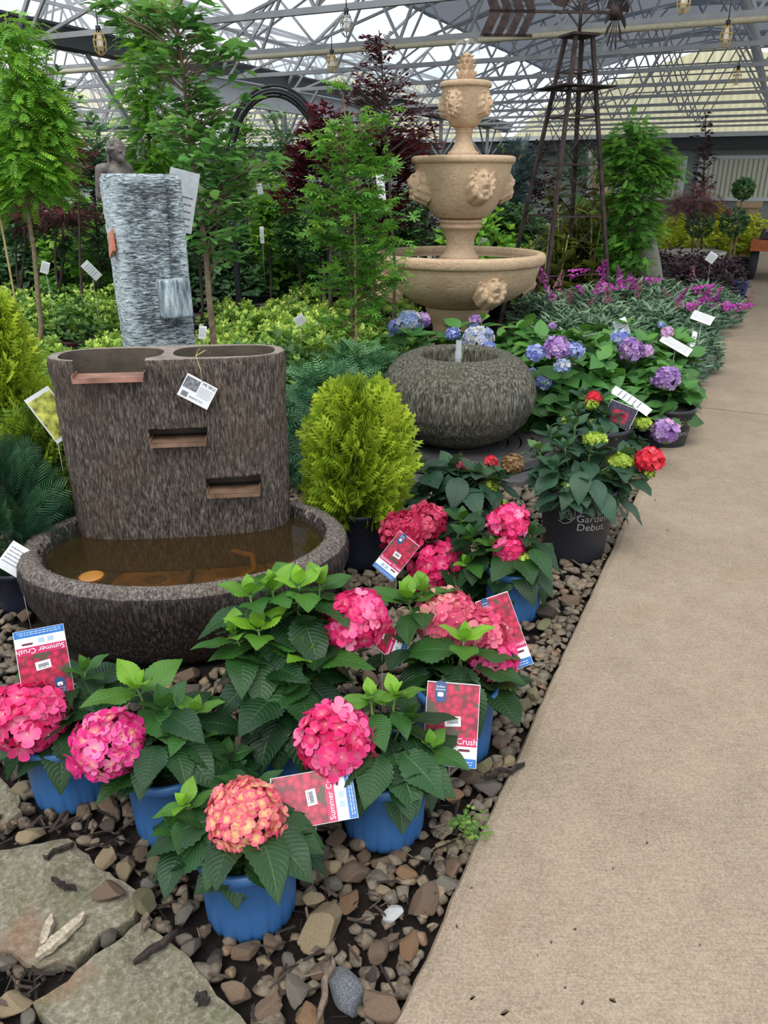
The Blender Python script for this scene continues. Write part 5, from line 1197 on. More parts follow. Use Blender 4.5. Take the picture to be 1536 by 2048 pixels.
# ---- blue and lilac hydrangeas beyond the urn ------------------------------------------------
def bush(name, P, r, h, label, mat, T, size, n, seed, flowers=(), potm=M_BLK, potr=.15, poth=.26, group=None, cat='shrub', z0=None, age=(.0, .6), keep=False, up=.45, stem=M_STEM, dens=1.0, tipage=0):
    q = random.Random(seed); root = empty(name, P, q.uniform(0, 6.28) if not flowers else 0, label, cat, group)
    if keep: KEEP.append((P.x, P.y, potr))
    if potm: pot(root, potr, poth, potm, False)
    L = Leaves(); ST = MB(); z0 = poth*.8 if z0 is None else z0; c = Vector((0, 0, z0))
    for i in range(n):
        u = q.random(); a = q.uniform(0, 6.28); e = math.asin(u)*1.0; e = e if q.random() < .85 else -e*.3
        d = Vector((math.cos(a)*math.cos(e), math.sin(a)*math.cos(e), math.sin(e)))
        rad = q.uniform(.72, 1.0); bump_ = 1+.14*mnoise.noise(d*3+Vector((seed, 0, 0)))
        p = c+Vector((d.x*r, d.y*r, max(-.2, d.z)*(h-z0)))*rad*bump_
        k = q.choice((2, 3, 4)) if len(T) else 3
        a2 = q.uniform(0, 6.28)
        for j in range(k):
            b = a2+2*PI*j/k; o = Vector((math.cos(b), math.sin(b), q.uniform(-.2, .5)))*.8+d*.5+Vector((0, 0, up-.3))
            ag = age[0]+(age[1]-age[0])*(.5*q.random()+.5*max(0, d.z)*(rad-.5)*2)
            L.add(q.choice(T), frame(p, o, d+Vector((0, 0, .8)), size*q.uniform(.7, 1.15), q.uniform(-.4, .4)), min(1, ag), q.random())
        if tipage and q.random() < tipage and d.z > -.1:
            for j in range(4):
                b = a2+PI/2*j; o = Vector((math.cos(b)*.6, math.sin(b)*.6, 1.0))+d*.4
                L.add(q.choice(T), frame(p+d*size*.4, o, d, size*q.uniform(.5, .8)), 1, q.random())
    for i in range(7):
        a = q.uniform(0, 6.28); ST.tube([(0, 0, z0*.8), (math.cos(a)*r*.4, math.sin(a)*r*.4, z0+(h-z0)*.5)], .004, 5)
    for i, fl in enumerate(flowers):
        px, py, dy, rp, mt = fl[:5]; kw = fl[5] if len(fl) > 5 else {}; w = at_y(px, py, P.y+dy); dep = w.y*CP+(H-w.z)*SP
        flower_head(root, w-P, rp*dep/FPX, mt, seed=seed*5+i, **kw)
    L.build('foliage', mat, root); ST.build('stems', stem, root); return root
def ground_x(px, y): return at_y(px, at_y_px(y), y).x
def atx(px, y, z): # world x of pixel column px for a point at depth y and height z
    dep = y*CP+(H-z)*SP; return (px-768)/FPX*dep
def BH(px, y, top_py, rpx, label, seed, flowers=(), mat=None, size=.125, n=75, poth=.26, tintmat=None):
    z = at_y(px, top_py, y).z; dep = y*CP+(H-z)*SP; r = rpx*dep/FPX
    return bush('blue_hydrangea', Vector((atx(px, y, .4), y, 0)), r, z, label, mat or M_HYB, HYL, size, n, seed, flowers, M_BLK, .16, poth, None, 'plant', age=(.05, .75), keep=True)
F_ = dict(n=60, fs=.32)
BH(815, 5.35, 650, 105, 'bushy hydrangea with a pale blue bloom left of the urn, under the lion fountain', 21, [(818, 645, -.1, 26, M_PALEF, dict(n=70, fs=.3)), (845, 640, -.05, 16, M_LILAC, F_), (795, 655, -.1, 18, M_BLUEF, F_)])
BH(945, 5.2, 642, 90, 'hydrangea with a washed-out blue and cream bloom directly behind the urn', 22, [(955, 678, -.42, 30, M_PALEF, dict(n=80, fs=.3)), (905, 668, -.3, 14, M_BLUEF, F_), (950, 640, .0, 12, M_LILAC, F_)])
BH(1045, 5.1, 640, 100, 'large glossy green hydrangea with hardly a flower right of the lion fountain', 23, [(1105, 652, -.1, 8, M_LILAC, F_), (975, 695, -.42, 14, M_BLUEF, F_)], n=95)
BH(1135, 4.7, 665, 110, 'hydrangea with one lilac and one blue bloom in the middle of the blue group', 24, [(1115, 696, -.33, 24, M_LILAC, F_), (1148, 702, -.34, 18, M_BLUEF, F_), (1072, 706, -.3, 20, M_BLUEF, F_), (1125, 732, -.42, 16, M_PALEF, F_)], n=95)
BH(1085, 4.8, 735, 80, 'hydrangea with small blue blooms low beside the urn', 25, [(1088, 765, -.33, 16, M_BLUEF, F_), (1065, 745, -.25, 10, M_BLUEF, F_)], n=80)
BH(1240, 5.1, 650, 95, 'hydrangea with three lilac blooms beside the small white sign', 26, [(1240, 680, -.28, 20, M_BLUEF, F_), (1262, 700, -.34, 25, M_LILAC, F_), (1292, 702, -.3, 14, M_LILAC, dict(n=50, fs=.34, tint=(.6, 1)))], n=90)
BH(1330, 5.3, 660, 70, 'hydrangea with one pink bloom near the path edge farthest back in the blue group', 27, [(1333, 665, -.22, 12, M_LILAC, dict(n=40, fs=.36, tint=(.8, 1))), (1322, 650, -.1, 7, M_BLUEF, F_)], n=70)
BH(1310, 4.75, 735, 80, 'hydrangea with a dusty lilac bloom overhanging the concrete path', 28, [(1333, 756, -.32, 25, M_LILAC, dict(n=70, fs=.3, tint=(.1, .8)))], n=85)
BH(1195, 4.6, 745, 85, 'flowerless dark green hydrangea between the blue group and the red-budded plants', 29, [], n=85)
rz = bush('printed_pot_hydrangea', Vector((atx(1322, 4.62, .2), 4.5, 0)), .16, .38, 'small hydrangea in the black pot printed with pale script at the path edge', M_HYB, HYL, .12, 26, 30, (), M_BLK, .15, .27, keep=True, cat='plant')
pot_print(rz, 'Your', .15, .27, .075, .20, .35-rz.rotation_euler.z, .8, M_SILV); pot_print(rz, 'Zone', .15, .27, .05, .13, .35-rz.rotation_euler.z, .8, M_SILV)

# ---- golden arborvitae and conifers ----------------------------------------------------------
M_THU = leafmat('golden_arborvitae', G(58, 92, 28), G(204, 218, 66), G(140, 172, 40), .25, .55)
M_THUG = leafmat('green_arborvitae', G(34, 66, 34), G(120, 160, 60), G(64, 104, 46), .2, .55)
M_PINE = leafmat('dark_mugo_pine', G(26, 60, 42), G(96, 140, 80), G(48, 92, 60), .12, .5)
M_JUN = leafmat('grey_green_juniper', G(40, 82, 58), G(110, 156, 92), G(66, 116, 78), .15, .55)
def conifer(name, P, r, z0, z1, label, mat, T, size, n, seed, potm=M_NAVY, potr=.13, poth=.24, cat='conifer', shape='egg', age=(.1, 1), keep=True, vert=1.0, group=None, down=False):
    q = random.Random(seed); root = empty(name, P, 0, label, cat, group)
    if keep: KEEP.append((P.x, P.y, potr))
    if potm: pot(root, potr, poth, potm, False, taper=.85)
    L = Leaves(); hh = z1-z0
    for i in range(n):
        t = q.random()**.85; a = q.uniform(0, 6.28)
        if shape == 'egg': pr = math.sin(PI*min(.999, (.16+.84*(1-t))**.72*1.0))**.62 if False else math.sqrt(max(.02, 1-((t-.42)/(.62 if t > .42 else .50))**2))
        elif shape == 'cone': pr = (1-t)*.95+.06
        else: pr = math.sqrt(max(0, 1-(t*2-1)**2))
        lay = q.random(); lr = pr*r*(.62+.38*lay)*(1+.26*mnoise.noise(Vector((math.cos(a)*2.6, math.sin(a)*2.6, t*6+seed))))
        p = Vector((math.cos(a)*lr, math.sin(a)*lr, z0+hh*t*.97)); out = Vector((math.cos(a), math.sin(a), 0))
        s = size*q.uniform(.7, 1.2)
        d = out*(.55+.3*(1-t))+Vector((0, 0, vert*(.35+.75*t)))+Vector((q.uniform(-.55, .55), q.uniform(-.55, .55), q.uniform(-.55, .25)))
        if down: d.z -= .5
        nm = out.cross(Vector((0, 0, 1)))*q.choice((-1, 1))+out*q.uniform(.1, 1.2)
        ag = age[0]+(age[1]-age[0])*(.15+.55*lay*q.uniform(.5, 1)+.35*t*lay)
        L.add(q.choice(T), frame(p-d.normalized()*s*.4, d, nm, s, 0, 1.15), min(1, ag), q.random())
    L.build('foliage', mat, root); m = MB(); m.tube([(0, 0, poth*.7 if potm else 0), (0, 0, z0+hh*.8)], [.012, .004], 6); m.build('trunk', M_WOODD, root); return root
PT = footprint(735, 1141, .12); PT = Vector((at_y(700, 900, 2.98).x, 2.98, 0)); PT.x = atx(718, 2.98, .1)
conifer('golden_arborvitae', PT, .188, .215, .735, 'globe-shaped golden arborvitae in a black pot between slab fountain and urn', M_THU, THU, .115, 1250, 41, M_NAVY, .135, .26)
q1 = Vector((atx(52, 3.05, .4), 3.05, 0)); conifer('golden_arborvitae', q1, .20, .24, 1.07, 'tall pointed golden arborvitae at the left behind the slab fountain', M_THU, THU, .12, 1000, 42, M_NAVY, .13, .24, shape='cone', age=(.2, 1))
q2 = Vector((atx(100, 2.86, .3), 2.88, 0)); conifer('green_arborvitae', q2, .155, .16, .66, 'small olive green arborvitae in a dark pot touching the slab fountain', M_THU, THU, .11, 650, 43, M_NAVY, .12, .22, age=(-.2, .55))
q3 = Vector((atx(30, 2.62, .3), 2.6, 0)); conifer('mugo_pine', q3, .15, .17, .60, 'dark green needled dwarf pine in a blue-black pot at the left edge', M_PINE, NDL, .12, 800, 44, M_NAVY, .11, .18, age=(0, .8))
bush('spreading_juniper', Vector((atx(655, 3.95, .3), 3.95, 0)), .30, .58, 'spreading grey-green juniper behind the globe arborvitae', M_JUN, FRN, .15, 230, 45, (), M_BLK, .15, .22, age=(0, .9), keep=True, cat='conifer')
bush('spreading_juniper', Vector((atx(720, 4.35, .3), 4.5, 0)), .26, .62, 'arching feathery juniper right behind the urn fountain', M_JUN, FRN, .16, 200, 46, (), M_BLK, .15, .22, age=(.2, 1), keep=True, cat='conifer')

# ---- azalea bed ---------------------------------------------------------------------------
M_AZ = leafmat('azalea_leaf', G(56, 96, 44), G(202, 222, 104), G(124, 170, 70), .25, .45)
M_AZD = leafmat('dark_azalea_leaf', G(40, 76, 42), G(150, 190, 92), G(78, 122, 58), .2, .42)
protos = []
for k in range(3):
    protos.append(bush('azalea', Vector((0, 0, 0)), .30, .46, 'x', M_AZ, LF+LF[:1], .058, 250, 50+k, (), M_BLK, .13, .2, age=(.15, .8), tipage=.5))
for k in range(3):
    protos.append(bush('azalea', Vector((0, 0, 0)), .28, .48, 'x', M_AZD, LF+OB[:1], .062, 230, 60+k, (), M_BLK, .13, .2, age=(.0, .75), tipage=.3))
q = random.Random(9); used = [False]*6; cnt = 0
def in_view(x, y, z=.4, mg=1.08):
    dep = y*CP+(H-z)*SP; return abs(x/dep*FPX) < 768*mg+60
rowname = {0: 'nearest', 1: 'second', 2: 'third', 3: 'fourth', 4: 'fifth', 5: 'sixth', 6: 'seventh', 7: 'eighth', 8: 'farthest'}
taken = [(CC.x, CC.y, .42), (sp_.x, 3.95, .22), (FC.x, FC.y, .75)]
def place_azalea(k, x, y, s, label, group):
    global cnt
    o = protos[k]
    if used[k]: o = copy_tree(o)
    used[k] = True; o.location = (x, y, 0); o.rotation_euler = (0, 0, q.uniform(0, 6.28)); o.scale = (s, s, s*q.uniform(.92, 1.08)); tag(o, label, 'shrub', group); cnt += 1
for row in range(10):
    y0 = 3.55+.50*row
    for col in range(-14, 8):
        x = col*.50+(.25 if row % 2 else 0)+q.uniform(-.05, .05); y = y0+q.uniform(-.06, .06)
        if x > .22 or (row < 3 and x > -.12) or (y < 4.1 and x < -1.0 and x > -1.55) or (x > -.4 and y < 4.05): continue
        if not in_view(x, y) or any((x-a)**2+(y-b)**2 < (c+.16)**2 for a, b, c in taken): continue
        if y > 5.6 and x < -1.5: continue
        if y > 7.6 and -2.1 < x < -1.2: continue
        dark = row < 4 if x > -1 else row < 2
        side = 'left of the column fountain' if x < -1.35 else 'left of the lion fountain'
        dist_ = 'in the near rows' if row < 4 else 'in the far rows'
        place_azalea(q.randrange(3)+(3 if dark else 0), x, y, q.uniform(1.0, 1.18), 'low %s azalea shrub %s %s' % ('dark green' if dark else 'lime-tipped', dist_, side), 'azaleas %s %s' % (dist_, side))
for k in range(6):
    if not used[k]: kill(protos[k])

# ---- butterfly bushes -------------------------------------------------------------------------
M_BUD = leafmat('butterfly_bush_leaf', G(58, 88, 70), G(146, 172, 132), G(98, 128, 100), .15, .55)
def spike(root, c, d, ln, seed, mt):
    q = random.Random(seed); L = Leaves(); c, d = Vector(c), Vector(d).normalized(); X = d.orthogonal().normalized(); Y = d.cross(X)
    for i in range(90):
        t = q.random(); r = ln*.17*(1-t)**.7+.003; a = q.uniform(0, 6.28); o = X*math.cos(a)+Y*math.sin(a); p = c+d*ln*t+o*r
        L.add(FLO[1], frame(p, X, o+d*.3, ln*.05*(1.1-t*.6)), q.random(), q.random())
    return L.build('flower_spike', mt, root)
bp = []
for k in range(2): bp.append(bush('butterfly_bush', Vector((0, 0, 0)), .34, .60, 'x', M_BUD, NAR, .13, 330, 70+k, (), M_BLK, .15, .25, age=(.0, 1), up=.7))
SPK = [(1083, 548, 1), (1120, 562, 0), (1155, 545, 1), (1158, 578, 1), (1205, 535, 1), (1200, 572, 1), (1222, 575, 1), (1215, 590, 0), (1250, 565, 1), (1262, 562, 1), (1278, 575, 0), (1302, 562, 1), (1330, 585, 0), (1355, 612, 0), (1362, 590, 1), (1400, 580, 1), (1410, 596, 1), (1385, 612, 1), (1430, 600, 1), (1450, 612, 1), (1470, 615, 1), (1180, 605, 0), (1100, 588, 1), (1385, 545, 0), (1240, 555, 1), (1142, 592, 0), (1500, 605, 0)]
SPOTS = [(1090, 6.9, 1.0), (1170, 7.1, 1.05), (1240, 7.6, 1.05), (1320, 7.8, 1.0), (1400, 8.1, .9), (1440, 8.6, .7), (1130, 6.2, .92), (1215, 6.3, .95), (1295, 6.6, .95), (1370, 6.9, .85), (1150, 5.7, .8), (1255, 5.75, .8), (1345, 6.0, .75), (1395, 6.4, .6)]
roots = []
for i, (px, y, s) in enumerate(SPOTS):
    o = bp[i] if i < 2 else copy_tree(bp[i % 2]); o.location = (atx(px, y, .3), y, 0); o.scale = (s, s, s); o.rotation_euler = (0, 0, q.uniform(0, 6)); roots.append(o)
assign = {i: [] for i in range(len(SPOTS))}
for (px, py, big) in SPK:
    best = min(range(len(SPOTS)), key=lambda i: abs(SPOTS[i][0]-px)+abs((760-SPOTS[i][1]*26)-py)*.9+(0 if SPOTS[i][1] > 6 else 60)); assign[best].append((px, py, big))
MS_DULL = flowermat('fading_mauve_spike', [(0, G(130, 84, 96)), (1, G(178, 118, 140))])
for i, o in enumerate(roots):
    s = SPOTS[i][2]
    for j, (px, py, big) in enumerate(assign[i]):
        w = at_y(px, py, SPOTS[i][1]-.25); inv = o.matrix_basis.inverted() if False else (Matrix.Translation(o.location) @ o.rotation_euler.to_matrix().to_4x4() @ Matrix.Scale(s, 4)).inverted()
        c = inv @ w; dd = inv.to_3x3() @ Vector((q.uniform(-.3, .9) if px > 1350 else q.uniform(-.6, .6), -.3, q.uniform(-.1, .9))); spike(o, c-dd.normalized()*.07, dd, .17/s*(1.1 if big else .9), px, M_PURP if big else MS_DULL)
    k = len(assign[i]); tag(o, 'grey-green butterfly bush '+('with %s magenta flower spike%s ' % ({1: 'one', 2: 'two', 3: 'three', 4: 'four', 5: 'five'}.get(k, 'many'), '' if k == 1 else 's') if k else 'without open flowers ')+['below the lattice windmill', 'right of the lattice windmill', 'in front of the standing stone', 'behind the path-side bushes', 'near the white printed pot', 'last before the path corner', 'beside the lion fountain bowl', 'in the middle of its bed', 'in the middle row by the path', 'at the edge of the concrete path', 'nearest the glossy hydrangeas', 'in the front row of its bed', 'in the front row near the path tags', 'smallest, leaning on the path edge'][i], 'shrub', 'butterfly bushes')
# ---- trees and far plants ---------------------------------------------------------------
M_MAPG = leafmat('green_maple_leaf', G(60, 116, 48), G(166, 210, 78), G(98, 156, 60), .3, .5)
M_MAPR = leafmat('dark_red_maple_leaf', G(44, 22, 28), G(132, 52, 62), G(82, 34, 42), .25, .5)
M_MAPP = leafmat('rosy_maple_leaf', G(96, 60, 62), G(168, 108, 104), G(128, 80, 80), .25, .6)
M_BRT = leafmat('bright_feathery_leaf', G(66, 128, 44), G(186, 226, 78), G(118, 176, 60), .35, .5)
M_OBL = leafmat('mid_green_oval_leaf', G(62, 116, 58), G(158, 204, 104), G(100, 154, 78), .3, .4)
M_BGR = leafmat('blue_grey_needle', G(66, 94, 96), G(140, 166, 162), G(98, 126, 124), .1, .6)
M_DKG = leafmat('dark_evergreen', G(36, 68, 42), G(116, 156, 80), G(62, 104, 56), .15, .5)
M_MIDG = leafmat('soft_green_leaf', G(66, 104, 70), G(154, 188, 124), G(104, 144, 96), .25, .5)
M_YEL = leafmat('yellow_green_leaf', G(130, 156, 34), G(226, 226, 70), G(186, 198, 48), .3, .5)
M_PLUM = leafmat('blackish_purple_leaf', G(44, 34, 40), G(112, 84, 88), G(72, 56, 62), .15, .5)
M_MAGN = leafmat('glossy_magnolia_leaf', G(36, 62, 34), G(122, 124, 56), G(84, 78, 40), .12, .3)
M_STRAP = leafmat('yellow_striped_strap_leaf', G(66, 96, 44), G(206, 204, 92), G(130, 146, 60), .2, .4)
def tree(name, px, y, blobs, trunk, label, mat, T, size, n, seed, wood=None, tr=.018, cat='tree', potm=None, potr=.16, poth=.28, group=None, stake=False, age=(0, 1), droop=0.0, per=5, spr=.7, wire=1.0):
    """blobs: (px, py, rx_px, ry_px) ellipses of the crown; trunk: pixel points from the foot up, at depth y"""
    q = random.Random(seed); base = Vector((atx(px, y, 0), y, 0)); root = empty(name, base, 0, label, cat, group); wood = wood or M_WOOD
    tp = [at_y(a, b, y)-base for a, b in trunk]
    if tp[0].z > .05: tp = [Vector((0, 0, 0)), Vector((tp[0].x*.8, 0, tp[0].z*.5))]+tp
    if potm: pot(root, potr, poth, potm, False)
    m = MB(); m.tube(tp, [tr*(1-.75*i/(len(tp)-1)) for i in range(len(tp))], 7); m.build('trunk', wood, root)
    if stake: m = MB(); m.tube([(.03, -.02, 0), (.03, -.02, tp[-1].z*.75)], .008, 6); m.build('stake', M_CANE, root)
    TP = [tp[i].lerp(tp[i+1], j/8) for i in range(len(tp)-1) for j in range(8)]+[tp[-1]]
    L = Leaves(); Bm = MB(); tot = sum(a*b for _, _, a, b in blobs)
    for bx, by, rx, ry in blobs:
        c = at_y(bx, by, y)-base; dep = y*CP+(H-(c.z))*SP; RX, RZ = rx*dep/FPX, ry*dep/FPX; k = max(3, int(n*rx*ry/tot/per)); RY = max(RX*.9, .12)
        nb = min(range(len(tp)), key=lambda i: abs(tp[i].z-(c.z-RZ*.4))); 
        for i in range(k):
            d = Vector((q.gauss(0, 1), q.gauss(0, 1), q.gauss(0, 1))).normalized()*q.random()**.4
            p = c+Vector((d.x*RX, d.y*RY, d.z*RZ)); 
            hd_ = math.hypot(p.x-tp[-1].x, p.y); j = min(range(len(TP)), key=lambda i_: abs(TP[i_].z-(p.z-.55*math.hypot(p.x-TP[i_].x, p.y))))
            if q.random() < .16 or k < 25: Bm.tube([TP[j], TP[j].lerp(p, .5)+Vector((q.uniform(-.02, .02), 0, .02)), p], [.0036*wire, .0024*wire, .0012*wire], 4, cap=False)
            out = (p-TP[j]); out.z *= .4; out = out.normalized() if out.length > .01 else Vector((1, 0, 0))
            for l in range(per):
                f = l/per; a = q.uniform(0, 6.28); o = (out+Vector((math.cos(a), math.sin(a), q.uniform(-.4, .6)))*spr+Vector((0, 0, -droop)))
                pp = p-out*size*.9*f*q.random()+Vector((q.uniform(-1, 1), q.uniform(-1, 1), q.uniform(-.6, .6)))*size*.55
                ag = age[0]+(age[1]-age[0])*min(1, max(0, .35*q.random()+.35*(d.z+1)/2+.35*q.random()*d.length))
                L.add(q.choice(T), frame(pp, o, (0, 0, 1), size*q.uniform(.7, 1.2), q.uniform(-.5, .5)), ag, q.random())
    L.build('foliage', mat, root); Bm.build('branches', wood, root); return root
FRW = [frond_t(7, .25, .055, .26, True, .35), frond_t(6, .3, .06, .28, True, .1)]; NDW = [frond_t(9, .45, .03, .3, True, .0)]
# slim trees close by
tree('oval_leaved_tree', 452, 4.3, [(330, 60, 55, 60), (385, 30, 40, 50), (370, 160, 40, 70), (440, 110, 45, 60), (410, 230, 60, 50), (360, 270, 45, 40), (415, 300, 80, 60), (400, 370, 80, 60), (440, 430, 85, 55), (520, 350, 40, 40), (430, 500, 70, 35), (250, 25, 45, 30), (215, 10, 20, 12), (300, 130, 35, 35), (490, 190, 22, 22)],
     [(428, 690), (418, 590), (412, 500), (392, 380), (378, 260), (368, 160), (355, 60), (345, -20)], 'slim multi-stemmed tree with oval green leaves behind the slab fountain', M_OBL, OB, .080, 1350, 101, tr=.022, per=5, wire=1.3)
tree('feathery_young_tree', 62, 5.6, [(30, 60, 45, 40), (35, 140, 55, 50), (50, 230, 60, 50), (70, 320, 70, 50), (95, 360, 60, 45), (30, 390, 45, 40), (105, 270, 50, 40), (60, 190, 60, 40), (20, 300, 40, 60), (110, 215, 35, 30)],
     [(68, 500), (55, 420), (40, 320), (28, 240), (20, 130), (10, 30)], 'slim young tree with bright feathery leaves and a pale stake at the left edge', M_BRT, FRW, .115, 2100, 102, tr=.02, stake=True, droop=.5, per=4, age=(.1, 1))
tree('larch', 300, 6.6, [(275, 60, 35, 35), (300, 110, 45, 40), (285, 180, 45, 45), (300, 250, 50, 50), (330, 320, 55, 50), (290, 330, 40, 40), (320, 30, 30, 30)], [(305, 480), (300, 300), (290, 150), (285, 10)], 'tall bright green larch behind the oval-leaved tree', M_BRT, FRW, .11, 1800, 103, M_WOODD, droop=.4, per=4, age=(0, .8))
tree('green_maple', 706, 4.75, [(700, 260, 45, 35), (660, 300, 50, 35), (730, 320, 60, 45), (690, 380, 80, 45), (640, 400, 45, 30), (750, 430, 65, 40), (680, 460, 75, 40), (640, 470, 35, 25), (740, 500, 80, 45), (700, 560, 70, 45), (770, 560, 50, 40), (680, 170, 18, 20), (745, 240, 40, 22), (730, 620, 60, 30), (690, 640, 50, 25)],
     [(706, 690), (702, 560), (698, 440), (694, 330), (690, 230), (682, 160)], 'slim young maple with lobed bright green leaves left of the lion fountain', M_MAPG, MAPF, .10, 1300, 104, M_WOOD, tr=.014, stake=True, per=4, spr=.9)
tree('dark_red_maple', 655, 6.6, [(600, 330, 45, 40), (660, 310, 70, 50), (740, 300, 60, 50), (600, 390, 50, 40), (700, 400, 80, 45), (790, 350, 60, 60), (650, 240, 50, 25), (810, 290, 50, 40), (620, 280, 35, 30), (770, 430, 60, 40)],
     [(660, 540), (665, 440), (670, 330), (668, 220)], 'wide dark red maple behind the green maple', M_MAPR, MAP, .09, 2800, 105, M_WOODD, tr=.02, per=5)
tree('airy_purple_tree', 770, 6.0, [(760, 100, 40, 30), (740, 160, 50, 35), (790, 190, 60, 40), (760, 240, 60, 40), (830, 250, 50, 40), (745, 95, 25, 25), (700, 190, 30, 25), (860, 280, 35, 30)], [(790, 540), (780, 400), (772, 250), (765, 150), (758, 60)], 'airy twiggy purple-leaved tree reaching up behind the lion fountain', M_MAPR, LF, .04, 1500, 106, M_WOODD, tr=.014, per=4, wire=1.6, age=(.1, .7))
tree('red_laceleaf_maple', 112, 7.6, [(90, 425, 60, 28), (130, 440, 55, 30), (160, 420, 45, 25), (60, 415, 35, 20)], [(110, 520), (112, 460), (112, 425)], 'low spreading dark red laceleaf maple left of the column fountain', M_MAPR, FRN, .10, 700, 107, M_WOODD, per=5, droop=.4)
tree('red_laceleaf_maple', 32, 8.2, [(30, 440, 42, 24), (60, 452, 30, 18)], [(32, 520), (32, 470), (32, 440)], 'small rusty red laceleaf maple in a black pot at the left edge', M_MAPP, FRN, .10, 350, 108, M_WOODD, per=5, droop=.4, potm=M_BLK)
tree('bronze_shrub_maple', 145, 7.2, [(150, 290, 30, 30), (165, 330, 35, 35), (150, 370, 35, 25)], [(160, 520), (158, 400), (155, 280)], 'narrow bronze-leaved maple between the feathery tree and the statue', M_MAPP, MAP, .07, 320, 109, M_WOODD)
# green mass behind on the left
for i, (px, py, rx, ry, y, mt, T_, sz, nn, lab, nm) in enumerate([
    (190, 310, 60, 75, 8.6, M_MIDG, LF, .08, 1100, 'tall grey-green leafy shrub behind the statue', 'leafy_shrub'),
    (110, 300, 50, 80, 9.2, M_MIDG, LF, .08, 900, 'grey-green shrub behind the feathery young tree', 'leafy_shrub'),
    (20, 340, 45, 90, 9.6, M_DKG, LF, .09, 900, 'dark leafy shrub at the far left edge', 'leafy_shrub'),
    (255, 380, 50, 70, 8.8, M_DKG, LF, .08, 900, 'dark green shrub right behind the column fountain', 'leafy_shrub'),
    (340, 400, 50, 70, 8.4, M_MIDG, LF, .08, 900, 'mid green shrub seen through the oval-leaved tree', 'leafy_shrub'),
    (30, 180, 45, 70, 8.0, M_DKG, LF, .09, 800, 'tall dark evergreen behind the bright feathery tree', 'dark_evergreen_tree'),
    (110, 200, 40, 60, 8.0, M_DKG, LF, .09, 600, 'dark evergreen right of the feathery tree', 'dark_evergreen_tree'),
    (460, 350, 40, 90, 9.0, M_DKG, LF, .08, 900, 'dark green climber mass behind the garden arch', 'leafy_shrub'),
    (560, 290, 45, 60, 9.6, M_MIDG, LF, .08, 700, 'pale green shrub seen inside the garden arch', 'leafy_shrub'),
    (540, 400, 40, 60, 8.6, M_BRT, LF, .08, 700, 'bright green young tree inside the garden arch', 'young_tree'),
    (600, 440, 50, 60, 8.2, M_DKG, LF, .07, 900, 'dark shrub with black pots right of the garden arch', 'leafy_shrub'),
    (490, 250, 40, 40, 10.5, M_BRT, LF, .08, 500, 'bright shrub top under the left hoop of the arch', 'leafy_shrub'),
    (640, 440, 40, 55, 7.6, M_DKG, LF, .06, 800, 'dark small-leaved shrub behind the green maple', 'leafy_shrub'),
    (790, 440, 60, 60, 8.0, M_DKG, LF, .07, 1000, 'dark shrub left of the lion fountain stem', 'leafy_shrub'),
    (850, 380, 60, 60, 8.8, M_PLUM, LF, .07, 800, 'dusky purple shrub behind the lion fountain', 'leafy_shrub'),
    (990, 440, 55, 45, 9.6, M_DKG, OB, .07, 900, 'glossy green shrub right of the lion fountain stem', 'leafy_shrub'),
    (1055, 455, 40, 40, 9.8, M_MIDG, OB, .07, 500, 'mid green shrub inside the foot of the windmill', 'leafy_shrub'),
    (1060, 350, 55, 70, 12.5, M_PLUM, LF, .09, 700, 'purplish airy shrub behind the windmill', 'leafy_shrub'),
    (1000, 360, 40, 60, 11.5, M_DKG, LF, .09, 500, 'dark green shrub between fountain and blue spruce', 'leafy_shrub'),
    (1150, 330, 40, 50, 13.0, M_MIDG, LF, .09, 500, 'pale green tree beyond the windmill tower', 'young_tree'),
    (700, 470, 70, 50, 9.2, M_DKG, LF, .08, 900, 'broad dark shrub deep behind the green maple', 'leafy_shrub'),
    (400, 440, 50, 50, 7.4, M_DKG, LF, .07, 700, 'dark shrub low behind the oval-leaved tree', 'leafy_shrub')]):
    n0 = nm; b0 = at_y(px, py+ry, y)
    t_ = tree(n0, px, y, [(px, py, rx, ry), (px-rx*.3, py+ry*.5, rx*.8, ry*.5), (px+rx*.3, py+ry*.4, rx*.8, ry*.55), (px, (py+ry+500)/2, rx*1.1, max(25, (500-py-ry)/2+25))], [(px, py+ry+30), (px, py+ry*.4), (px+3, py-ry*.5)], lab, mt, T_, sz, int(nn*2.0), 120+i, M_WOODD, per=6, potm=M_BLK, potr=.2, poth=.3, cat='shrub' if 'shrub' in nm else 'tree')
tree('blue_spruce', 1020, 11.0, [(1045, 305, 14, 22), (1035, 340, 28, 22), (1020, 375, 38, 25), (1005, 415, 40, 28), (1000, 450, 30, 25)], [(995, 500), (1005, 430), (1030, 340), (1050, 285)], 'thin leaning blue spruce between lion fountain and windmill', M_BGR, NDW, .15, 1100, 150, M_CANE, per=5)
bush('small_pot_shrub', Vector((atx(1030, 9.0, .5), 9.0, .0)), .16, .70, 'little green shrub in a black pot printed with white script by the windmill', M_DKG, OB, .07, 60, 151, (), M_BLK, .17, .42, keep=False)
zz = bpy.context.scene.objects['small_pot_shrub']; pot_print(zz, 'Rollin', .17, .42, .09, .28, -zz.rotation_euler.z+.1, .8, plain('white_print', G(210, 210, 210)))
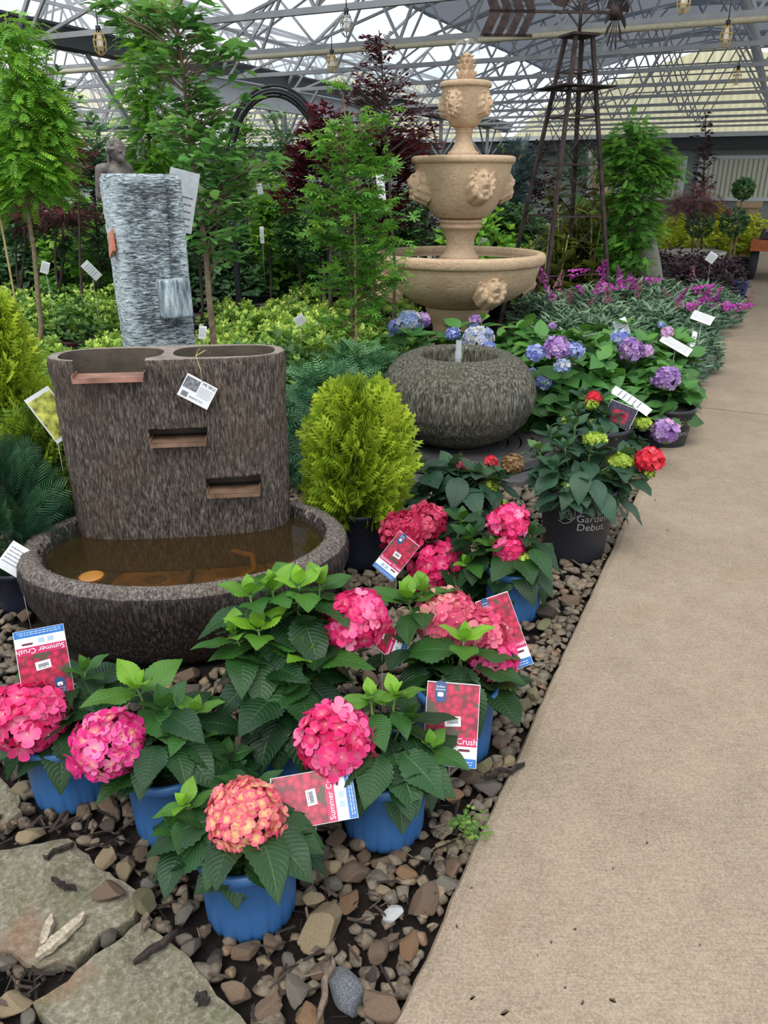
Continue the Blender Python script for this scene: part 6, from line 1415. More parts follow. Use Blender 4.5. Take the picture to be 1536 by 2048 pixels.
# strap leaves and magnolia in the windmill foot
q = random.Random(31); sw = empty('strap_leaf_plant', Vector((atx(1155, 8.5, .6), 8.5, 0)), 0, 'clump of upright yellow-striped stems and strap leaves behind the windmill', 'plant'); L = Leaves(); m = MB()
for i in range(60):
    x, y = q.uniform(-.42, .40), q.uniform(-.25, .3); h_ = q.uniform(.8, 1.32); lean = q.uniform(-.12, .12)
    m.tube([(x*.8, y*.8, 0), (x+lean*.5, y, h_*.6), (x+lean, y, h_)], .011, 5)
    for j in range(13):
        a = q.uniform(0, 6.28); z = h_*q.uniform(.3, 1.0); L.add(q.choice(NAR+LF), frame((x+lean*z/h_, y, z), (math.cos(a), math.sin(a), q.uniform(.1, 1.4)), (0, 0, 1), q.uniform(.16, .30)), q.uniform(0, .7), q.random())
L.build('foliage', M_STRAP, sw); m.build('canes', plain('yellow_striped_cane', G(136, 138, 62), .5), sw)
tree('young_magnolia', 1195, 9.3, [(1190, 400, 18, 40), (1205, 430, 25, 35), (1185, 460, 22, 30), (1125, 405, 18, 25), (1215, 450, 16, 20)], [(1195, 540), (1193, 460), (1190, 380)], 'young magnolia with bronze-backed glossy leaves right of the windmill', M_MAGN, OB, .20, 150, 152, M_WOODD, per=4, wire=1.5)
tree('green_laceleaf_maple', 1262, 8.1, [(1275, 255, 30, 25), (1265, 290, 55, 35), (1255, 340, 62, 40), (1300, 350, 50, 40), (1265, 400, 52, 40), (1270, 450, 50, 40), (1250, 490, 40, 30), (1325, 320, 30, 20), (1230, 300, 25, 20), (1260, 530, 40, 28)], [(1268, 560), (1270, 480), (1268, 380), (1278, 260)], 'tall green laceleaf maple in front of the far tan fountain', M_MAPG, FRW, .115, 3300, 153, M_WOODD, per=6, droop=.35, age=(0, .8), tr=.022)
tree('rosy_laceleaf_maple', 1390, 11.5, [(1385, 400, 45, 25), (1350, 410, 30, 22), (1425, 410, 35, 22), (1390, 385, 35, 18)], [(1386, 480), (1388, 440), (1390, 400)], 'umbrella-shaped rosy maple in a low grey bowl', M_MAPP, FRN, .13, 700, 154, M_WOODD, per=6, droop=.5)
p = Vector((atx(1384, 11.45, .55), 11.45, 0)); m = MB(); m.lathe([(.001, 0), (.3, 0), (.32, .35), (.42, .52), (.45, .60), (.43, .61), (.40, .56), (.001, .54)], 36); o = m.build('bowl_planter', plain('pale_grey_bowl', G(168, 162, 148), .7), None, p); tag(o, 'low pale grey bowl planter under the rosy maple', 'planter')
tree('thin_purple_tree', 1408, 13.0, [(1412, 250, 10, 22), (1405, 290, 22, 25), (1410, 330, 24, 25), (1405, 370, 26, 20)], [(1408, 430), (1408, 330), (1412, 235)], 'thin spiky purple-leaved tree before the cream gable', M_PLUM, MAP, .10, 260, 155, M_WOODD, per=5, wire=2)
for i, (px, py, rr_, lab) in enumerate(((1400, 448, 24, 'round clipped topiary ball half behind the rosy maple'), (1468, 445, 24, 'round clipped topiary ball on a short stem above yellow shrubs'), (1487, 378, 17, 'small clipped topiary ball on a tall thin stem'))):
    y = 12.5; c = at_y(px, py, y); dep = y*CP+(H-c.z)*SP; R_ = rr_*dep/FPX; r = empty('topiary_ball', (c.x, y, 0), 0, lab, 'topiary'); q = random.Random(i); L = Leaves()
    for k in range(420):
        d = Vector((q.gauss(0, 1), q.gauss(0, 1), q.gauss(0, 1))).normalized(); L.add(q.choice(LF), frame(Vector((0, 0, c.z))+d*R_*q.uniform(.8, 1), d+Vector((q.uniform(-.8, .8), q.uniform(-.8, .8), .3)), d, .07), q.random(), q.random())
    L.build('foliage', M_DKG, r); m = MB(); m.tube([(0, 0, 0), (.02, 0, c.z*.5), (0, 0, c.z)], .014, 6)
    for k in range(5): a = k*1.26; m.tube([(0, 0, c.z-R_*1.1), (math.cos(a)*R_*.5, math.sin(a)*R_*.5, c.z-R_*.3)], .007, 5)
    m.build('stem', M_WOOD, r)
for i, (px, py, y, r_, lab) in enumerate(((1352, 455, 14, .28, 'yellow shrub left of the rosy maple stem'), (1345, 440, 15.5, .25, 'taller yellow shrub behind the path bend'), (1440, 460, 14, .34, 'yellow-green shrub between the two topiary balls'), (1430, 425, 15.5, .25, 'narrow yellow shrub behind the topiary balls'), (1500, 445, 14.5, .30, 'yellow shrub before the square stone planter'), (1310, 470, 13.2, .3, 'yellow shrub behind the standing stone'), (1480, 470, 13.5, .28, 'lime shrub nearest the orange cart'), (1390, 468, 13.6, .34, 'lime shrub behind the pale bowl planter'))):
    z = at_y(px, py-18, y).z; bush('yellow_shrub', Vector((atx(px, y, .6), y, 0)), r_, max(z, .7), lab, M_YEL, LF, .10, 150, 160+i, (), M_BLK, .2, .25, age=(.1, 1), z0=max(z, .7)*.55)
for i, (px, y, r_, h_, lab) in enumerate(((1355, 9.6, .30, .66, 'blackish purple shrub right of the standing stone'), (1385, 9.9, .32, .68, 'blackish purple shrub below the pale bowl'), (1420, 9.8, .32, .66, 'blackish purple shrub above the white printed pot'), (1452, 10.2, .30, .66, 'blackish purple shrub at the end of its row by the path'), (1340, 10.6, .3, .75, 'blackish purple shrub at the back of its row'), (1405, 10.8, .3, .7, 'blackish purple shrub right behind the white pot'))):
    bush('purple_leaf_shrub', Vector((atx(px, y, .5), y, 0)), r_, h_, lab, M_PLUM, LF, .065, 240, 170+i, (), M_BLK, .18, .28, age=(0, .9))
p = Vector((atx(1416, 9.3, .2), 9.3, 0)); wp = empty('printed_white_pot', p, 0, 'white plastic pot with dark print below the purple shrubs', 'pot'); pot(wp, .17, .34, M_WPOT, False); pot_print(wp, 'VIAV', .17, .34, .07, .22, -.25, .8, M_GREYINK)
for i, (px, y, lab) in enumerate(((1447, 9.7, 'black pot with white print right of the white pot'), (1472, 10.6, 'navy blue pot beside the path, behind the black printed pot'))):
    r = empty('nursery_pot', (atx(px, y, .2), y, 0), 0, lab, 'pot'); pot(r, .15, .30, M_BLK if i == 0 else pot_mat('navy_blue_pot', G(44, 60, 110)), False)
    if i == 0: pot_print(r, 'Plants', .15, .30, .05, .19, -.3, .8, M_SILV)
# bench row of small shrubs in burgundy pots on the left
for i, (px, y, r_, lab, pm) in enumerate(((28, 6.7, .19, 'azalea in a burgundy pot at the left end of the potted row', M_BURG), (75, 6.5, .19, 'azalea in a burgundy pot with a white tag leaning on it', M_BURG), (112, 6.7, .2, 'azalea in a grey-brown pot in the middle of the potted row', M_BLK), (150, 6.45, .2, 'azalea in a burgundy pot left of the column fountain, front', M_BURG), (192, 6.7, .2, 'azalea in a black pot right beside the column fountain', M_BLK), (20, 7.5, .22, 'azalea behind the potted row at the left edge', M_BLK), (90, 7.5, .22, 'azalea behind the potted row below the red maple', M_BLK), (170, 7.5, .22, 'azalea behind the potted row below the bronze maple', M_BLK), (225, 7.3, .22, 'azalea behind the column fountain, last of the back row', M_BLK))):
    bush('potted_azalea', Vector((atx(px, y, .5), y, 0)), r_*1.1, .62, lab, M_AZ if i % 3 else M_AZD, LF, .055, 190, 180+i, (), pm, .15, .30, age=(.2, .8), tipage=.4)
# black pots near the arch, small figure
for i, (px, y, s, lab) in enumerate(((522, 8.3, 1.0, 'black pot inside the garden arch, front'), (528, 8.9, 1.2, 'larger black pot behind another inside the garden arch'), (562, 8.5, 1.0, 'black pot between the arch and the little grey figure'), (630, 8.4, 1.1, 'black pot behind the green maple trunk'), (5, 8.6, 1.1, 'black pot at the far left edge under the red maple'))):
    r = empty('nursery_pot', (atx(px, y, .15), y, 0), 0, lab, 'pot'); pot(r, .16*s, .30*s, M_BLK, False)
g_ = empty('garden_figure', (atx(583, 7.9, .3), 7.9, 0), 0, 'small grey crouching garden figure between black pots', 'statue')
bm = bmesh.new(); ell(bm, (0, 0, .16), (.09, .08, .15)); ell(bm, (.02, -.02, .36), (.06, .06, .07)); ell(bm, (-.03, 0, .42), (.02, .015, .04)); ell(bm, (.06, 0, .42), (.02, .015, .04)); limb(bm, (.07, -.04, .24), (.10, -.08, .08), .03, .02); limb(bm, (-.07, -.04, .24), (-.09, -.08, .08), .03, .02); ell(bm, (0, 0, .03), (.13, .12, .035))
remeshed(bm, 'body', .010, plain('grey_cast_stone', G(140, 140, 144), .8, var=.3, scale=30), g_)
tp_ = Vector((atx(425, 6.4, .3), 6.4, 0)); m = MB(); m.lathe([(.001, 0), (.2, 0), (.24, .2), (.27, .3), (.24, .3), (.22, .26), (.001, .25)], 32); o = m.build('clay_planter', plain('brown_clay', G(118, 88, 74), .7), None, tp_); tag(o, 'wide brown clay planter behind the oval-leaved tree', 'planter')
m = MB(); px_ = at_y(800, 500, 9.0); m.lathe([(.001, 0), (.36, 0), (.42, .5), (.48, .6), (.44, .61), (.001, .55)], 36); o = m.build('wide_stone_planter', M_TERRA, None, (px_.x-.1, 8.9, px_.z-.6 if px_.z > .6 else 0)); o.location.z = 0; tag(o, 'wide tan stone planter half hidden left of the lion fountain bowl', 'planter')
m = MB(); c_ = at_y(1225, 545, 8.0); m.box((0, 0, .26), (.9, .5, .36)); m.box((0, 0, .45), (.96, .56, .04)); o = m.build('planter_box', plain('weathered_red_brown_wood', G(118, 92, 84), .8), None, (c_.x+.02, 8.1, 0)); o.rotation_euler = (0, 0, -.35); tag(o, 'weathered reddish wooden planter box among the butterfly bushes', 'planter')

# ---- tags on sticks --------------------------------------------------------------------
M_TPINK = NT('tag_blossom_photo'); t = M_TPINK; c = t.coord('Object'); v = t.n('ShaderNodeTexVoronoi'); v.inputs['Scale'].default_value = 70; t.l(c, v.inputs['Vector']); col = t.ramp(v.outputs['Distance'], [(.05, G(206, 26, 80)), (.4, G(184, 14, 62)), (.8, G(120, 8, 40))]); big = t.ramp(t.noise(c, 16, 2), [(.57, (0, 0, 0, 1)), (.60, (1, 1, 1, 1))]); col = t.mix(t.math('MULTIPLY', big, .85), col, G(38, 72, 44)); M_TPINK = t.done(t.bsdf(col, .35))
M_TMAG = plain('tag_magenta_band', G(196, 24, 90), .35, var=.03); M_TBLUE = plain('tag_blue_band', G(36, 112, 186), .35, var=.03); M_TNAVY = plain('tag_navy_emblem', G(24, 70, 120), .35, var=.03); M_TW = plain('tag_white', G(232, 234, 236), .4, var=.02); M_TLB = plain('tag_pale_icons', G(168, 190, 206), .4, var=.02)
def big_tag(px, py, y, w, h, roll, label, yaw=0, tilt=0, bend=.05, back=False):
    P = [patch('photo', 0, h*.14, w*.98, h*.70, M_TPINK), patch('name_band', 0, -h*.20, w*.98, h*.11, M_TMAG, .0008), lett('Summer Crush', w*.02, -h*.20, w*.155, M_TW, .0012), patch('info_band', 0, -h*.325, w*.98, h*.15, M_TW, .0007), patch('colour_swatch', w*.26, -h*.30, w*.22, h*.03, plain('tag_wine_swatch', G(110, 20, 50)), .0012, rnd_=True),
         patch('icon', -w*.2, -h*.33, w*.12, h*.07, M_TLB, .0011), patch('icon', -w*.02, -h*.33, w*.12, h*.07, M_TLB, .0011), patch('blue_band', 0, -h*.445, w*.98, h*.10, M_TBLUE, .0008), lines(0, -h*.435, w*.85, 2, h*.03, M_TW, h*.008, .0013), patch('price_sticker', w*.02, h*.03, w*.30, h*.12, M_CARD, .0014, .08), barcode(w*.02, h*.03, w*.2, h*.05, M_INK, .0019, .08), lines(w*.02, h*.07, w*.22, 1, .004, M_GREYINK, .0012, .002),
         patch('emblem', -w*.24, h*.38, w*.22, h*.26, M_TNAVY, .0012, 0, True), lett('Endless', -w*.24, h*.44, w*.055, M_TW, .0018), lett('Summer', -w*.24, h*.405, w*.055, M_TW, .0018), patch('emblem_flower', -w*.24, h*.345, w*.11, h*.055, M_TW, .0018, 0, True)]
    r = card('plant_tag', px, py, y, w, h, roll, label, 'tag', P, yaw, tilt, M_TW, 0.0)
    return r
R_ = math.radians
big_tag(903, 1448, PF.y-.20, .135, .205, R_(1), 'large pink tag reading upright on the blue pot behind the path-side bloom')
big_tag(628, 1596, PA.y+.09, .115, .185, R_(-95), 'pink tag lying sideways beside the coral and cream bloom', tilt=-.1)
big_tag(792, 1112, PH.y-.12, .095, .165, R_(33), 'tilted pink tag under the crimson blooms', yaw=-.2)
big_tag(88, 1325, PC_.y+.02, .120, .175, R_(188), 'upside-down tag behind the leftmost hot pink bloom', yaw=.2)
big_tag(765, 1270, PF.y+.05, .09, .19, R_(-28), 'pink tag seen nearly edge-on between two plants', yaw=.95)
big_tag(1008, 1265, PF.y+.14, .10, .22, R_(-24), 'pink tag with blue foot behind the chain of faded rose blooms')
big_tag(640, 1640, PB.y+.09, .07, .15, R_(-35), 'small blue-ended tag hanging between the front two blue pots', yaw=.3)
big_tag(578, 1152, PE_.y+.22, .05, .08, R_(118), 'blue and white tag half buried in the lime shoot tips by the basin')
big_tag(668, 1540, PB.y-.02, .06, .14, R_(12), 'narrow pink tag under the hot pink bloom by the path')
M_TDK = plain('tag_dark_photo', G(60, 48, 70), .4, var=.5, scale=60)
card('plant_tag', 1240, 830, 3.95, .15, .12, R_(18), 'tag with a red flower photo among the red-budded hydrangeas', 'tag', [patch('photo', 0, 0, .145, .115, M_TDK), patch('flower_photo', .0, -.01, .09, .07, M_TPINK, .001, 0, True)], mat=M_CARD)
def white_tag(px, py, y, w, h, roll, label, yaw=0, tilt=0, mt=None, n=5): return card('white_plant_tag', px, py, y, w, h, roll, label, 'tag', [lines(0, h*.3, w*.8, n, h*.13, M_GREYINK, h*.03)], yaw, tilt, mt or M_CARD, .04, 'white plant tags')
white_tag(1262, 800, 4.05, .05, .24, R_(-58), 'long white tag lying across the red-budded hydrangeas', tilt=-.5)
white_tag(1244, 657, 5.1, .085, .13, R_(-25), 'small white tag standing above the lilac blooms')
white_tag(1352, 690, 5.0, .21, .06, R_(28), 'long white tag leaning over the path side of the blue group', tilt=-.4)
white_tag(1405, 635, 5.9, .16, .08, R_(20), 'pale tag at the path edge under the butterfly bushes', tilt=-.6)
white_tag(90, 535, 6.2, .06, .09, R_(20), 'small white tag in the potted azalea row beside the feathery tree')
white_tag(183, 541, 6.2, .07, .15, R_(-40), 'white tag with a grey picture leaning left of the column fountain')
white_tag(762, 375, 5.9, .055, .17, R_(-6), 'hanging white tag in the dark red maple left of the lion fountain')
white_tag(965, 485, 8.6, .09, .10, R_(10), 'small white tag right of the lion fountain stem')
white_tag(1105, 450, 8.6, .12, .035, R_(0), 'thin white label inside the windmill foot')
white_tag(1423, 515, 9.2, .10, .11, R_(30), 'white tag above the white printed pot')
white_tag(1385, 690, 5.75, .05, .20, R_(18), 'white tag edge beside the path near the pink hydrangea', yaw=.8)
white_tag(520, 380, 7.9, .05, .12, R_(-10), 'white tag tied inside the garden arch')
white_tag(524, 470, 8.2, .04, .16, R_(0), 'tall white label in the black pot inside the arch')
white_tag(405, 665, 4.2, .04, .07, R_(10), 'tiny white tag at the foot of the oval-leaved tree')
white_tag(600, 640, 5.2, .07, .06, R_(-30), 'white tag lying in the azaleas left of the green maple')
white_tag(30, 1118, 2.35, .08, .10, R_(45), 'white tag with a green end left of the basin')
card('plant_tag', 105, 830, 2.75, .10, .19, R_(-24), 'yellow and green picture tag tucked left of the slab fountain', 'tag', [patch('photo', 0, 0, .09, .16, plain('yellow_leaf_photo', G(196, 200, 90), .4, var=.6, scale=30), .001)], mat=M_CARD, yaw=.2)

# filler rows of leafy container shrubs at the back of the sales area
q = random.Random(77); pr = [bush('container_shrub', Vector((0, 0, 0)), .42, .95, 'x', mt_, LF, .09, 330, 200+i, (), M_BLK, .18, .3, age=(.1, .9), z0=.35) for i, mt_ in enumerate((M_MIDG, M_DKG, M_BRT))]; us = [False]*3
KN = ['grey-green', 'dark green', 'bright green']
for row, y in enumerate((9.0, 10.2, 11.6)):
    for i, px in enumerate(range(-20, 1100, 88-row*8)):
        if 820 < px < 940 and row == 0: continue
        k = q.randrange(3); o = pr[k] if not us[k] else copy_tree(pr[k]); us[k] = True; yy = y+q.uniform(-.3, .3)
        if B(0, -4.9, 0).length and (Vector((atx(px, yy, .5), yy, 0))-PE0).dot(DR) > -.6: continue
        o.location = (atx(px, yy, .5), yy, 0); s_ = q.uniform(.85, 1.25); o.scale = (s_, s_, s_*q.uniform(.9, 1.2)); o.rotation_euler = (0, 0, q.uniform(0, 6))
        sd = 'left of the column fountain' if px < 220 else ('beyond the garden arch' if px < 640 else 'behind the lion fountain')
        tag(o, '%s container shrub in the %s back row %s' % (KN[k], ('front', 'middle', 'last')[row], sd), 'shrub', '%s %s back row %s' % (KN[k], ('front', 'middle', 'last')[row], sd))
# ---- lay the stones (after every pot has claimed its ground) ----------------------
def edge_side(x, y): return (Vector((x, y, 0))-PE0).dot(DR)
spots = []; rnd = random.Random(3)
grid = {}
def free(x, y, r):
    gx, gy = int(x//.1), int(y//.1)
    for i in (-1, 0, 1):
        for j in (-1, 0, 1):
            for (a, b, c) in grid.get((gx+i, gy+j), ()):
                if (a-x)**2+(b-y)**2 < (r+c)**2*.62: return False
    return True
special = [(783, 1826, .033, 'white', 'white heart-shaped stone lying among brown stones'),
           (688, 1985, .052, 'speck', 'grey stone with white crystal speckles near the path edge'),
           (218, 1778, .036, 'brown', 'round flat brown stone resting on the flagstone'),
           (648, 1846, .062, 'tan', 'long tan sausage-shaped stone in front of the centre blue pot'),
           (820, 1886, .033, 'rusty', 'orange-brown oval stone close to the path edge'),
           (905, 1590, .034, 'rusty', 'orange angular stone beside the blue pot nearest the path'),
           (812, 1742, .030, 'rusty', 'small ochre stone near the blue pot by the path'),
           (625, 2030, .040, 'rusty', 'reddish brown stone at the very front of the gravel'),
           (755, 2005, .045, 'brown', 'flat greyish brown stone against the path at the very front')]
def put(i, x, y, z, r, kind, label, group=None, tilt=.25):
    mats = {'white': M_WSTONE, 'speck': M_SPECK}; mt = mats.get(kind) or STONES[kind]
    me = SHAPES[i % len(SHAPES)]; o = bpy.data.objects.new('river_stone', me); COL.objects.link(o)
    if not me.materials: me.materials.append(mt)
    o.material_slots[0].link = 'OBJECT'; o.material_slots[0].material = mt
    o.location = (x, y, z); o.scale = (r, r, r*rnd.uniform(.85, 1.15)); o.rotation_euler = (rnd.uniform(-tilt, tilt), rnd.uniform(-tilt, tilt), rnd.uniform(0, 6.28))
    tag(o, label, 'stone', group)
for k, (px, py, r, kind, label) in enumerate(special):
    zz = .05 if 'flagstone' in label else .03
    p = at_z(px, py, zz); grid.setdefault((int(p.x//.1), int(p.y//.1)), []).append((p.x, p.y, r)); put(k+2, p.x, p.y, zz if zz > .04 else .025, r, kind, label, None, .12)
for att in range(90000):
    y = rnd.uniform(.7, 4.6)
    x = rnd.uniform(-2.4, 1.6)
    s = edge_side(x, y)
    if s > -.012: continue
    if abs(x) > (y*.919+.6)*.53+.1: continue
    if any((x-a)**2+(y-b)**2 < c*c for a, b, c in KEEP): continue
    if any(inpoly(x, y, P) for P in FLAGP): continue
    if inpoly(x, y, MULP[0]) and rnd.random() < .80: continue
    r = rnd.choice((.016, .021, .026, .030, .034, .040))
    if y > 3.4: r = max(r, .03)
    if s > -r*.75: continue
    if not free(x, y, r): continue
    grid.setdefault((int(x//.1), int(y//.1)), []).append((x, y, r)); spots.append((x, y, r))
def vis(p): return p[2]/(math.hypot(p[0], p[1]-.2)+.4)
spots.sort(key=lambda p: -vis(p)*(1 if p[0] > -1.6 else .5))
kinds = ['brown']*34+['tan']*18+['grey']*20+['olive']*12+['rusty']*5+['dark']*11
near = spots[:288]; rest = spots[288:]
ZONES = [(lambda x, y: edge_side(x, y) > -.22, 'in the strip against the concrete path edge'),
         (lambda x, y: y < 1.35, 'in the gravel at the very front below the blue pots'),
         (lambda x, y: x < -.75, 'in the gravel beside and below the oval basin'),
         (lambda x, y: True, 'in the gravel between the blue pots')]
for i, (x, y, r) in enumerate(near):
    k = rnd.choice(kinds)
    if x < -.3 and y < 1.6 and k == 'rusty': k = 'olive'
    zt = next(t for f, t in ZONES if f(x, y))
    adj = {'brown': 'brown', 'tan': 'pale tan', 'grey': 'grey', 'olive': 'greenish', 'rusty': 'rust-coloured', 'dark': 'near-black'}[k]
    put(i, x, y, r*rnd.uniform(.35, .75), r*1.13, k, 'rounded '+adj+' river stone '+zt, adj+' river stones '+zt, .4)
# the remaining small and far stones: past 300, one object
def stuff_stone_mat():
    t = NT('mixed_river_stones'); a = t.n('ShaderNodeAttribute'); a.attribute_name = 'tint'; sp = t.n('ShaderNodeSeparateColor'); t.l(a.outputs['Color'], sp.inputs[0])
    col = t.ramp(sp.outputs[0], [(0, srgb(48, 43, 39)), (.25, srgb(84, 70, 58)), (.5, srgb(110, 94, 76)), (.7, srgb(100, 96, 88)), (.85, srgb(136, 120, 95)), (1, srgb(126, 88, 60))])
    c = t.coord('Object'); n = t.noise(c, 60, 5, .65)
    col = t.mix(.35, col, t.ramp(n, [(.3, srgb(48, 42, 36)), (.7, srgb(176, 160, 136))]))
    return t.done(t.bsdf(col, .65, 0, t.bump(n, .5, .006), .35))
M_STMIX = stuff_stone_mat()
def me_tmpl(me):
    return Tmpl([tuple(v.co) for v in me.vertices], [tuple(p.vertices) for p in me.polygons], [(0, 0)]*len(me.vertices))
TS = [me_tmpl(m) for m in SH_LO]
L = Leaves()
def smat(x, y, z, r): 
    M = Matrix.Translation((x, y, z)) @ Euler((rnd.uniform(-.5, .5), rnd.uniform(-.5, .5), rnd.uniform(0, 6.3))).to_matrix().to_4x4() @ Matrix.Scale(r, 4); return np.array(M)
for x, y, r in rest: L.add(rnd.choice(TS), smat(x, y, r*.5, r*1.15), rnd.random())
for _ in range(8000):                                      # a lower layer that fills the gaps
    y = rnd.uniform(.75, 4.4); x = rnd.uniform(-2.2, 1.5)
    if edge_side(x, y) > -.012 or abs(x) > (y*.919+.6)*.55+.1 or (inpoly(x, y, MULP[0])) or any(inpoly(x, y, P) for P in FLAGP): continue
    if any((x-a)**2+(y-b)**2 < (c-.02)**2 for a, b, c in KEEP): continue
    L.add(rnd.choice(TS), smat(x, y, rnd.uniform(.004, .016), rnd.uniform(.018, .034)), rnd.random()*.9)
u_ = -.6
while u_ < 5.0:                                            # small stones lying against the path's edge
    for sv in (-.018, -.045):
        p = pathpt(u_+rnd.uniform(-.01, .01), sv+rnd.uniform(-.008, .004)); r = rnd.uniform(.014, .022)
        if not any((p.x-a)**2+(p.y-b)**2 < (c-.01)**2 for a, b, c in KEEP): L.add(rnd.choice(TS), smat(p.x, p.y, r*.6, r), rnd.random())
    u_ += .034
for _ in range(1500):                                      # stones around the plants further back
    y = rnd.uniform(3.4, 6.5); x = rnd.uniform(-3, 3)
    if edge_side(x, y) > -.04: continue
    L.add(rnd.choice(TS), smat(x, y, .01, rnd.uniform(.025, .045)), rnd.random())
o = L.build('river_stone_bed', M_STMIX); tag(o, 'small brown and grey river stones filling the bed under the pots', 'stones', kind='stuff')
# bark mulch
chip = Tmpl([(-.15, -.5, -.05), (.15, -.45, -.06), (.12, .5, -.05), (-.1, .42, -.04), (-.12, -.5, .06), (.14, -.4, .05), (.1, .46, .06), (-.14, .5, .05)],
            [(3, 2, 1, 0), (4, 5, 6, 7), (0, 1, 5, 4), (1, 2, 6, 5), (2, 3, 7, 6), (3, 0, 4, 7)], [(0, 0)]*8)
def mul_mat():
    t = NT('shredded_mulch'); a = t.n('ShaderNodeAttribute'); a.attribute_name = 'tint'; sp = t.n('ShaderNodeSeparateColor'); t.l(a.outputs['Color'], sp.inputs[0])
    col = t.ramp(sp.outputs[0], [(0, srgb(24, 19, 17)), (.5, srgb(56, 46, 40)), (.85, srgb(92, 78, 66)), (1, srgb(140, 122, 102))])
    return t.done(t.bsdf(col, .8, 0, t.bump(t.noise(t.coord('Object', (60, 60, 60)), 3, 3), .5, .004), .4))
L = Leaves(); allP = [(x, y) for x, y in MULP[0]]
for _ in range(12000):
    y = rnd.uniform(.6, 2.2) if rnd.random() < .8 else rnd.uniform(.7, 3.6); x = rnd.uniform(-1.9, .9)
    if edge_side(x, y) > -.03: continue
    ins = inpoly(x, y, MULP[0])
    if not ins and rnd.random() < .78: continue
    onflag = any(inpoly(x, y, P) for P in FLAGP)
    if onflag: continue
    if any((x-a)**2+(y-b)**2 < c*c for a, b, c in KEEP): continue
    ln = rnd.uniform(.02, .07); w = ln*rnd.uniform(.25, .6)
    M = Matrix.Translation((x, y, rnd.uniform(0, .025) if ins else rnd.uniform(.005, .03))) @ Euler((rnd.uniform(-.35, .35), rnd.uniform(-.5, .5), rnd.uniform(0, 6.3))).to_matrix().to_4x4() @ Matrix.Diagonal((w, ln, w*.6, 1))
    L.add(chip, np.array(M), rnd.random()**1.3)
o = L.build('bark_mulch', mul_mat(), smooth=False); tag(o, 'dark shredded bark mulch between the flagstones and stones', 'mulch', kind='stuff')
def bark_chip(px, py, L_, w, ang, label, mt=None, z=.045):
    p = at_z(px, py, z); m = MB(); n = 8; vs = []
    for i in range(n+1):
        t = i/n-.5; ww = w*(1-(2*abs(t))**3*.7)*(1+.3*mnoise.noise(Vector((i*.9, px, 0)))); x0 = .012*mnoise.noise(Vector((i*.5, py, 2)))
        vs += [(x0-ww/2, t*L_, -.004), (x0+ww/2, t*L_, -.004), (x0+ww*.4, t*L_, .008), (x0-ww*.3, t*L_, .01)]
    fs = [(0, 1, 2, 3), (n*4+3, n*4+2, n*4+1, n*4)]
    for i in range(n):
        for k in range(4): a, b = i*4+k, i*4+(k+1) % 4; fs.append((a, a+4, b+4, b))
    m.add(vs, fs); o = m.build('bark_chip', mt or M_BARK, None, p); o.rotation_euler = (0.03, 0.05, ang); tag(o, label, 'bark', 'loose bark pieces')
M_PALEBARK = plain('pale_split_wood', srgb(172, 160, 138), .85, var=.3, scale=120, bump=.003)
bark_chip(122, 1873, .12, .028, -.55, 'pale splintered wood sliver on the upper flagstone', M_PALEBARK)
bark_chip(94, 1862, .07, .022, .05, 'greenish grey wood chip on the upper flagstone', M_PALEBARK)
bark_chip(312, 1895, .10, .016, -.8, 'dark straight bark stick across the nearest flagstone corner', M_MULCH)
bark_chip(128, 1770, .07, .010, 1.2, 'curved dark twig lying on the upper flagstone', M_MULCH)
bark_chip(118, 1702, .07, .008, -1.0, 'thin dark twig near the far edge of the upper flagstone', M_MULCH)
bark_chip(405, 1998, .03, .022, .9, 'small dark square bark flake on the nearest flagstone', M_MULCH)
bark_chip(650, 1980, .13, .014, -.15, 'upright brown bark strip between the front stones', M_BARK, .05)
bark_chip(1010, 1542, .12, .012, -1.2, 'dark twig poking onto the concrete path', M_MULCH, .05)
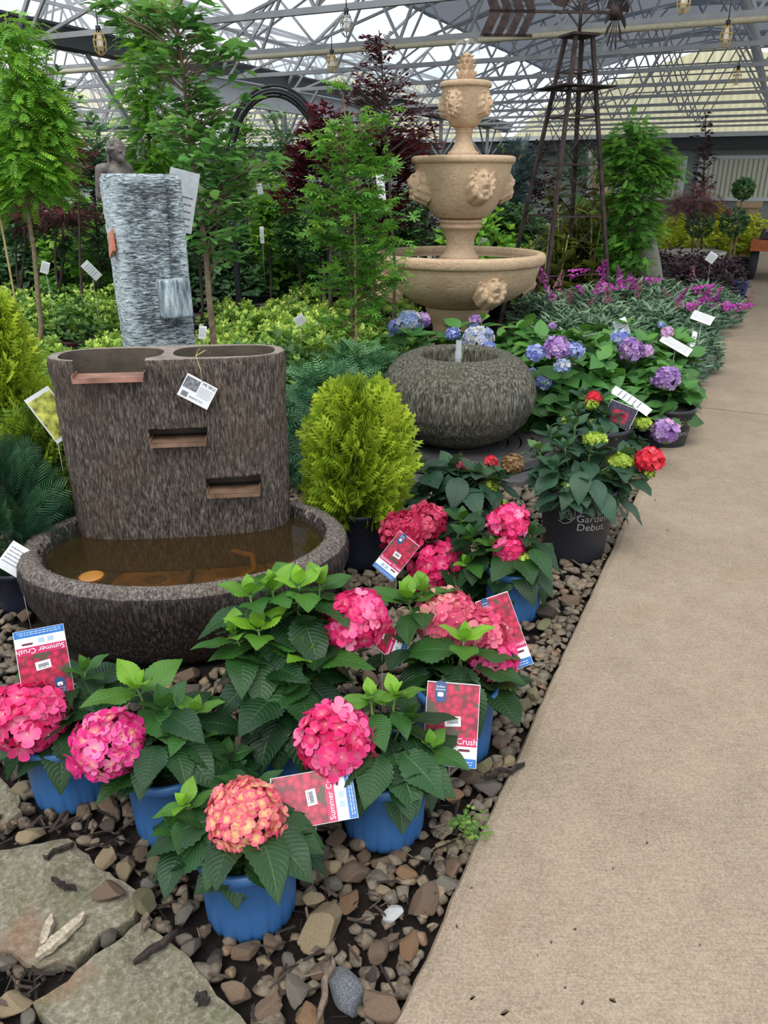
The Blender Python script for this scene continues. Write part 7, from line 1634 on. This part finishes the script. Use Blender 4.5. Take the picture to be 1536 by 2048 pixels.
bark_chip(290, 1845, .04, .018, .1, 'short brown bark stub between the two flagstones', M_BARK)
M_BARKD = plain('brown_leaf_scrap', srgb(96, 78, 62), .8)
# litter on the path
def litter(px, py, ln, ang):
    ln *= .6
    p = at_z(px, py, .042); m = MB(); m.add([(-ln*.2, -ln*.5, 0), (ln*.15, -ln*.3, .002), (ln*.25, ln*.5, .001), (-ln*.1, ln*.3, .004)], [(0, 1, 2, 3)])
    m.add([(-ln*.2, -ln*.5, -.002), (ln*.15, -ln*.3, -.002), (ln*.25, ln*.5, -.002), (-ln*.1, ln*.3, -.002)], [(3, 2, 1, 0)])
    o = m.build('leaf_scrap', M_BARKD, None, p); o.rotation_euler = (0, 0, ang); tag(o, 'tiny dark leaf scrap lying on the concrete path', 'leaf scrap', 'leaf scraps on the path')
for px, py, ln in ((1294, 1685, .012), (1226, 1737, .010), (1340, 1500, .006), (1010, 2025, .03), (945, 1995, .02), (1225, 2000, .022), (1165, 2005, .014), (1102, 1884, .012), (914, 1852, .014), (1245, 1058, .02), (1310, 1000, .02), (1335, 1060, .02), (1190, 1100, .02), (943, 1775, .01), (1150, 1858, .012), (1212, 1740, .007), (1075, 1910, .008), (1400, 1890, .008), (1130, 1975, .01)):
    litter(px, py, ln, rnd.uniform(0, 6))
# small weed by the path edge
L = Leaves(); pw = at_z(938, 1672, .03)
for _ in range(70):
    a = rnd.uniform(0, 6.28); r = rnd.uniform(.0, .05); h = rnd.uniform(.015, .05)
    L.add(rnd.choice(MAPF), frame((r*math.cos(a), r*math.sin(a), h), (math.cos(a), math.sin(a), rnd.uniform(-.3, .6)), s=rnd.uniform(.012, .022)), rnd.random())
w = empty('clover_weed', pw, 0, 'small bright green weed sprouting at the path edge', 'weed')
L.build('foliage', leafmat('weed_green', srgb(70, 120, 50), srgb(150, 190, 80)), w)
m = MB()
for _ in range(14):
    a = rnd.uniform(0, 6.28); m.tube([(0, 0, 0), (math.cos(a)*.03, math.sin(a)*.03, .035)], .0009, 4)
m.build('stems', plain('weed_stem', srgb(110, 130, 70)), w)
